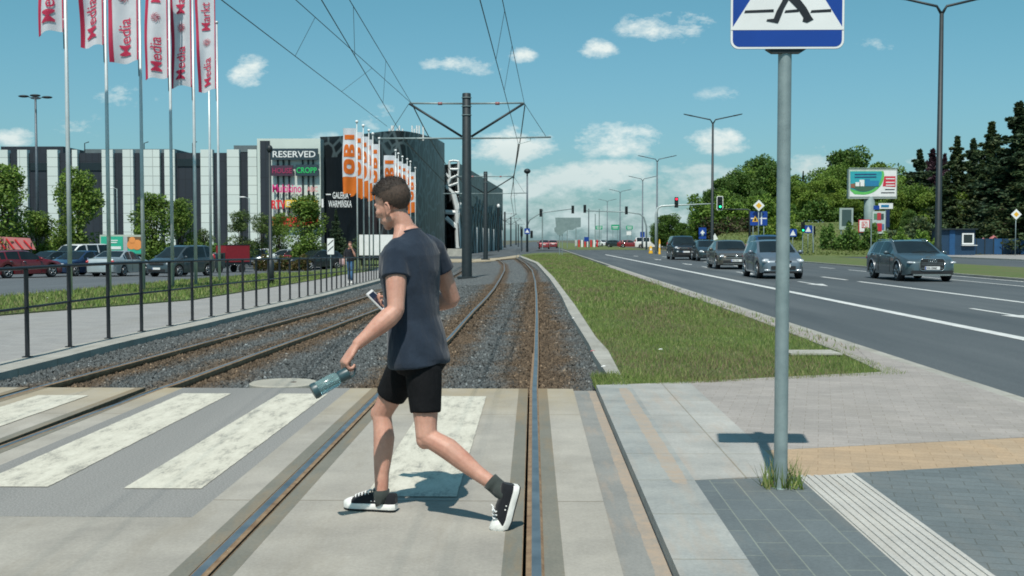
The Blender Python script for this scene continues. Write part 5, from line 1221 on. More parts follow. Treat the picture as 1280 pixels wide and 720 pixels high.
# end-of-parking sign on the left, seen past the trees
bx, by = gp(413.5, 345, 0)
t = thing('end_sign', 'white rectangular sign with two black diagonal stripes beside the small round tree', 'road sign', (bx, by, gz(bx, by))); zc = at(413.5, 308, by).z-gz(bx, by); hh = 20/F*by; ww = 8.5/F*by
MB().tube([(0, .03, 0), (0, .03, zc)], .03, 8).build('post', m_galv, t); b = MB().plate(rrect(ww, hh, .03), (0, 0, zc), XA, ZA, -YA, .01).build('board', m_white, t)
for o_ in (-.22, .16): MB().plate([(-ww*.42, o_*hh-.12*hh), (ww*.42, o_*hh+.2*hh), (ww*.42, o_*hh+.27*hh), (-ww*.42, o_*hh-.05*hh)], (0, -.012, zc), XA, ZA, -YA, .004).build('stripe', m_black, b)
# ================================================================== vehicles
def carpaint(name, c, metal=0.35):
    m, nt, b = newmat(name); b.inputs['Base Color'].default_value = (*c, 1)
    nt.links.new(ramp(nt, noise(nt, ocoord(nt), 3), [(0.3, tuple(v*.88 for v in c)), (0.7, c)]), b.inputs['Base Color'])
    b.inputs['Metallic'].default_value = metal; b.inputs['Roughness'].default_value = 0.33; b.inputs['Coat Weight'].default_value = 0.8; b.inputs['Coat Roughness'].default_value = 0.06; return m
m_tyre = M('tyre_rubber', (0.018, 0.018, 0.02), (0.012, 0.012, 0.013), 10, 0.85, world=False); m_rim = M('alloy_rim', (0.42, 0.44, 0.45), (0.3, 0.31, 0.32), 5, 0.35, 0.8, world=False)
m_trim = M('black_trim', (0.018, 0.019, 0.021), (0.012, 0.013, 0.014), 5, 0.6, world=False); m_chrome = M('chrome', (0.7, 0.72, 0.73), (0.6, 0.62, 0.63), 5, 0.15, 0.95, world=False)
m_hl = M('headlight_glass', (0.75, 0.78, 0.8), (0.5, 0.53, 0.55), 25, 0.12, 0.3, coat=1.0, world=False); m_tl = M('tail_light', (0.45, 0.015, 0.02), (0.3, 0.01, 0.012), 25, 0.2, coat=.8, world=False)
m_plate = M('number_plate', (0.75, 0.76, 0.75), (0.68, 0.69, 0.68), 30, 0.4, world=False)
m_carglass = M('car_glass', (0.016, 0.025, 0.028), (0.010, 0.016, 0.019), 1.2, 0.06, 0, world=False); m_carglass.node_tree.nodes['Principled BSDF'].inputs['Specular IOR Level'].default_value = .3
m_seat = M('seat_cloth', (.08, .07, .07), (.04, .04, .04), 8, .9, world=False)
SP = {
 'estate': dict(L=4.94, W=1.88, wx=(0.93, 3.84), r=.345, top=[(0, .66), (.06, .74), (.25, .80), (.7, .90), (1.35, .99), (2.25, 1.42), (2.6, 1.46), (3.6, 1.45), (4.3, 1.40), (4.75, 1.05), (4.9, .85), (4.94, .6)], belt=[(0, .6), (.3, .74), (1.3, .93), (4.0, 1.0), (4.94, .95)], ws=(1.35, 2.25), rw=(4.32, 4.78), wn=(1.75, 4.25), pil=[(2.98, 3.05), (3.85, 3.93)]),
 'hatch': dict(L=4.05, W=1.72, wx=(0.78, 3.28), r=.305, top=[(0, .60), (.05, .70), (.25, .80), (.6, .90), (.98, .99), (1.75, 1.42), (2.1, 1.47), (3.1, 1.44), (3.6, 1.34), (3.9, 1.02), (4.02, .85), (4.05, .6)], belt=[(0, .56), (.3, .72), (1.0, .92), (3.4, 1.0), (4.05, .96)], ws=(.98, 1.75), rw=(3.55, 3.92), wn=(1.35, 3.45), pil=[(2.42, 2.50)]),
 'saloon': dict(L=4.78, W=1.83, wx=(0.9, 3.66), r=.325, top=[(0, .62), (.06, .70), (.3, .80), (.8, .90), (1.35, .98), (2.15, 1.41), (2.5, 1.46), (3.1, 1.44), (3.85, 1.10), (4.1, 1.05), (4.65, 1.02), (4.74, .92), (4.78, .65)], belt=[(0, .58), (.3, .74), (1.3, .92), (3.9, .98), (4.78, .95)], ws=(1.35, 2.15), rw=(3.15, 3.85), wn=(1.7, 3.6), pil=[(2.72, 2.80), (3.35, 3.42)]),
 'suv': dict(L=4.75, W=1.93, wx=(0.9, 3.7), r=.38, top=[(0, .80), (.05, .92), (.25, 1.02), (1.2, 1.14), (1.85, 1.70), (2.2, 1.77), (4.0, 1.76), (4.55, 1.68), (4.7, 1.2), (4.75, .8)], belt=[(0, .74), (.3, .95), (1.2, 1.08), (4.75, 1.12)], ws=(1.2, 1.85), rw=(4.55, 4.7), wn=(1.5, 4.45), pil=[(2.6, 2.7), (3.5, 3.6)]),
 'van': dict(L=4.9, W=1.9, wx=(0.9, 3.9), r=.34, top=[(0, .80), (.04, .95), (.3, 1.10), (.85, 1.24), (1.65, 1.84), (2.0, 1.93), (4.4, 1.95), (4.8, 1.90), (4.88, 1.1), (4.9, .6)], belt=[(0, .7), (.3, .98), (.9, 1.15), (4.9, 1.18)], ws=(.85, 1.65), rw=(4.8, 4.88), wn=(1.25, 4.6), pil=[(2.25, 2.38), (3.4, 3.52)]),
 'mpv': dict(L=4.35, W=1.80, wx=(0.85, 3.5), r=.32, top=[(0, .70), (.05, .80), (.3, .92), (.85, 1.06), (1.75, 1.66), (2.1, 1.74), (3.7, 1.74), (4.15, 1.66), (4.3, 1.1), (4.35, .6)], belt=[(0, .64), (.3, .82), (1.0, 1.02), (4.35, 1.08)], ws=(.85, 1.75), rw=(4.15, 4.3), wn=(1.3, 4.0), pil=[(2.4, 2.5), (3.3, 3.4)]),
}
def car(label, cat, kind, X, Y, rotz, paint, z=None, group=None, face='plain', name='parked_car', plate=None, interior=False, roofbars=False, clad=None):
    s = SP[kind]; L, W = s['L'], s['W']; r = s['r']
    z = gz(X, Y)-.04 if z is None else z
    t = thing(name, label, cat, (X, Y, z), rotz, group)
    top = lambda x: float(np.interp(x, *zip(*s['top']))); belt = lambda x: float(np.interp(x, *zip(*s['belt'])))
    hw = lambda x: float(np.interp(x, [0, .05, .15, .4, 1.0, 1.6, L-.9, L-.3, L-.06, L], [.70, .78, .86, .94, .985, 1.0, 1.0, .95, .86, .80]))*W/2
    st = set([0, .02, .05, .1, .17, .25, L-.15, L-.08, L-.03, L]); st |= set(np.linspace(.3, L-.3, 26).tolist()); st |= set(x for x, _ in s['top'])
    Ra = r+.055
    for c in s['wx']:
        for a in np.linspace(0, math.pi, 13): st.add(c+Ra*math.cos(a))
    for a, b in s['pil']: st |= {a, b}
    st |= set(s['ws'])|set(s['rw'])|set(s['wn']); xs = sorted(st); q = [xs[0]]
    for x in xs[1:]:
        if x-q[-1] > .012: q.append(x)
    xs = q
    def sec(x):
        w_ = hw(x); zt = top(x); zb = min(belt(x), zt-.02); low = .21+.06*max(0, 1-x/.3)+.08*max(0, 1-(L-x)/.3)
        zl = low
        for c in s['wx']:
            d = abs(x-c)
            if d < Ra: zl = max(zl, r+math.sqrt(Ra*Ra-d*d))
        tt = min(1, max(0, (zt-zb-.05)/.4)); zm = max(zl+.01, zl+(zb-zl)*.5)
        wt = w_*(.93*(1-tt)+.76*tt); hd = min(zb, zt-.02)
        return [(0, zl), (w_*.90, zl), (w_*.985, zl+.02), (w_*1.0, zm), (w_*.99, zm+(hd-zm)*.75), (w_*.955, hd), (wt, zt-.045*tt-.014), (wt*.88, zt-.006-.012*tt), (wt*.5, zt), (0, zt+.006)], tt
    secs = [sec(x) for x in xs]; k = 10; nb = {'body': MB(), 'windscreen': MB(), 'rear_window': MB(), 'side_window': MB(), 'side_window2': MB()}
    for sg in (-1, 1):
        for i in range(len(xs)-1):
            A0, t0 = secs[i]; A1, t1 = secs[i+1]; xm = (xs[i]+xs[i+1])/2
            for j in range(k-1):
                vs = [(sg*A0[j][0], xs[i]-L/2, A0[j][1]), (sg*A0[j+1][0], xs[i]-L/2, A0[j+1][1]), (sg*A1[j+1][0], xs[i+1]-L/2, A1[j+1][1]), (sg*A1[j][0], xs[i+1]-L/2, A1[j][1])]
                tg = 'body'
                if j in (6, 7, 8) and s['ws'][0] < xm < s['ws'][1] and not (j == 6): tg = 'windscreen'
                elif j in (7, 8) and s['rw'][0] < xm < s['rw'][1]: tg = 'rear_window'
                elif j == 5 and s['wn'][0] < xm < s['wn'][1] and min(t0, t1) > .12 and not any(a < xm < b for a, b in s['pil']): tg = 'side_window' if sg < 0 else 'side_window2'
                nb[tg].raw(vs, [(0, 1, 2, 3)] if sg > 0 else [(3, 2, 1, 0)])
        for e, x in ((0, xs[0]), (-1, xs[-1])):
            A0 = secs[e][0]; vs = [(sg*a, x-L/2, b) for a, b in A0]; nb['body'].raw(vs, [tuple(range(k))])
    import bmesh
    for nm, mb in nb.items():
        if not mb.f: continue
        me = bpy.data.meshes.new(nm); bm = bmesh.new(); vv = [bm.verts.new(v) for v in mb.v]
        for f in mb.f:
            try: bm.faces.new([vv[i] for i in f])
            except ValueError: pass
        bmesh.ops.remove_doubles(bm, verts=bm.verts, dist=.0005); bmesh.ops.dissolve_degenerate(bm, edges=bm.edges, dist=.0004); bmesh.ops.recalc_face_normals(bm, faces=bm.faces); bm.to_mesh(me); bm.free()
        me.materials.append(paint if nm == 'body' else m_carglass); me.polygons.foreach_set('use_smooth', [True]*len(me.polygons)); me.set_sharp_from_angle(angle=math.radians(38))
        meshobj('side_window' if nm == 'side_window2' else nm, me, t)
    B = lambda mb, nm, m, sm=False, p=None: mb.build(nm, m, p or t, sm)
    # inside of wheel arches / underbody
    B(MB().box((0, 0, .34), (W*.80, L*.90, .26)), 'underbody', m_trim)
    for c in s['wx']:
        for sg in (-1, 1):
            x = sg*(W/2-.115); y = c-L/2
            w_ = B(MB().tube([(x-sg*.11, y, r), (x-sg*.10, y, r), (x+sg*.08, y, r), (x+sg*.10, y, r)], [r*.93, r, r, r*.93], 26), 'wheel', m_tyre, True)
            rm = MB(); rm.tube([(x+sg*.098, y, r), (x+sg*.104, y, r)], [r*.67, r*.66], 22)
            B(rm, 'rim_back', m_trim, False, w_); rm = MB()
            for a in range(5):
                an = a*math.tau/5+.3; rm.tube([(x+sg*.107, y+math.cos(an)*r*.10, r+math.sin(an)*r*.10), (x+sg*.107, y+math.cos(an)*r*.62, r+math.sin(an)*r*.62)], [.032, .026], 6)
            ring = [(x+sg*.106, y+math.cos(a)*r*.66, r+math.sin(a)*r*.66) for a in np.linspace(0, math.tau, 23)]; rm.tube(ring, .018, 6, False); rm.ell((x+sg*.107, y, r), (.02, r*.14, r*.14), nu=10, nv=6)
            B(rm, 'rim', m_rim, True, w_)
            if clad: B(MB().tube([(sg*(hw(c)+.006), y+Ra*math.cos(a), r+Ra*math.sin(a)) for a in np.linspace(-.1, math.pi+.1, 14)], .028, 6), 'arch_trim', clad, True)
    zf = top(.05); yf = -L/2
    # front
    hz_ = {'estate': .66, 'hatch': .66, 'saloon': .64, 'suv': .88, 'van': .86, 'mpv': .74}[kind]
    for sg in (-1, 1):
        R = Matrix.Rotation(sg*-.55, 3, 'Z') @ Matrix.Rotation(sg*-.10, 3, 'Y')
        wd = {'estate': .22, 'hatch': .20, 'saloon': .20}.get(kind, .17); ht = {'estate': .055, 'hatch': .10, 'saloon': .085}.get(kind, .11)
        B(MB().ell((sg*W*.35, yf+.15, hz_), (wd, .115, ht), R, 16, 10), 'headlight', m_hl, True)
        tz = top(L-.06)*.9; B(MB().ell((sg*W*.39, L/2-.10, tz), (.13 if kind != 'van' else .08, .10, .10 if kind not in ('van', 'suv', 'mpv') else .22), Matrix.Rotation(sg*.5, 3, 'Z'), 14, 9), 'tail_light', m_tl, True)
        B(MB().ell((sg*(hw(s['ws'][0]+.5)+.10), s['ws'][0]+.42-L/2, belt(1.4)+.07), (.105, .07, .075), None, 12, 8), 'mirror', paint if kind != 'suv' else m_trim, True)
        B(MB().tube([(sg*(hw(s['ws'][0]+.5)-.04), s['ws'][0]+.46-L/2, belt(1.4)+.02), (sg*(hw(s['ws'][0]+.5)+.06), s['ws'][0]+.44-L/2, belt(1.4)+.04)], .022, 6), 'mirror_foot', m_trim, True)
        for hy in ([p[0]-.12 for p in s['pil']]): B(MB().tube([(sg*(hw(hy)*.995+.012), hy-.16-L/2, belt(hy)-.10), (sg*(hw(hy)*.995+.012), hy-L/2, belt(hy)-.095)], .016, 6), 'door_handle', paint if kind != 'estate' else m_chrome, True)
        for a, b in s['pil'][:1]: B(MB().box((sg*(hw(a)*1.0+.0), a+.04-L/2, .62), (.010, .012, .62)), 'door_gap', m_trim)
        B(MB().box((sg*(hw(s['ws'][0]+.5)*1.0), s['ws'][0]+.35-L/2, .60), (.010, .012, .58)), 'door_gap', m_trim)
        if roofbars: B(MB().tube([(sg*W*.33, a-L/2, top(a)+b) for a, b in ((2.3, -.02), (2.5, .035), (4.0, .045), (4.25, -.01))], .018, 6), 'roof_rail', m_chrome, True)
    for (w_, h_, zc, m_, d_) in {
      'audi': [(.84, .40, .60, m_trim, .012), (1.45, .12, .34, m_trim, .0)], 'lion': [(.92, .14, .42, m_trim, .01), (1.1, .06, .27, m_trim, .01), (.62, .05, .66, m_trim, -.01)],
      'chrome': [(1.0, .12, .66, m_trim, .01), (1.30, .15, .38, m_trim, .01)], 'suv': [(1.0, .20, .80, m_trim, .01), (1.3, .2, .45, m_trim, .01)], 'plain': [(.9, .10, hz_-.02, m_trim, .01), (1.1, .14, .38, m_trim, .01)]}[face]:
        g = B(MB().plate(rrect(w_, h_, h_*.28), (0, yf-.0, zc), XA, ZA, -YA, .012+max(0, d_)), 'grille', m_)
    if face == 'audi':
        g = B(MB().tube([(a, yf-.026, b+.60) for a, b in rrect(.86, .42, .11, 4)]+[(.43, yf-.026, .60+.10)], .014, 6), 'grille_frame', m_chrome, True)
        for k_ in range(4): B(MB().tube([(-.105+.07*k_+.045*math.cos(a), yf-.034, .735+.045*math.sin(a)) for a in np.linspace(0, math.tau, 15)], .007, 5, False), 'ring_emblem', m_chrome, True, g)
        for z_ in (.66, .60, .48): B(MB().box((0, yf-.027, z_), (.76, .008, .012)), 'grille_bar', m_rim, False, g)
        B(MB().box((0, yf+.02, .245), (1.3, .06, .05)), 'skid_plate', m_chrome)
    if face == 'chrome':
        for z_ in (.705, .60): B(MB().box((0, yf-.022, z_), (1.02, .012, .022)), 'chrome_bar', m_chrome)
        B(MB().tube([(0, yf-.024, .66), (0, yf-.034, .66)], .06, 14), 'round_emblem', m_chrome, True); B(MB().box((0, yf-.02, .28), (1.3, .012, .02)), 'chrome_bar', m_chrome)
    if face == 'lion':
        B(MB().tube([(0, yf-.012, .64), (0, yf-.03, .66)], .055, 12), 'emblem', m_chrome, True)
        for sg in (-1, 1): B(MB().ell((sg*.56, yf+.06, .33), (.14, .08, .055), None, 12, 8), 'fog_light', m_hl, True)
    if face == 'suv':
        for sg in (-1, 1): B(MB().ell((sg*.62, yf+.04, .62), (.1, .06, .07), None, 12, 8), 'fog_light', m_hl, True)
        B(MB().box((0, yf-.02, .86), (.7, .02, .04)), 'chrome_bar', m_chrome)
    pz = {'audi': .485, 'chrome': .45, 'lion': .50, 'suv': .60}.get(face, .48)
    p_ = B(MB().box((0, yf-.036, pz), (.52, .012, .112)), 'number_plate', m_plate); B(MB().box((-.235, yf-.044, pz), (.036, .006, .10)), 'plate_band', m_blue, False, p_)
    if plate:
        tm = MB(); put_text(tm, plate, (-.20, yf-.0435, pz-.033), XA, ZA, -YA, .095, ext=.002, bold=.002, sx=.82); tm.build('plate_lettering', m_black, p_)
    p_ = B(MB().box((0, L/2+.012, .78 if kind != 'saloon' else .72), (.52, .012, .112)), 'number_plate', m_plate)
    # wiper, cabin shapes on the far side of dark glass are not visible
    wy = s['ws'][0]; B(MB().tube([(-.25, wy+.02-L/2, top(wy+.02)+.02), (.3, wy+.10-L/2, top(wy+.10)+.022)], .009, 5), 'wiper', m_trim); B(MB().tube([(.25, wy+.02-L/2, top(wy+.02)+.02), (.68, wy+.14-L/2, top(wy+.14)+.0)], .009, 5), 'wiper', m_trim)
    return t
cp_grey = carpaint('paint_grey_blue', (0.075, 0.108, 0.122)); cp_silver = carpaint('paint_steel_grey', (0.15, 0.185, 0.22)); cp_brown = carpaint('paint_warm_grey', (0.115, 0.102, 0.085)); cp_black = carpaint('paint_black', (0.016, 0.02, 0.024), .1)
cp_dark = carpaint('paint_dark', (0.03, 0.045, 0.05), .2); cp_navy = carpaint('paint_navy', (0.015, 0.035, 0.09), .2); cp_red = carpaint('paint_red', (0.17, 0.008, 0.014), .1); cp_lsil = carpaint('paint_light_silver', (0.48, 0.54, 0.55), .5)
cp_white = carpaint('paint_white', (0.75, 0.77, 0.76), 0); cp_blue = carpaint('paint_blue', (0.02, 0.06, 0.16), .2); cp_dred = carpaint('paint_dark_red', (0.22, 0.015, 0.02), .1); cp_van = carpaint('paint_graphite', (0.055, 0.075, 0.085), .3)
car('grey-blue estate car with ring emblem, nearest and rightmost car on the road', 'car', 'estate', 13.88, 39.2+2.47, 0.0, cp_grey, face='audi', name='estate_car', plate='WA 5586E', roofbars=True, clad=m_rim)
car('steel grey hatchback with bright headlights, partly hidden by the grey sign pole', 'car', 'hatch', 9.35, 42.0+2.0, 0.0, cp_silver, face='lion', name='hatchback_car', plate='NO 4821K')
car('warm grey saloon with chrome grille bars, between the hatchback and the dark small car', 'car', 'saloon', 10.1, 55.5+2.4, -0.02, cp_brown, face='chrome', name='saloon_car', plate='NO 77A3')
car('dark small car half hidden behind the left side of the warm grey saloon', 'car', 'hatch', 12.2, 77+2.0, 0.0, cp_dark, name='hatchback_car')
car('black high off-road car with bright lamps, farthest of the oncoming cars', 'car', 'suv', 11.2, 82+2.4, 0.0, cp_black, face='suv', name='offroad_car')
car('dark blue van whose roof shows above the steel grey hatchback', 'van', 'mpv', 12.95, 60+2.3, 0.0, cp_blue, name='blue_van')
g = 'cars waiting on the far road beyond the junction'
def rear(label, kind, px, Y, paint, rz=math.pi, **kw): return car(label, 'car', kind, at(px, 300, Y).x, Y, rz, paint, z=0.0-.04, group=g, name='distant_car', **kw)
rear('dark red car seen from behind with tail lights lit, left on the far road', 'saloon', 680, 185, cp_dred); rear('second red car from behind, just right of the dark red one', 'hatch', 691, 200, cp_red)
rear('dark car beyond the junction left of the red and white one', 'hatch', 770, 225, cp_dark, 1.2); rear('pale car with red sides beyond the junction', 'estate', 788, 215, cp_dred, 1.4); rear('white van at the right end of the far junction', 'van', 811, 200, cp_white, 1.5)
rear('small white car far away right of the barrier', 'hatch', 752, 260, cp_white, 0.6)
g2 = 'cars parked west of the tram tracks'
def pk(label, kind, px, Y, rz, paint, cat='car', **kw): return car(label, cat, kind, at(px, 300, Y).x, Y, rz, paint, z=gz(-30, Y)-.05, group=g2, **kw)
pk('dark red hatchback seen from its rear corner at the left edge of the photo', 'estate', 20, 58.5, math.pi-.40, cp_red); pk('navy blue car facing the tracks, in front of the white van', 'saloon', 99, 64, -.26, cp_navy)
pk('pale silver saloon seen from behind beside the second flagpole', 'saloon', 150, 63.5, math.pi-.12, cp_lsil); pk('graphite people carrier with open view of its front, behind the middle flagpoles', 'mpv', 226, 63, -.33, cp_van, 'van')
pk('dark car behind the red hatchback', 'hatch', 62, 71, -.4, cp_dark); pk('small white van standing behind the navy car', 'van', 98, 75, -.30, cp_white, 'van')
for i, (px, Y, rz, pa, kd, lb) in enumerate(((306, 92, -.9, cp_navy, 'hatch', 'small dark blue parked car just right of the red truck'), (325, 98, -.9, cp_white, 'hatch', 'small white parked car left of the dark post'), (352, 92, -1.2, cp_lsil, 'saloon', 'pale green-silver parked car behind the brown hedge'),
     (371, 97, -.4, cp_white, 'hatch', 'white parked car in the middle of the hedge'), (385, 92, 2.4, cp_dred, 'hatch', 'dark red parked car left of the white hatchback'), (401, 88, 2.2, cp_white, 'hatch', 'white parked hatchback left of the striped sign'), (396, 84, -.7, cp_black, 'hatch', 'black parked car in front of the white hatchback'))):
    pk(lb, kd, px, Y, rz, pa)
# red box truck
m_box = M('red_tarpaulin', (0.26, 0.012, 0.022), (0.21, 0.01, 0.018), 4, 0.6, world=False)
X = at(281, 300, 76).x; t = thing('box_truck', 'small truck with plain red box body right of the graphite people carrier', 'truck', (X, 76, gz(-30, 76)-.05), -.75); t.scale = (.62, .62, .66)
MB().box((0, 1.0, 1.95), (2.0, 3.0, 1.75)).build('cargo_box', m_box, t)
MB().box((0, 1.0, 2.84), (2.05, 3.05, .05)).build('box_frame', m_dgrey, t)
MB().box((0, 1.0, .95), (1.9, 3.2, .18)).build('chassis', m_dgrey, t); MB().plate([(-2.0, .45), (-2.0, 1.0), (-1.8, 1.2), (-1.3, 2.0), (-.55, 2.05), (-.55, .45)], (-.95, 0, 0), YA, ZA, XA, 1.9).build('cab', cp_dark, t)
MB().plate([(-1.78, 1.25), (-1.38, 1.92), (-.8, 1.92), (-.8, 1.25)], (-.96, 0, 0), YA, ZA, XA, 1.92).build('side_window', m_carglass, t)
for y in (-1.2, 1.6):
    for sg in (-1, 1): MB().tube([(sg*.72, y, .38), (sg*.95, y, .38)], .38, 18).build('wheel', m_tyre, t)
MB().box((0, 2.55, .85), (.5, .03, .15)).build('number_plate', m_plate, t)
# white trailer behind the orange flags
X = at(474, 300, 95).x; t = thing('white_trailer', 'plain white box trailer standing behind the orange flags next to the man', 'trailer', (X, 95, -.74), 0.1)
MB().box((0, 0, 1.75), (3.1, 5, 1.7)).build('cargo_box', m_white, t); MB().box((0, 0, .8), (2.9, 5, .2)).build('chassis', m_dgrey, t)
for sg in (-1, 1): MB().tube([(sg*1.2, -1.5, .4), (sg*1.45, -1.5, .4)], .4, 16).build('wheel', m_tyre, t)

# ================================================================== buildings
m_wpan = M('white_cladding', (0.60, 0.66, 0.62), (0.54, 0.60, 0.57), .6, 0.6, bs=.2, bscale=3)
def panelled(name, c, c2, bw, bh, mort):
    m, nt, b = newmat(name); g_ = N(nt, 'ShaderNodeNewGeometry'); sx = N(nt, 'ShaderNodeSeparateXYZ'); nt.links.new(g_.outputs['Position'], sx.inputs[0]); cb_ = N(nt, 'ShaderNodeCombineXYZ'); nt.links.new(sx.outputs[0], cb_.inputs[0]); nt.links.new(sx.outputs[2], cb_.inputs[1])
    br = N(nt, 'ShaderNodeTexBrick'); nt.links.new(cb_.outputs[0], br.inputs['Vector']); br.offset = 0; br.inputs['Scale'].default_value = 1; br.inputs['Brick Width'].default_value = bw; br.inputs['Row Height'].default_value = bh; br.inputs['Mortar Size'].default_value = mort
    br.inputs['Color1'].default_value = (*c, 1); br.inputs['Color2'].default_value = (*c2, 1); br.inputs['Mortar'].default_value = (*[v*.55 for v in c], 1); nt.links.new(br.outputs[0], b.inputs['Base Color']); b.inputs['Roughness'].default_value = .55; return m
m_wpan = panelled('white_panels', (.62, .68, .64), (.56, .62, .59), 3.0, 1.25, .05); m_dpan = panelled('dark_panels', (.020, .026, .036), (.015, .021, .030), .9, 2.4, .05); m_dwin = M('dark_window', (.012, .018, .024), (.01, .014, .018), 1, .15)
BY = 150.0
bX = lambda px, Y=BY: at(px, 300, Y).x
bZ = lambda py, Y=BY, px=200: at(px, py, Y).z
t = thing('shopping_mall', 'long mall facade of alternating white and dark vertical panels behind the car park', 'building', (bX(150), BY, -1))
org = (bX(150), BY, -1); zt_ = bZ(187)
x0, x1 = bX(-140), bX(322)
MB().box(((x0+x1)/2, BY+20, (zt_-1)/2-.2), (x1-x0, 39, zt_+1-.4)).build('wall', m_dpan, t, False, org)
wh = [(0, 12), (24, 36), (61, 74), (92, 98.5), (129, 143), (155, 168), (180, 201), (207, 220), (252, 267), (285, 300), (311, 322), (-30, -12), (-70, -50), (-110, -95)]
for a, b in wh: MB().box(((bX(a)+bX(b))/2, BY+.35, (zt_-1)/2), (bX(b)-bX(a), .9, zt_+1)).build('white_panel', m_wpan, t, False, org)
for a, b, c in ((36, 61, 208), (98.5, 129, 208), (220, 252, 203)): MB().box(((bX(a)+bX(b))/2, BY+.43, bZ(c)), (bX(b)-bX(a)-.3, .12, 1.0)).build('dark_window', m_dwin, t, False, org)
MB().box((bX(140), BY+12, zt_+.2), (bX(200)-bX(82), 10, .9)).build('roof_plant', M('roof_plant', (.12, .16, .17), (.09, .12, .13), 1, .7), t, False, org)
MB().box(((bX(286)+bX(322))/2, BY+8, zt_+.35), (bX(322)-bX(286), 10, .9)).build('roof_plant', MATS['roof_plant'], t, False, org)
MB().box((bX(5), BY+14, zt_+.5), (bX(22)-bX(-60), 10, 1.4)).build('roof_plant', m_dpan, t, False, org)
for px in (169, 231, 93): MB().tube([(bX(px), BY+4, zt_-.3), (bX(px), BY+4, zt_+1.2), (bX(px)+.6, BY+4, zt_+1.4)], .07, 5).build('roof_lamp', m_dgrey, t, False, org)
# sign tower
TY = 147.0; tX = lambda px: bX(px, TY); tz = lambda py: bZ(py, TY, 360); org = (tX(365), TY, -1)
t = thing('sign_tower', 'tall white and dark block carrying the stacked shop signs', 'building', org)
m_wtow = M('tower_white', (.56, .63, .58), (.52, .59, .545), .5, .6); zt2 = tz(173)
MB().box(((tX(322)+tX(401))/2, TY+9, (zt2-1)/2), (tX(401)-tX(322), 17.6, zt2+1)).build('wall', m_wtow, t, False, org)
MB().box(((tX(326)+tX(338))/2, TY+.15, (zt2-1)/2-.1), (tX(338)-tX(326), .2, zt2+.6)).build('dark_panel', m_dpan, t, False, org)
for px in (348, 355, 362, 379, 386, 392): MB().box((tX(px), TY+.06, (tz(200)+tz(285))/2), (.22, .12, tz(200)-tz(285))).build('rack_bar', m_dgrey, t, False, org)
def sgn(nm, a, b, y0, y1, back, txt, tcol, th=.55, x=None, sx=1.0, bold=.012):
    x_0, x_1, z0, z1 = tX(a), tX(b), tz(y1), tz(y0)
    p_ = MB()
    if back is not None: bk = MB().box(((x_0+x_1)/2, TY-.35, (z0+z1)/2), (x_1-x_0, .3, z1-z0)).build(nm, back, t, False, org); yy_ = TY-.52
    else: bk = t; yy_ = TY-.35
    h_ = (z1-z0)*th; vs, fs = textmesh(txt, 1.0, .03, bold); w0 = max(v[0] for v in vs)-min(v[0] for v in vs); mx = min(v[0] for v in vs); hh_ = max(v[1] for v in vs)
    sx_ = (x_1-x_0)*.9/w0; tm = MB().raw([(x_0+(x_1-x_0)*.05+(v[0]-mx)*sx_, yy_-v[2], z0+(z1-z0-h_)/2+v[1]*h_/hh_) for v in vs], fs); tm.build('lettering', tcol, bk, False, org)
def cm(n, c): return M(n, c, tuple(v*.85 for v in c), 2, .5)
sgn('shop_sign', 340, 399, 186, 200, cm('slate', (.025, .05, .065)), 'RESERVED', m_white, .55)
sgn('shop_sign', 341, 368, 207, 220, cm('slate_purple', (.06, .03, .055)), 'HOUSE', cm('magenta_dim', (.35, .03, .10)), .5); sgn('shop_sign', 371, 399, 206, 220, cm('slate', (.025, .05, .065)), 'CROPP', cm('neon_green', (.03, .55, .14)), .5)
sgn('shop_sign', 340, 380, 230, 241, None, 'Multikino', cm('magenta', (.72, .02, .22)), .9); sgn('shop_sign', 384, 399, 233, 240, None, 'ABC', cm('pale_red', (.7, .3, .3)), .9)
sgn('shop_sign', 340, 359, 250, 261, None, 'RTV', cm('bright_red', (.75, .02, .03)), .95, bold=.03); sgn('shop_sign', 358, 398, 250, 259, cm('yellow_sign', (.8, .5, .05)), 'EURO AGD', m_white, .6)
sgn('shop_sign', 341, 399, 271, 283, cm('bright_red', (.75, .02, .03)), ' ', m_white) if False else MB().box(((tX(341)+tX(399))/2, TY-.35, tz(277)), (tX(399)-tX(341), .3, 1.25)).build('red_sign', cm('bright_red', (.75, .02, .03)), t, False, org)
MB().box((tX(403.5), TY+.05, tz(254)), (.25, .2, 1.1)).build('white_strip', m_white, t, False, org)  # narrow plain white strip on the wall right of the signs
# dark perforated gallery with rounded corner
def webmat(name, base, web, scale, th):
    m, nt, b = newmat(name); vec = gcoord(nt); v = N(nt, 'ShaderNodeTexVoronoi', feature='DISTANCE_TO_EDGE'); v.inputs['Scale'].default_value = scale; nt.links.new(vscale(nt, vec, (1, 1, .8)), v.inputs['Vector'])
    nt.links.new(ramp(nt, v.outputs['Distance'], [(th*.5, web), (th, base)]), b.inputs['Base Color']); b.inputs['Roughness'].default_value = .45
    return m
m_web = webmat('perforated_cladding', (.004, .007, .009), (.060, .085, .092), .55, .10); m_plain = M('dark_cladding', (.007, .011, .015), (.005, .008, .011), .3, .4); m_web2 = webmat('lattice_cladding', (.007, .011, .013), (.07, .09, .094), .5, .12)
foot = [(401, 150), (425, 149), (447, 146), (466, 141), (484, 137), (500, 136), (514, 138), (528, 143), (541, 150), (550, 156), (556, 163)]
tops = [171, 170, 168, 166, 164, 163.5, 165, 168, 172, 175.5, 179]
fp = [(at(px, 300, Y).x, Y) for px, Y in foot]; zz = [at(px, ty, Y).z for (px, Y), ty in zip(foot, tops)]
zlo = zz[0]-(bZ(172)-bZ(198)); org = (fp[5][0], fp[5][1], -1)
t = thing('gallery_building', 'dark shopping gallery with rounded perforated corner and white lettering on its plain dark wall', 'building', org)
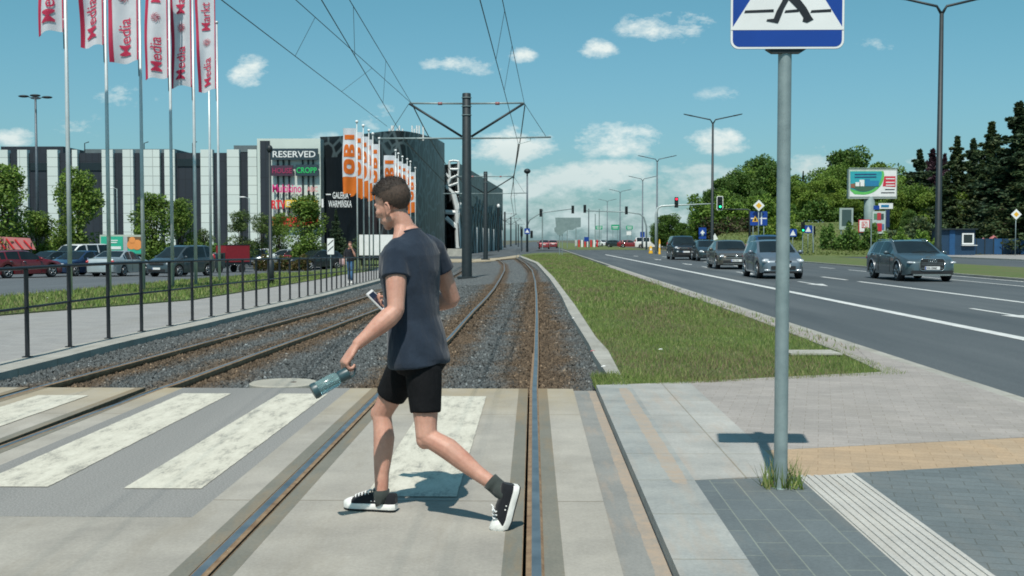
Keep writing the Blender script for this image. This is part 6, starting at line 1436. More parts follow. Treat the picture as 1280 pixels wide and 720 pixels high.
def smooth(fp, zz, n=6):
    o1 = []; o2 = []
    for i in range(len(fp)-1):
        for k in range(n):
            u = k/n; p0 = Vector(fp[max(i-1, 0)]); p1 = Vector(fp[i]); p2 = Vector(fp[i+1]); p3 = Vector(fp[min(i+2, len(fp)-1)])
            c = .5*((2*p1)+(-p0+p2)*u+(2*p0-5*p1+4*p2-p3)*u*u+(-p0+3*p1-3*p2+p3)*u**3); o1.append((c.x, c.y)); o2.append(zz[i]*(1-u)+zz[i+1]*u)
    o1.append(fp[-1]); o2.append(zz[-1]); return o1, o2
F2, Z2 = smooth(fp, zz)
vs = []; fs = []
for (x, y), z in zip(F2, Z2): vs += [(x, y, -1), (x, y, z)]
n = len(F2)
for i in range(n-1): fs.append((2*i, 2*i+2, 2*i+3, 2*i+1))
back = [(F2[-1][0]*192/163-1.5, 190), (F2[0][0], 190)]; o = len(vs)
for x, y in back: vs += [(x, y, -1), (x, y, zz[-1]-.2)]
fs += [(2*n-2, o, o+1, 2*n-1), (o, o+2, o+3, o+1), (o+2, 0, 1, o+3), tuple([2*i+1 for i in range(n)]+[o+1, o+3])]
MB().raw(vs, fs).build('perforated_wall', m_web, t, False, org)
vs = []; fs = []; kk = [i for i in range(n) if F2[i][0] <= at(472, 300, 140).x+.3]
for i in kk: x, y = F2[i]; vs += [(x, y-.25, -1), (x, y-.25, zlo)]
for i in range(len(kk)-1): fs.append((2*i, 2*i+2, 2*i+3, 2*i+1))
MB().raw(vs, fs).build('plain_wall', m_plain, t, False, org)
for i, px in enumerate((484, 487, 489, 494, 497, 513, 516, 519, 522, 501, 527)): q = at(px, 164, 141); MB().tube([(q.x, 143, q.z-1), (q.x, 143, q.z+(.9 if i % 3 else .5))], .10, 6).build('antenna', m_white, t, False, org)
Yt = 145.0
for txt, a, b, y0, y1 in (('GALERIA', 416, 436, 239.5, 248), ('WARMIŃSKA', 411, 440, 250, 259)):
    vs, fs = textmesh(txt, 1.0, .03, .008); w0 = max(v[0] for v in vs); hm = .75; X0 = at(a, 300, Yt).x; X1 = at(b, 300, Yt).x; Z0 = at(425, y1, Yt).z; Z1 = at(425, y0, Yt).z
    MB().raw([(X0+v[0]*(X1-X0)/w0, Yt-v[2], Z0+v[1]*(Z1-Z0)/hm) for v in vs], fs).build('lettering', m_white, t, False, org)
for a, b in ((408, 414), (437.5, 440.5)): MB().box(((at(a, 300, Yt).x+at(b, 300, Yt).x)/2, Yt, at(425, 243, Yt).z), (abs(at(b, 300, Yt).x-at(a, 300, Yt).x), .06, .14)).build('lettering', m_white, t, False, org)
# second building with branching lattice
P0 = at(574, 300, 170); P1 = at(628.5, 300, 258); PL = at(553, 300, 172)
z0 = at(574, 204, 170).z; org = (P0.x, P0.y, -1)
t = thing('lattice_building', 'dark building with white branching lattice at its corner and a long receding side wall', 'building', org)
def wallq(a, b, za, zb, nm, m_, d=0): MB().raw([(a[0]-d, a[1], -1), (b[0]-d, b[1], -1), (b[0]-d, b[1], zb), (a[0]-d, a[1], za)], [(0, 1, 2, 3)]).build(nm, m_, t, False, org)
z1 = at(628.5, 237, 258).z
MB().raw([(P0.x, P0.y, -1), (P1.x, P1.y, -1), (P1.x, P1.y, z1), (P0.x, P0.y, z0), (PL.x-12, 190, -1), (PL.x-12, 260, -1), (PL.x-12, 260, z1), (PL.x-12, 190, z0)], [(0, 1, 2, 3), (4, 7, 6, 5), (3, 2, 6, 7), (0, 3, 7, 4), (1, 5, 6, 2)]).build('side_wall', m_web2, t, False, org)
MB().box(((PL.x+P0.x)/2-1, 173, (z0-1)/2-.4), (P0.x-PL.x+2, .2, z0+.2)).build('glass_front', m_glass, t, False, org)
zz_ = lambda x, y: at(540+x/5.54, 190+y/5.54, 169.5)
nd = dict(A=(120, 65), B=(185, 65), C=(120, 120), D=(183, 120), E=(95, 150), F=(125, 185), G=(180, 160), H=(98, 243), I=(180, 215), J=(185, 280), K=(145, 280), L=(175, 400), M_=(93, 415), N=(172, 420), O=(95, 455), P=(180, 530), Q=(178, 665), R=(200, 350), A2=(150, 60))
ed = [('A', 'A2', 1.3), ('A2', 'B', 1.3), ('A', 'C', 1.3), ('C', 'D', 1.5), ('B', 'D', 1.3), ('C', 'F', 1.3), ('E', 'F', 1.3), ('F', 'G', 1.5), ('D', 'G', 1), ('F', 'H', 1.8), ('H', 'I', 1.5), ('G', 'I', 1), ('H', 'K', 2), ('K', 'L', 3), ('I', 'J', 1), ('J', 'K', 1.3), ('L', 'N', 3), ('M_', 'N', 2.6), ('N', 'P', 3), ('O', 'P', 2.6), ('P', 'Q', 3.2), ('L', 'R', 2)]
m_wl = M('lattice_white', (.62, .66, .66), (.55, .59, .59), 1, .5)
mb = MB()
for a, b, w_ in ed: mb.tube([zz_(*nd[a]), zz_(*nd[b])], w_*.14, 6)
mb.build('branching_lattice', m_wl, t, False, org)
m_gl = M('lattice_grey', (.22, .26, .26), (.17, .20, .205), 1, .5)
mb = MB(); rr = random.Random(3); d_ = (P1-P0)
for i in range(17):     # columns of crossing diagonals down the side wall
    u = i/17; a = P0+d_*u; h = (z0*(1-u)+z1*u)
    for s_ in (-1, 1): mb.tube([(a.x+.12, a.y, -1), (a.x+.12+d_.x*.03*s_, a.y+d_.y*.03*s_, h*.3), (a.x+.12-d_.x*.02*s_, a.y-d_.y*.02*s_, h*(.5+.2*rr.random()))], .10+.03*u, 5)
mb.build('side_lattice', m_gl, t, False, org)
for i in range(7):
    a = P0+d_*(.12+i*.13); MB().tube([(a.x+.5, a.y, -1), (a.x+.5, a.y, 3.6)], .14, 6).build('column', m_wl, t, False, org)
# low wall by the lattice building, distant sheds
X = at(572, 300, 132).x; t = thing('low_wall', 'low pale concrete wall at the foot of the white lattice', 'wall', (X, 132, -.5)); MB().box((0, 0, .45), (2.4, .4, .9)).build('slab', m_kerb, t)

# ================================================================== vegetation
m_leaf = attr_mat('leaf', 0.6, trans=0.35); m_bark = M('bark', (.11, .085, .06), (.06, .048, .036), 6, .9, bs=.6, bscale=20, bdist=.03, world=False)
def leafquads(C_, S_, cols, tri=False):
    n = len(C_); v = rng.normal(0, 1, (n, 3)); v[:, 2] = np.abs(v[:, 2])+.3; v /= np.linalg.norm(v, axis=1)[:, None]
    a = np.cross(v, rng.normal(0, 1, (n, 3))); a /= np.linalg.norm(a, axis=1)[:, None]; b = np.cross(v, a)
    s = S_[:, None]; V = np.stack([C_-a*s, C_+b*s*.6-v*s*.15, C_+a*s, C_-b*s*.6-v*s*.15], 1).reshape(-1, 3)
    return V, np.arange(4*n).reshape(-1, 4), np.repeat(cols, 4, 0)
def crown_pts(h, r, trunk, n, seed, lobes=16, flat=.8, shape='round'):
    rs = np.random.default_rng(seed); pts = []
    L = []
    for i in range(lobes):
        u = rs.random(); zc = trunk+(h-trunk)*(.12+.80*u)
        env = {'round': math.sin(math.pi*min(.97, max(.08, .12+.80*u)))**.6, 'tall': (1-u)**.45*.9+.1, 'egg': math.sin(math.pi*(.15+.75*u)**.8)**.7}[shape]
        a = rs.random()*6.28; rr_ = r*env*math.sqrt(rs.random())*.72; L.append((rr_*math.cos(a), rr_*math.sin(a), zc, r*(.30+.22*rs.random())*(.65+.35*env)))
    per = n//lobes
    for (x, y, z, R) in L:
        m = int(per*(.7+.6*rs.random())); d = rs.normal(0, 1, (m, 3)); d /= np.linalg.norm(d, axis=1)[:, None]
        q = R*(.45+.62*rs.random(m)**.6); c = np.array([x, y, z])+d*q[:, None]*np.array([1, 1, flat]); pts.append(c)
    return np.vstack(pts), L
def tree_proto(name, h, r, trunk, n, seed, leaf, pal, lobes=16, shape='round', tw=.16, flat=.8):
    t = thing(name, 'x', 'tree'); P_, L = crown_pts(h, r, trunk, n, seed, lobes, flat, shape); rs = np.random.default_rng(seed+5)
    k = rs.random(len(P_)); nzv = np.array([mnoise.noise((p[0]*1.1/r*2, p[1]*1.1/r*2, p[2]*1.1/r*2+seed)) for p in P_]); g_ = .75+.35*k+.45*nzv
    c0, c1 = np.array(pal[0]), np.array(pal[1]); m_ = (rs.random(len(P_)) < .28)[:, None]; col = np.where(m_, c1, c0)*g_[:, None]
    V, Fc, cc = leafquads(P_, leaf*(.6+.8*rs.random(len(P_))), np.clip(col, .003, 1)); npmesh('crown', V, Fc, 4, m_leaf, t, cc)
    tk = MB(); tk.tube([(0, 0, -.3), (.02*h*.1, 0, trunk*.6), (0, .02, trunk+(h-trunk)*.45), (0, 0, trunk+(h-trunk)*.8)], [tw, tw*.8, tw*.5, tw*.15], 9)
    for (x, y, z, R) in L[:min(len(L), 12)]: z_0 = trunk+(z-trunk)*.35; tk.tube([(0, 0, max(trunk*.7, z_0-.5)), (x*.5, y*.5, (z_0+z)/2), (x, y, z)], [tw*.45, tw*.3, tw*.08], 6)
    tk.build('trunk', m_bark, t, True); return t
def conifer_proto(name, h, r, n, seed, leaf, pal, droop=.25):
    t = thing(name, 'x', 'tree'); rs = np.random.default_rng(seed); pts = []; tk = MB(); tk.tube([(0, 0, -.3), (0, 0, h*.5), (0, 0, h*.98)], [.26, .16, .03], 9)
    nl = int(h*2.3); per = n/nl
    for i in range(nl):
        u = (i+.5)/nl; z = h*(.07+.93*u); R = r*((1-u)**1.1*1.0+.025)*(.55+.75*rs.random()); nb_ = max(4, int(9-5*u))
        for b in range(nb_):
            a = 6.28*b/nb_+rs.random()*.9; Rb = R*(.62+.55*rs.random()); m = int(per/nb_*(1.15-.6*u)+2); s_ = rs.random(m)**.6; dx = rs.normal(0, .13*Rb+.04, m)*(1-s_*.5)
            x = s_*Rb*math.cos(a)-dx*math.sin(a); y = s_*Rb*math.sin(a)+dx*math.cos(a); zz_ = z-droop*s_*Rb+.12*Rb*s_**3+rs.normal(0, .07+.03*Rb, m); pts.append(np.stack([x, y, zz_], 1))
            if R > .8: tk.tube([(0, 0, z), (Rb*.85*math.cos(a), Rb*.85*math.sin(a), z-droop*.8*Rb)], [.05, .015], 4)
    P_ = np.vstack(pts); k = rs.random(len(P_)); nzv = np.array([mnoise.noise((p[0]*.7, p[1]*.7, p[2]*.7+seed)) for p in P_]); g_ = .7+.4*k+.5*nzv
    m_ = (rs.random(len(P_)) < .22)[:, None]; col = np.where(m_, np.array(pal[1]), np.array(pal[0]))*g_[:, None]
    V, Fc, cc = leafquads(P_, leaf*(.6+.8*rs.random(len(P_))), np.clip(col, .003, 1)); npmesh('crown', V, Fc, 4, m_leaf, t, cc); tk.build('trunk', m_bark, t, True); return t
G1 = ((.125, .22, .036), (.19, .29, .05)); G2 = ((.088, .172, .036), (.145, .235, .048)); G3 = ((.165, .26, .042), (.23, .32, .05)); GC = ((.050, .088, .046), (.095, .130, .06)); GP = ((.085, .045, .065), (.12, .07, .08)); GC2 = ((.065, .108, .046), (.125, .15, .06))
used = {}
def place(proto, label, X, Y, z, s, rot=None, group=None, sz=None):
    if proto not in used: used[proto] = 1; o = proto
    else: o = copy_tree(proto)
    o.location = (X, Y, z); o.scale = (s, s, sz or s); o.rotation_euler = (0, 0, random.random()*6.28 if rot is None else rot); o['label'] = label
    if group: o['group'] = group
    return o
def fit(proto, H0, label, px, ty, Y, zb, group=None, wide=1.0):
    q = at(px, ty, Y); h = q.z-zb; s = h/H0; return place(proto, label, q.x, Y, zb, s*wide, group=group, sz=s)
# young car park trees
ta = tree_proto('broadleaf_tree', 5.5, 1.75, 0.35, 8500, 11, .085, ((.13, .22, .04), (.20, .30, .055)), 30, 'egg', .10, 1.0); tb = tree_proto('broadleaf_tree', 5.5, 1.7, 0.35, 7500, 23, .085, ((.14, .23, .04), (.21, .30, .06)), 28, 'egg', .09, 1.0); tcn = tree_proto('sparse_tree', 5.5, 1.7, 0.9, 3600, 31, .08, ((.10, .155, .045), (.15, .21, .06)), 14, 'egg', .07)
gl = 'young trees in the car park'; zb = lambda Y: gz(-30, Y)-.05
fit(ta, 5.6, 'leafy tree cut by the left edge of the photo', 6, 203, 80, zb(80), gl, 1.15); fit(tb, 5.6, 'full green tree between the first and second flagpoles', 96, 206, 84, zb(84), gl, 1.0)
fit(ta, 5.6, 'green tree behind the third flagpole', 192, 240, 86, zb(86), gl, 1.15); fit(tb, 5.6, 'yellowish tree behind the fourth and fifth flagpoles', 224, 246, 88, zb(88), gl, 1.0)
fit(tcn, 5.6, 'thin sparse tree right of the red truck', 300, 262, 84, zb(84), gl, 1.0); fit(tcn, 5.6, 'sparse light tree in front of the dark tower panel', 327, 266, 88, zb(88), gl, 1.05); fit(tb, 5.6, 'small tree just right of the dark post', 349, 264, 92, zb(92), gl, .9)
fit(ta, 5.6, 'round dense tree hiding the lower shop signs', 380, 243, 86, zb(86), gl, 1.15); fit(tcn, 5.6, 'small bare-looking tree left of the red truck', 256, 285, 90, zb(90), gl, .9)
fit(tb, 5.6, 'dark leafy tree behind the parked dark car at left', 45, 262, 84, zb(84), gl, 1.4)
ca = conifer_proto('spruce_tree', 14, 4.2, 19000, 41, .16, GC); cb2 = conifer_proto('spruce_tree', 14, 3.9, 18000, 47, .16, GC2, .32); cc_ = conifer_proto('purple_tree', 10, 3.0, 7000, 53, .2, GP, .1)
fit(ca, 14, 'dark spruce behind the striped sign under the gallery lettering', 420, 262, 100, zb(100)); 
# conifers on the right (behind the blue fence)
gr = 'spruces behind the blue fence'; Z0 = 0.0
for i, (px, ty, Y, pr, wd, lb) in enumerate(((1150, 187, 130, ca, 1.0, 'dark spruce left of the lamp pole, leftmost of the row'), (1197, 170, 122, cb2, .95, 'slim pointed spruce just right of the lamp pole'), (1217, 174, 126, ca, .85, 'narrow spruce with thin tip, second right of the lamp pole'),
      (1240, 152, 120, cb2, 1.05, 'broad spruce with ragged crooked top near the right edge'), (1275, 128, 112, ca, 1.1, 'tallest conifer cut by the right edge of the photo'), (1228, 200, 117, cb2, 1.0, 'lower spruce filling the gap beneath the ragged one'), (1260, 190, 116, ca, .95, 'dark lower spruce beside the tallest conifer'),
      (1184, 215, 117, cb2, 1.1, 'lower green spruce behind the lamp pole'), (1295, 160, 108, cb2, 1.1, 'spruce just outside the right edge with branches reaching in'))):
    fit(pr, 14, lb, px, ty, Y, Z0, gr, wd*1.55)
fit(cc_, 10, 'dark purple-leaved tree left of the lamp pole', 1166, 186, 134, 0, None, 1.1); fit(cc_, 10, 'dark purple-leaved tree right of the lamp pole', 1181, 192, 133, 0, None, .8)
d1 = tree_proto('broadleaf_tree', 12, 5.2, 0.3, 14000, 61, .25, G2, 34, 'round', .3); d2 = tree_proto('broadleaf_tree', 12, 5.0, 0.3, 13000, 67, .24, G1, 32, 'round', .3); d3 = tree_proto('broadleaf_tree', 12, 5.0, 0.2, 13000, 71, .24, G3, 32, 'round', .28)
bank = lambda X, Y: 5.2*ss(100, 140, Y)*ss(20, 27, X)*(1-ss(44, 62, X)*0.6) if Y > 98 else 0.0
xs_ = list(np.linspace(18, 90, 37)); ys_ = [97, 100, 103, 107, 111, 116, 122, 128, 135, 145, 170, 230]
vs = []; 
for y in ys_:
    for x in xs_: xx = x*y/110.0; vs.append((xx, y, (bank(xx, y)+.25*mnoise.noise((xx*.2, y*.2, 0))*ss(100, 110, y)+.0) if y > 97 else -.2))
# far pavement stays clear of the bank: bank starts beyond it
kx = len(xs_)
bank2 = lambda px, Y: None
m_ = MB()
def bz(px, Y):      # bank height by bearing: the ground rises beyond the footpath
    u = (px-666)/F; edge = 100
    left = ss(855, 905, px); right = 1-ss(1085, 1200, px)*.9
    return 3.6*ss(edge, 138, Y)*left*right+.02
ys_ = [96, 99, 102, 106, 110, 115, 121, 128, 136, 150, 190, 260]; pxs = list(range(840, 1330, 10)); vs = []
for Y in ys_:
    for px in pxs: X = (px-666)/F*Y; vs.append((X, Y, bz(px, Y)-.03+.2*mnoise.noise((X*.25, Y*.25, 0))*ss(102, 112, Y)))
kx = len(pxs); struct(MB().raw(vs, [(i*kx+j, i*kx+j+1, (i+1)*kx+j+1, (i+1)*kx+j) for i in range(len(ys_)-1) for j in range(kx-1)]).build('hill', m_bank, None, True))
gm = 'leafy trees on the grassy bank'
lst = [(872, 262, 150, d2, .85), (888, 238, 148, d1, .95), (905, 222, 146, d1, 1.0), (925, 214, 150, d1, 1.0), (940, 203, 156, d2, .9), (955, 196, 160, d1, 1.0), (966, 205, 150, d1, 1.0), (985, 214, 148, d2, 1.0), (916, 248, 138, d1, 1.0), (950, 238, 138, d1, 1.05), (975, 245, 136, d3, .9),
       (1000, 232, 146, d3, 1.0), (1018, 226, 142, d3, 1.05), (1040, 222, 144, d3, 1.0), (1033, 205, 158, d2, .9), (1062, 186, 160, d1, 1.0), (1052, 200, 154, d2, .9), (1085, 198, 158, d2, 1.0), (1105, 200, 160, d2, 1.0), (1128, 214, 138, d2, .95), (1120, 238, 126, d3, .9), (1145, 226, 128, d2, 1.0), (1165, 240, 122, d3, .95), (1100, 250, 130, d2, .9), (1070, 236, 140, d3, .9), (1192, 238, 120, d3, .8), (1135, 262, 118, d1, .8), (1155, 268, 115, d3, .7)]
words = {0: 'at the left end of the bank'}
nb_ = ['first', 'second', 'third', 'fourth', 'fifth', 'sixth', 'seventh', 'eighth', 'ninth', 'tenth', 'eleventh', 'twelfth', 'thirteenth', 'fourteenth', 'fifteenth', 'sixteenth', 'seventeenth', 'eighteenth', 'nineteenth', 'twentieth', 'twenty-first', 'twenty-second', 'twenty-third', 'twenty-fourth', 'twenty-fifth', 'twenty-sixth', 'twenty-seventh', 'twenty-eighth']
tone = {d1: 'dark green', d2: 'mid green', d3: 'bright green'}
for i, (px, ty, Y, pr, wd) in enumerate(sorted(lst, key=lambda q: q[0])):
    fit(pr, 12.3, '%s broadleaf tree on the bank, %s crown counted from the left' % (tone[pr], nb_[i]), px, ty, Y, bz(px, Y), gm, wd)
fit(ca, 14, 'single dark conifer tip above the bright green trees right of the sign pole', 1004, 214, 175, 5.0, None, .8)
fit(d1, 12.3, 'round dark tree clump behind the black off-road car', 836, 268, 190, 0, None, 1.2); fit(d2, 12.3, 'lower tree left of the clump behind the off-road car', 826, 280, 195, 0, None, 1.2); fit(d1, 12.3, 'lower tree right of the clump behind the off-road car', 850, 278, 188, 0, None, 1.2); fit(d2, 12.3, 'far low tree beside the right lamp poles', 857, 288, 200, 0, None, 1.3)
# hedges and shrubs
def hedge(label, x0_, y0_, x1_, y1_, h, w_, n, leaf, pal, zb_, seed=5, nm='hedge'):
    rs = np.random.default_rng(seed); u = rs.random(n); L_h = math.hypot(x1_-x0_, y1_-y0_); P_ = np.stack([u*L_h-L_h/2, rs.normal(0, w_*.35, n), rs.random(n)**.7*h*(.8+.25*np.sin(u*17+seed)+.12*np.sin(u*43))], 1)
    t = thing(nm, label, 'hedge', ((x0_+x1_)/2, (y0_+y1_)/2, zb_), math.atan2(y1_-y0_, x1_-x0_)); g_ = .7+.6*rs.random(n); m_ = (rs.random(n) < .3)[:, None]
    V, Fc, cc = leafquads(P_, leaf*(.6+.8*rs.random(n)), np.where(m_, np.array(pal[1]), np.array(pal[0]))*g_[:, None]); npmesh('foliage', V, Fc, 4, m_leaf, t, cc)
    tk = MB()
    tk.tube([(-L_h*.48, 0, h*.12), (0, .05, h*.16), (L_h*.48, 0, h*.12)], [.05, .06, .05], 5)
    tk.build('stem', m_bark, t); return t
hX = lambda px, Y: at(px, 300, Y).x
hedge('low hedge mixed green and rusty brown in front of the small parked cars', hX(318, 80), 80, hX(386, 80), 80, 1.05, 1.0, 5000, .07, ((.12, .09, .03), (.06, .10, .025)), zb(80))
hedge('dark tall hedge behind the parked cars at the left', hX(-30, 92), 92, hX(120, 92), 92, 2.3, 1.6, 6000, .14, G2, zb(92), 8)
hedge('green shrubs along the far side of the car park', hX(120, 104), 104, hX(330, 104), 104, 2.0, 1.6, 6000, .14, G2, zb(104), 9)
hedge('dark shrub row below the billboards with pale stones in front', hX(1026, 110), 110, hX(1100, 108), 108, 2.7, 2.0, 5000, .13, G2, 0.1, 12)
hedge('bushes with reddish leaves at the foot of the bank trees', hX(880, 122), 122, hX(945, 124), 124, 2.6, 2.5, 4500, .16, ((.07, .055, .03), (.05, .10, .025)), 1.0, 13)
hedge('light green bushes right of the blue lane board', hX(950, 118), 118, hX(1000, 118), 118, 2.4, 2.5, 4500, .16, G3, 1.2, 14)
hedge('green shrubs behind the grey estate car', hX(1104, 104), 104, hX(1175, 102), 102, 2.2, 2.0, 4500, .13, G1, 0.05, 15)
hedge('dark tree line between the gallery building and the flags', hX(405, 120), 120, hX(475, 120), 120, 2.4, 2.0, 4000, .15, GC2, -.74, 16)
hedge('mixed green shrubs under the dark trees left of the sign pole', hX(865, 132), 132, hX(985, 134), 134, 3.6, 3.0, 9000, .18, G1, bz(930, 132)-.3, 21)
hedge('shrubs under the bright green trees right of the sign pole', hX(985, 141), 141, hX(1110, 141), 141, 3.2, 3.0, 7000, .18, G2, 3.3, 22)
hedge('deep green undergrowth at the foot of the spruces', hX(1105, 112), 112, hX(1330, 110), 110, 3.2, 2.5, 11000, .17, GC2, .2, 23)
stuff(npmesh('bank_grass', *(lambda P_: (lambda V, Fc, cc: (V, Fc, 4, m_leaf, None, cc))(*leafquads(P_, .05+.07*rng.random(len(P_)), np.array((.15, .19, .055))*(.8+.4*rng.random(len(P_)))[:, None])))(
    (lambda px, Y: np.stack([(px-666)/F*Y, Y, np.array([bz(a, b) for a, b in zip(px, Y)])+.08], 1))(900+230*rng.random(9000), 101+30*rng.random(9000)))), 'rough pale green grass on the bank between the road and the trees', 'grass')

# ================================================================== billboards, fence, kiosk
def quadboard(t, px0, px1, y0, y1, Y, X, z, m_, nm='board', off=0, par=None, th=.12, dY=0):
    a = at(px0, y1, Y); b = at(px1, y0, Y); cx, cz = (a.x+b.x)/2-X, (a.z+b.z)/2-z
    return MB().box((cx, off, cz), (b.x-a.x, th, b.z-a.z)).build(nm, m_, par or t)
Y = 118; X = at(1090, 300, Y).x; z = 0
t = thing('billboard', 'large billboard with turquoise city picture on a thick column above the shrubs', 'billboard', (X, Y, z), 0.0)
MB().tube([(-.25, .2, 0), (-.25, .2, at(1088, 246, Y).z)], .55, 20).build('column', m_gry, t, True)
fr = quadboard(t, 1059.5, 1120.5, 211.5, 248.5, Y, X, z, M('billboard_frame', (.35, .4, .38), (.28, .33, .31), 2, .5), 'frame', .0, th=.6)
w_ = quadboard(t, 1061, 1119.3, 213.5, 246, Y, X, z, m_white, 'poster', -.32, th=.05)
q = lambda px, py: ((at(px, py, Y).x-X), (at(px, py, Y).z-z))
def lay(pts, m_, off, nm, par): return MB().plate([q(a, b) for a, b in pts], (0, off, 0), XA, ZA, -YA, .01).build(nm, m_, par)
arc = [(1101+4*math.cos(a)*0+0, 0) for a in (0,)]
el_ = lambda cx, cy, rx, ry, a0, a1, n=14: [(cx+rx*math.cos(math.radians(a0+(a1-a0)*i/n)), cy+ry*math.sin(math.radians(a0+(a1-a0)*i/n))) for i in range(n+1)]
lay([(1061.5, 214)]+[(1103, 214)]+el_(1078, 218, 26, 25.5, 0, 90)+[(1067, 243), (1061.5, 238)], cm('poster_green', (.12, .5, .12)), -.35, 'green_band', w_)
lay([(1061.5, 214.5), (1100.5, 214.5)]+el_(1078, 217, 23, 23, 0, 100)+[(1061.5, 236)], cm('poster_turquoise', (.03, .36, .42)), -.365, 'picture', w_)
lay([(1062, 234), (1066, 229), (1075, 231), (1085, 228), (1096, 230), (1098, 233)]+el_(1078, 217, 22.5, 22.5, 45, 110, 8), cm('poster_dark_green', (.05, .13, .08)), -.38, 'landscape', w_)
for a, b, c, d, m__ in ((1068, 1074, 228, 233, m_white), (1073, 1079, 225, 233, m_white), (1080, 1086, 224, 233, cm('poster_blue', (.02, .2, .38))), (1086, 1091, 226, 233, cm('poster_blue', (.02, .2, .38))), (1062, 1067, 230, 235, cm('poster_brick', (.3, .12, .07))), (1091, 1097, 226, 233, cm('poster_blue', (.02, .2, .38)))): lay([(a, d), (b, d), (b, c), (a, c)], m__, -.395, 'pictured_block', w_)
for yy_ in (217.6, 221): lay([(1067, yy_), (1094, yy_-.3), (1094, yy_+1.0), (1067, yy_+1.3)], cm('poster_navy', (.02, .06, .18)), -.395, 'text_line', w_)
lay([(1104, 220.5), (1118, 220.5), (1118, 234), (1102, 233)], cm('poster_red', (.62, .03, .06)), -.35, 'red_panel', w_)
for yy_ in (223, 227.5, 231): lay([(1106, yy_), (1117, yy_), (1117, yy_+1.3), (1106, yy_+1.3)], m_white, -.365, 'text_line', w_)
for yy_, xx_ in ((236.5, 1105), (240.5, 1100)): lay([(xx_, yy_), (1117, yy_), (1117, yy_+1.1), (xx_, yy_+1.3)], m_black, -.35, 'text_line', w_)
MB().tube([(-2.6, -.3, at(1090, 210.5, Y).z), (2.5, -.3, at(1090, 210.5, Y).z)], .05, 6).build('lamp_bar', m_gry, t)
def bb(label, px0, px1, y0, y1, Y, m_, yaw=0, fr_=m_dgrey, legs=2, items=()):
    X = at((px0+px1)/2, 300, Y).x; z = 0; t = thing('billboard', label, 'billboard', (X, Y, z), yaw)
    b = quadboard(t, px0, px1, y0, y1, Y, X, z, m_, 'board'); w_ = (px1-px0)/F*Y
    for s in ((-1, 1) if legs == 2 else (0,)): MB().tube([(s*w_*.35, .1, 0), (s*w_*.35, .1, at(px0, y0, Y).z)], .07, 8).build('post', m_galv, t)
    for a, b_, c, d, mm in items: p_ = at(a, d, Y); r_ = at(b_, c, Y); MB().box(((p_.x+r_.x)/2-X, -.07-.001*random.random()*20, (p_.z+r_.z)/2-z), (r_.x-p_.x, .03, r_.z-p_.z)).build('picture', mm, b)
    return t
bb('grey angled billboard with dark street picture, left below the large one', 1049, 1066.5, 260, 287, 116, cm('pale_grey_board', (.35, .42, .4)), items=((1052, 1064, 262, 282, cm('dark_photo', (.05, .09, .09))), (1056, 1059, 264, 280, cm('photo_grey', (.18, .22, .22)))))
kb = bb('white square sign with red letter mark between the two smaller billboards', 1073, 1087, 274.5, 290.5, 112, cm('sign_border_red', (.6, .02, .05)), items=((1074, 1086, 275.5, 289.5, m_white),))
# red square emblem with a white K built from bars
X = at(1080, 300, 112).x; zz0 = at(1080, 281, 112).z; bo = kb.children[0]
MB().plate(rrect(.55, .62, .04), (0, -.10, zz0), XA, ZA, -YA, .01).build('red_emblem', m_red, bo); MB().plate(rrect(.42, .48, .02), (0, -.112, zz0), XA, ZA, -YA, .006).build('emblem_field', m_white, bo)
kk_ = MB(); kk_.plate([(-.16, -.2), (-.08, -.2), (-.08, .2), (-.16, .2)], (0, -.12, zz0), XA, ZA, -YA, .006); kk_.plate([(-.06, 0), (.10, .2), (.17, .2), (.02, 0), (.17, -.2), (.10, -.2)], (0, -.12, zz0), XA, ZA, -YA, .006); kk_.build('letter_mark', m_red, bo)
bb('pale billboard with two rows of dark and red pictures under the large one', 1090, 1106.5, 264, 292, 116, cm('pale_board', (.5, .58, .56)), items=((1092, 1096, 267, 274, cm('photo_green', (.1, .25, .15))), (1096, 1101, 266, 275, cm('photo_red', (.5, .05, .06))), (1101, 1104.5, 267, 274, cm('dark_photo', (.05, .09, .09))), (1092, 1096, 279, 288, cm('dark_photo', (.05, .09, .09))), (1096, 1102, 279, 289, cm('photo_red2', (.55, .03, .05))), (1102, 1105, 280, 287, cm('photo_blue', (.1, .2, .35)))))
bb('narrow navy board right of the pale picture billboard', 1107.5, 1112, 262, 284, 117, cm('navy_board', (.012, .03, .10)), legs=1)
t = bb('white and blue direction strip just beneath the large billboard', 1098, 1116, 254, 261, 117, m_white, items=((1091.5, 1099, 257, 262, m_blue), (1101, 1111, 256, 259, cm('poster_blue', (.02, .2, .38)))), legs=1)
bx, by = gp(1088.5, 326, 0); t = thing('thin_post', 'pale green thin post at the kerb in front of the red letter sign', 'post', (bx, by, 0)); zt = at(1088.5, 274, by).z
MB().tube([(0, 0, 0), (0, 0, zt)], .035, 8).build('pole', m_galv, t); MB().ell((0, 0, zt), (.06, .06, .06)).build('cap', m_galv, t)
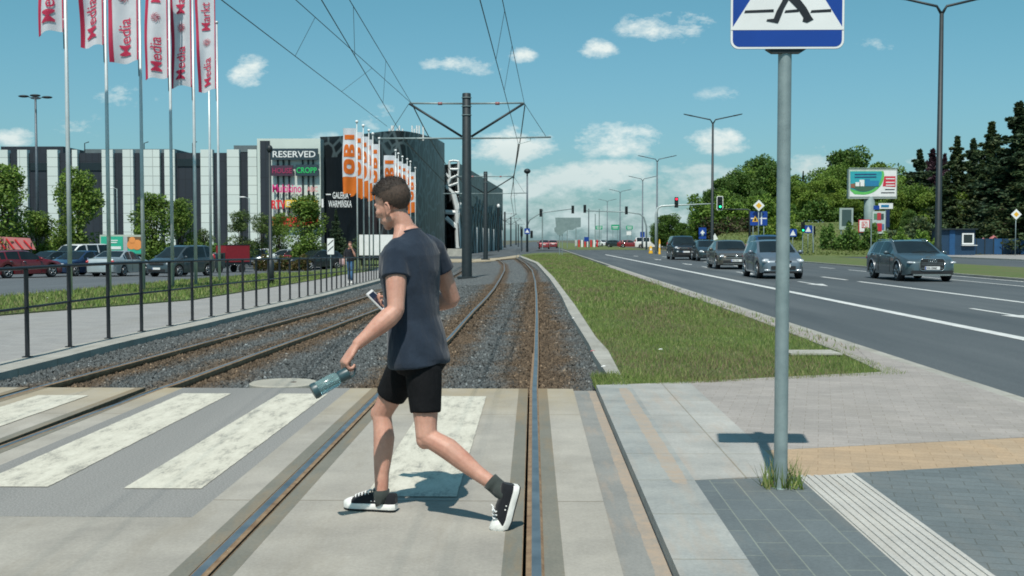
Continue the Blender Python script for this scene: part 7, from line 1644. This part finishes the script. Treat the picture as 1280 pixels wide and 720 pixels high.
# blue fence and kiosk
m_bf = M('shaded_blue_boards', (.010, .045, .10), (.008, .036, .08), 1.2, .6, fine=.3); m_bf2 = M('blue_boards_light', (.012, .08, .20), (.01, .06, .16), 1.2, .6)  # the darker blue has the shade of the trees put into its colour
X0, X1 = at(1176, 300, 106).x, at(1330, 300, 106).x; t = thing('blue_fence', 'long blue board fence beneath the spruces at the right edge', 'fence', (X0, 106, 0))
zt = at(1240, 298, 106).z
n = 14
for i in range(n): MB().box(((X1-X0)*(i+.5)/n, 0, zt/2+.03), ((X1-X0)/n-.06, .05, zt-.1)).build('panel', m_bf if i % 3 else m_bf2, t); MB().box(((X1-X0)*i/n, -.03, zt/2), (.08, .1, zt+.05)).build('post', m_dgrey, t)
Y = 103; X = at(1197, 300, Y).x; t = thing('kiosk', 'blue kiosk with white framed square window beside the blue fence', 'kiosk', (X, Y, 0)); q2 = lambda px, py: (at(px, py, Y).x-X, at(px, py, Y).z)
a = q2(1176, 318); b = q2(1219, 287); MB().box(((a[0]+b[0])/2, 1.2, b[1]/2), (b[0]-a[0], 2.4, b[1])).build('wall', m_bf, t); MB().box(((a[0]+b[0])/2, 1.1, b[1]+.05), (b[0]-a[0]+.3, 2.8, .1)).build('roof', m_dgrey, t)
c = q2(1190, 300)[0]; MB().box((c, -.03, b[1]*.5), (.5, .06, b[1]-.1)).build('light_panel', m_bf2, t)
a = q2(1202, 305.5); b = q2(1217, 291.5); cx, cz = (a[0]+b[0])/2, (a[1]+b[1])/2; w_, h_ = b[0]-a[0], b[1]-a[1]
wf = MB(); [wf.box((cx+dx*w_*.44, -.06, cz+dz*h_*.44), ((.12*w_ if dx else w_), .1, (.12*h_ if dz else h_*.999))) for dx, dz in ((-1, 0), (1, 0))]; [wf.box((cx, -.055, cz+dz*h_*.44), (w_*.8, .09, .12*h_)) for dz in (-1, 1)]
f_ = wf.build('window_frame', m_white, t); MB().box((cx, -.02, cz), (w_*.8, .04, h_*.8)).build('pane', m_glass, f_); MB().box((cx+.1, -.12, cz-h_*.58), (w_*1.3, .3, .06)).build('sill', m_white, t)
m_pk = M('pink_cloth', (.40, .15, .15), (.32, .10, .11), 2, .8)
for i, (px, py, w_) in enumerate(((1242, 297, .5), (1268, 299, .55), (1229, 300, .45), (1281, 300, .5))):
    Y = 107.6; c = at(px, py-1, Y); t = thing('parasol', ['faded pink parasol above the blue fence, left of the priority sign post', 'pink parasol beside the priority sign post', 'low reddish parasol right of the white kiosk window', 'pink parasol at the very right edge'][i], 'parasol', (c.x, Y, 0), 0, 'pink parasols at the blue fence')
    MB().tube([(0, 0, c.z-.25), (0, 0, c.z-.05), (0, 0, c.z+.12)], [w_, w_*.6, .03], 10, False).build('canopy', m_pk, t); MB().tube([(0, 0, 0), (0, 0, c.z+.15)], .03, 6).build('pole', m_white, t)
# left: red striped shelter, green billboard
Y = 78; X = at(16, 300, Y).x; zb_ = gz(-30, Y)-.05; t = thing('trolley_shelter', 'red striped sloping shelter roof behind the dark red hatchback at the left edge', 'shelter', (X, Y, zb_)); zt = at(16, 296, Y).z-zb_
rf = MB().plate([(-2.6, zt-.9), (1.6, zt-.9), (1.2, zt-.1), (-2.6, zt+.1)], (0, 0, 0), XA, ZA, YA, .05).build('roof', M('pale_red_roof', (.5, .20, .19), (.42, .15, .15), 2, .7), t)
for k in range(6): MB().tube([(-2.3+k*.62, -.06, zt+.05-.06*k), (-1.75+k*.62, -.06, zt-.85)], .055, 6).build('red_beam', m_red, rf)
for k in (-2.3, -.5, 1.3): MB().tube([(k, 0, 0), (k, 0, zt-.4)], .05, 6).build('post', m_dgrey, t)
Y = 79; X = at(152, 300, Y).x; zb_ = gz(-30, Y)-.05; t = thing('billboard', 'green billboard with white text box and orange fruit behind the silver saloon', 'billboard', (X, Y, zb_))
def gb(px0, px1, y0, y1, m_, off, nm, par, th=.03): a = at(px0, y1, Y); b = at(px1, y0, Y); return MB().box(((a.x+b.x)/2-X, off, (a.z+b.z)/2-zb_), (b.x-a.x, th, b.z-a.z)).build(nm, m_, par)
b_ = gb(125.5, 181, 293.5, 318, cm('pale_frame', (.45, .5, .42)), 0, 'frame', t, .15)
gb(127, 154.5, 295.5, 317, cm('poster_mint', (.03, .42, .27)), -.09, 'mint_field', b_); gb(129, 152, 308, 311.5, m_white, -.11, 'white_box', b_); gb(139, 148, 300, 301.2, m_white, -.11, 'text_line', b_); gb(139, 147, 302.5, 303.7, m_white, -.11, 'text_line', b_)
gb(154.5, 160, 295.5, 317, cm('grey_figure', (.4, .42, .42)), -.09, 'grey_picture', b_); gb(160, 179, 310, 317, cm('poster_mint', (.03, .42, .27)), -.09, 'mint_field', b_); gb(160, 179, 296, 310, cm('poster_brown', (.16, .09, .04)), -.09, 'dark_picture', b_)
for k_, (px, py, r_) in enumerate(((165, 306, .32), (172, 306, .36), (166, 300, .22))): c = at(px, py, Y); MB().tube([(c.x-X, -.105, c.z-zb_), (c.x-X, -.12-.01*k_, c.z-zb_)], r_, 16).build('orange_fruit', cm('orange_fruit', (.8, .3, .08)), b_)
for s in (-1.2, 1.2): MB().tube([(s, .1, 0), (s, .1, 2)], .08, 8).build('post', m_dgrey, t)
# small litter on the ballast edge and verge
for i, (px, py, c_) in enumerate(((717, 400, 'white'), (826, 440, 'white'), (755, 462, 'white'), (59, 374, 'white'), (741, 442, 'pink'))):
    bx, by = gp(px, py, 0); o = MB().raw([(-.03, -.02, .01), (.03, -.022, .02), (.036, .02, .012), (0, .03, .025), (-.03, .012, .015)], [(0, 1, 2), (0, 2, 3), (0, 3, 4)]).build('paper_scrap', m_white if c_ == 'white' else m_pk); o.location = (bx, by, gz(bx, by)+.02)
    tag(o, ['white scrap of paper on the ballast beside the right kerb', 'white scrap of paper in the middle of the grass strip', 'white scrap near the bottom corner of the ballast', 'white scrap on the verge left of the first flagpole', 'pink scrap on the ballast near the kerb joint'][i], 'litter')
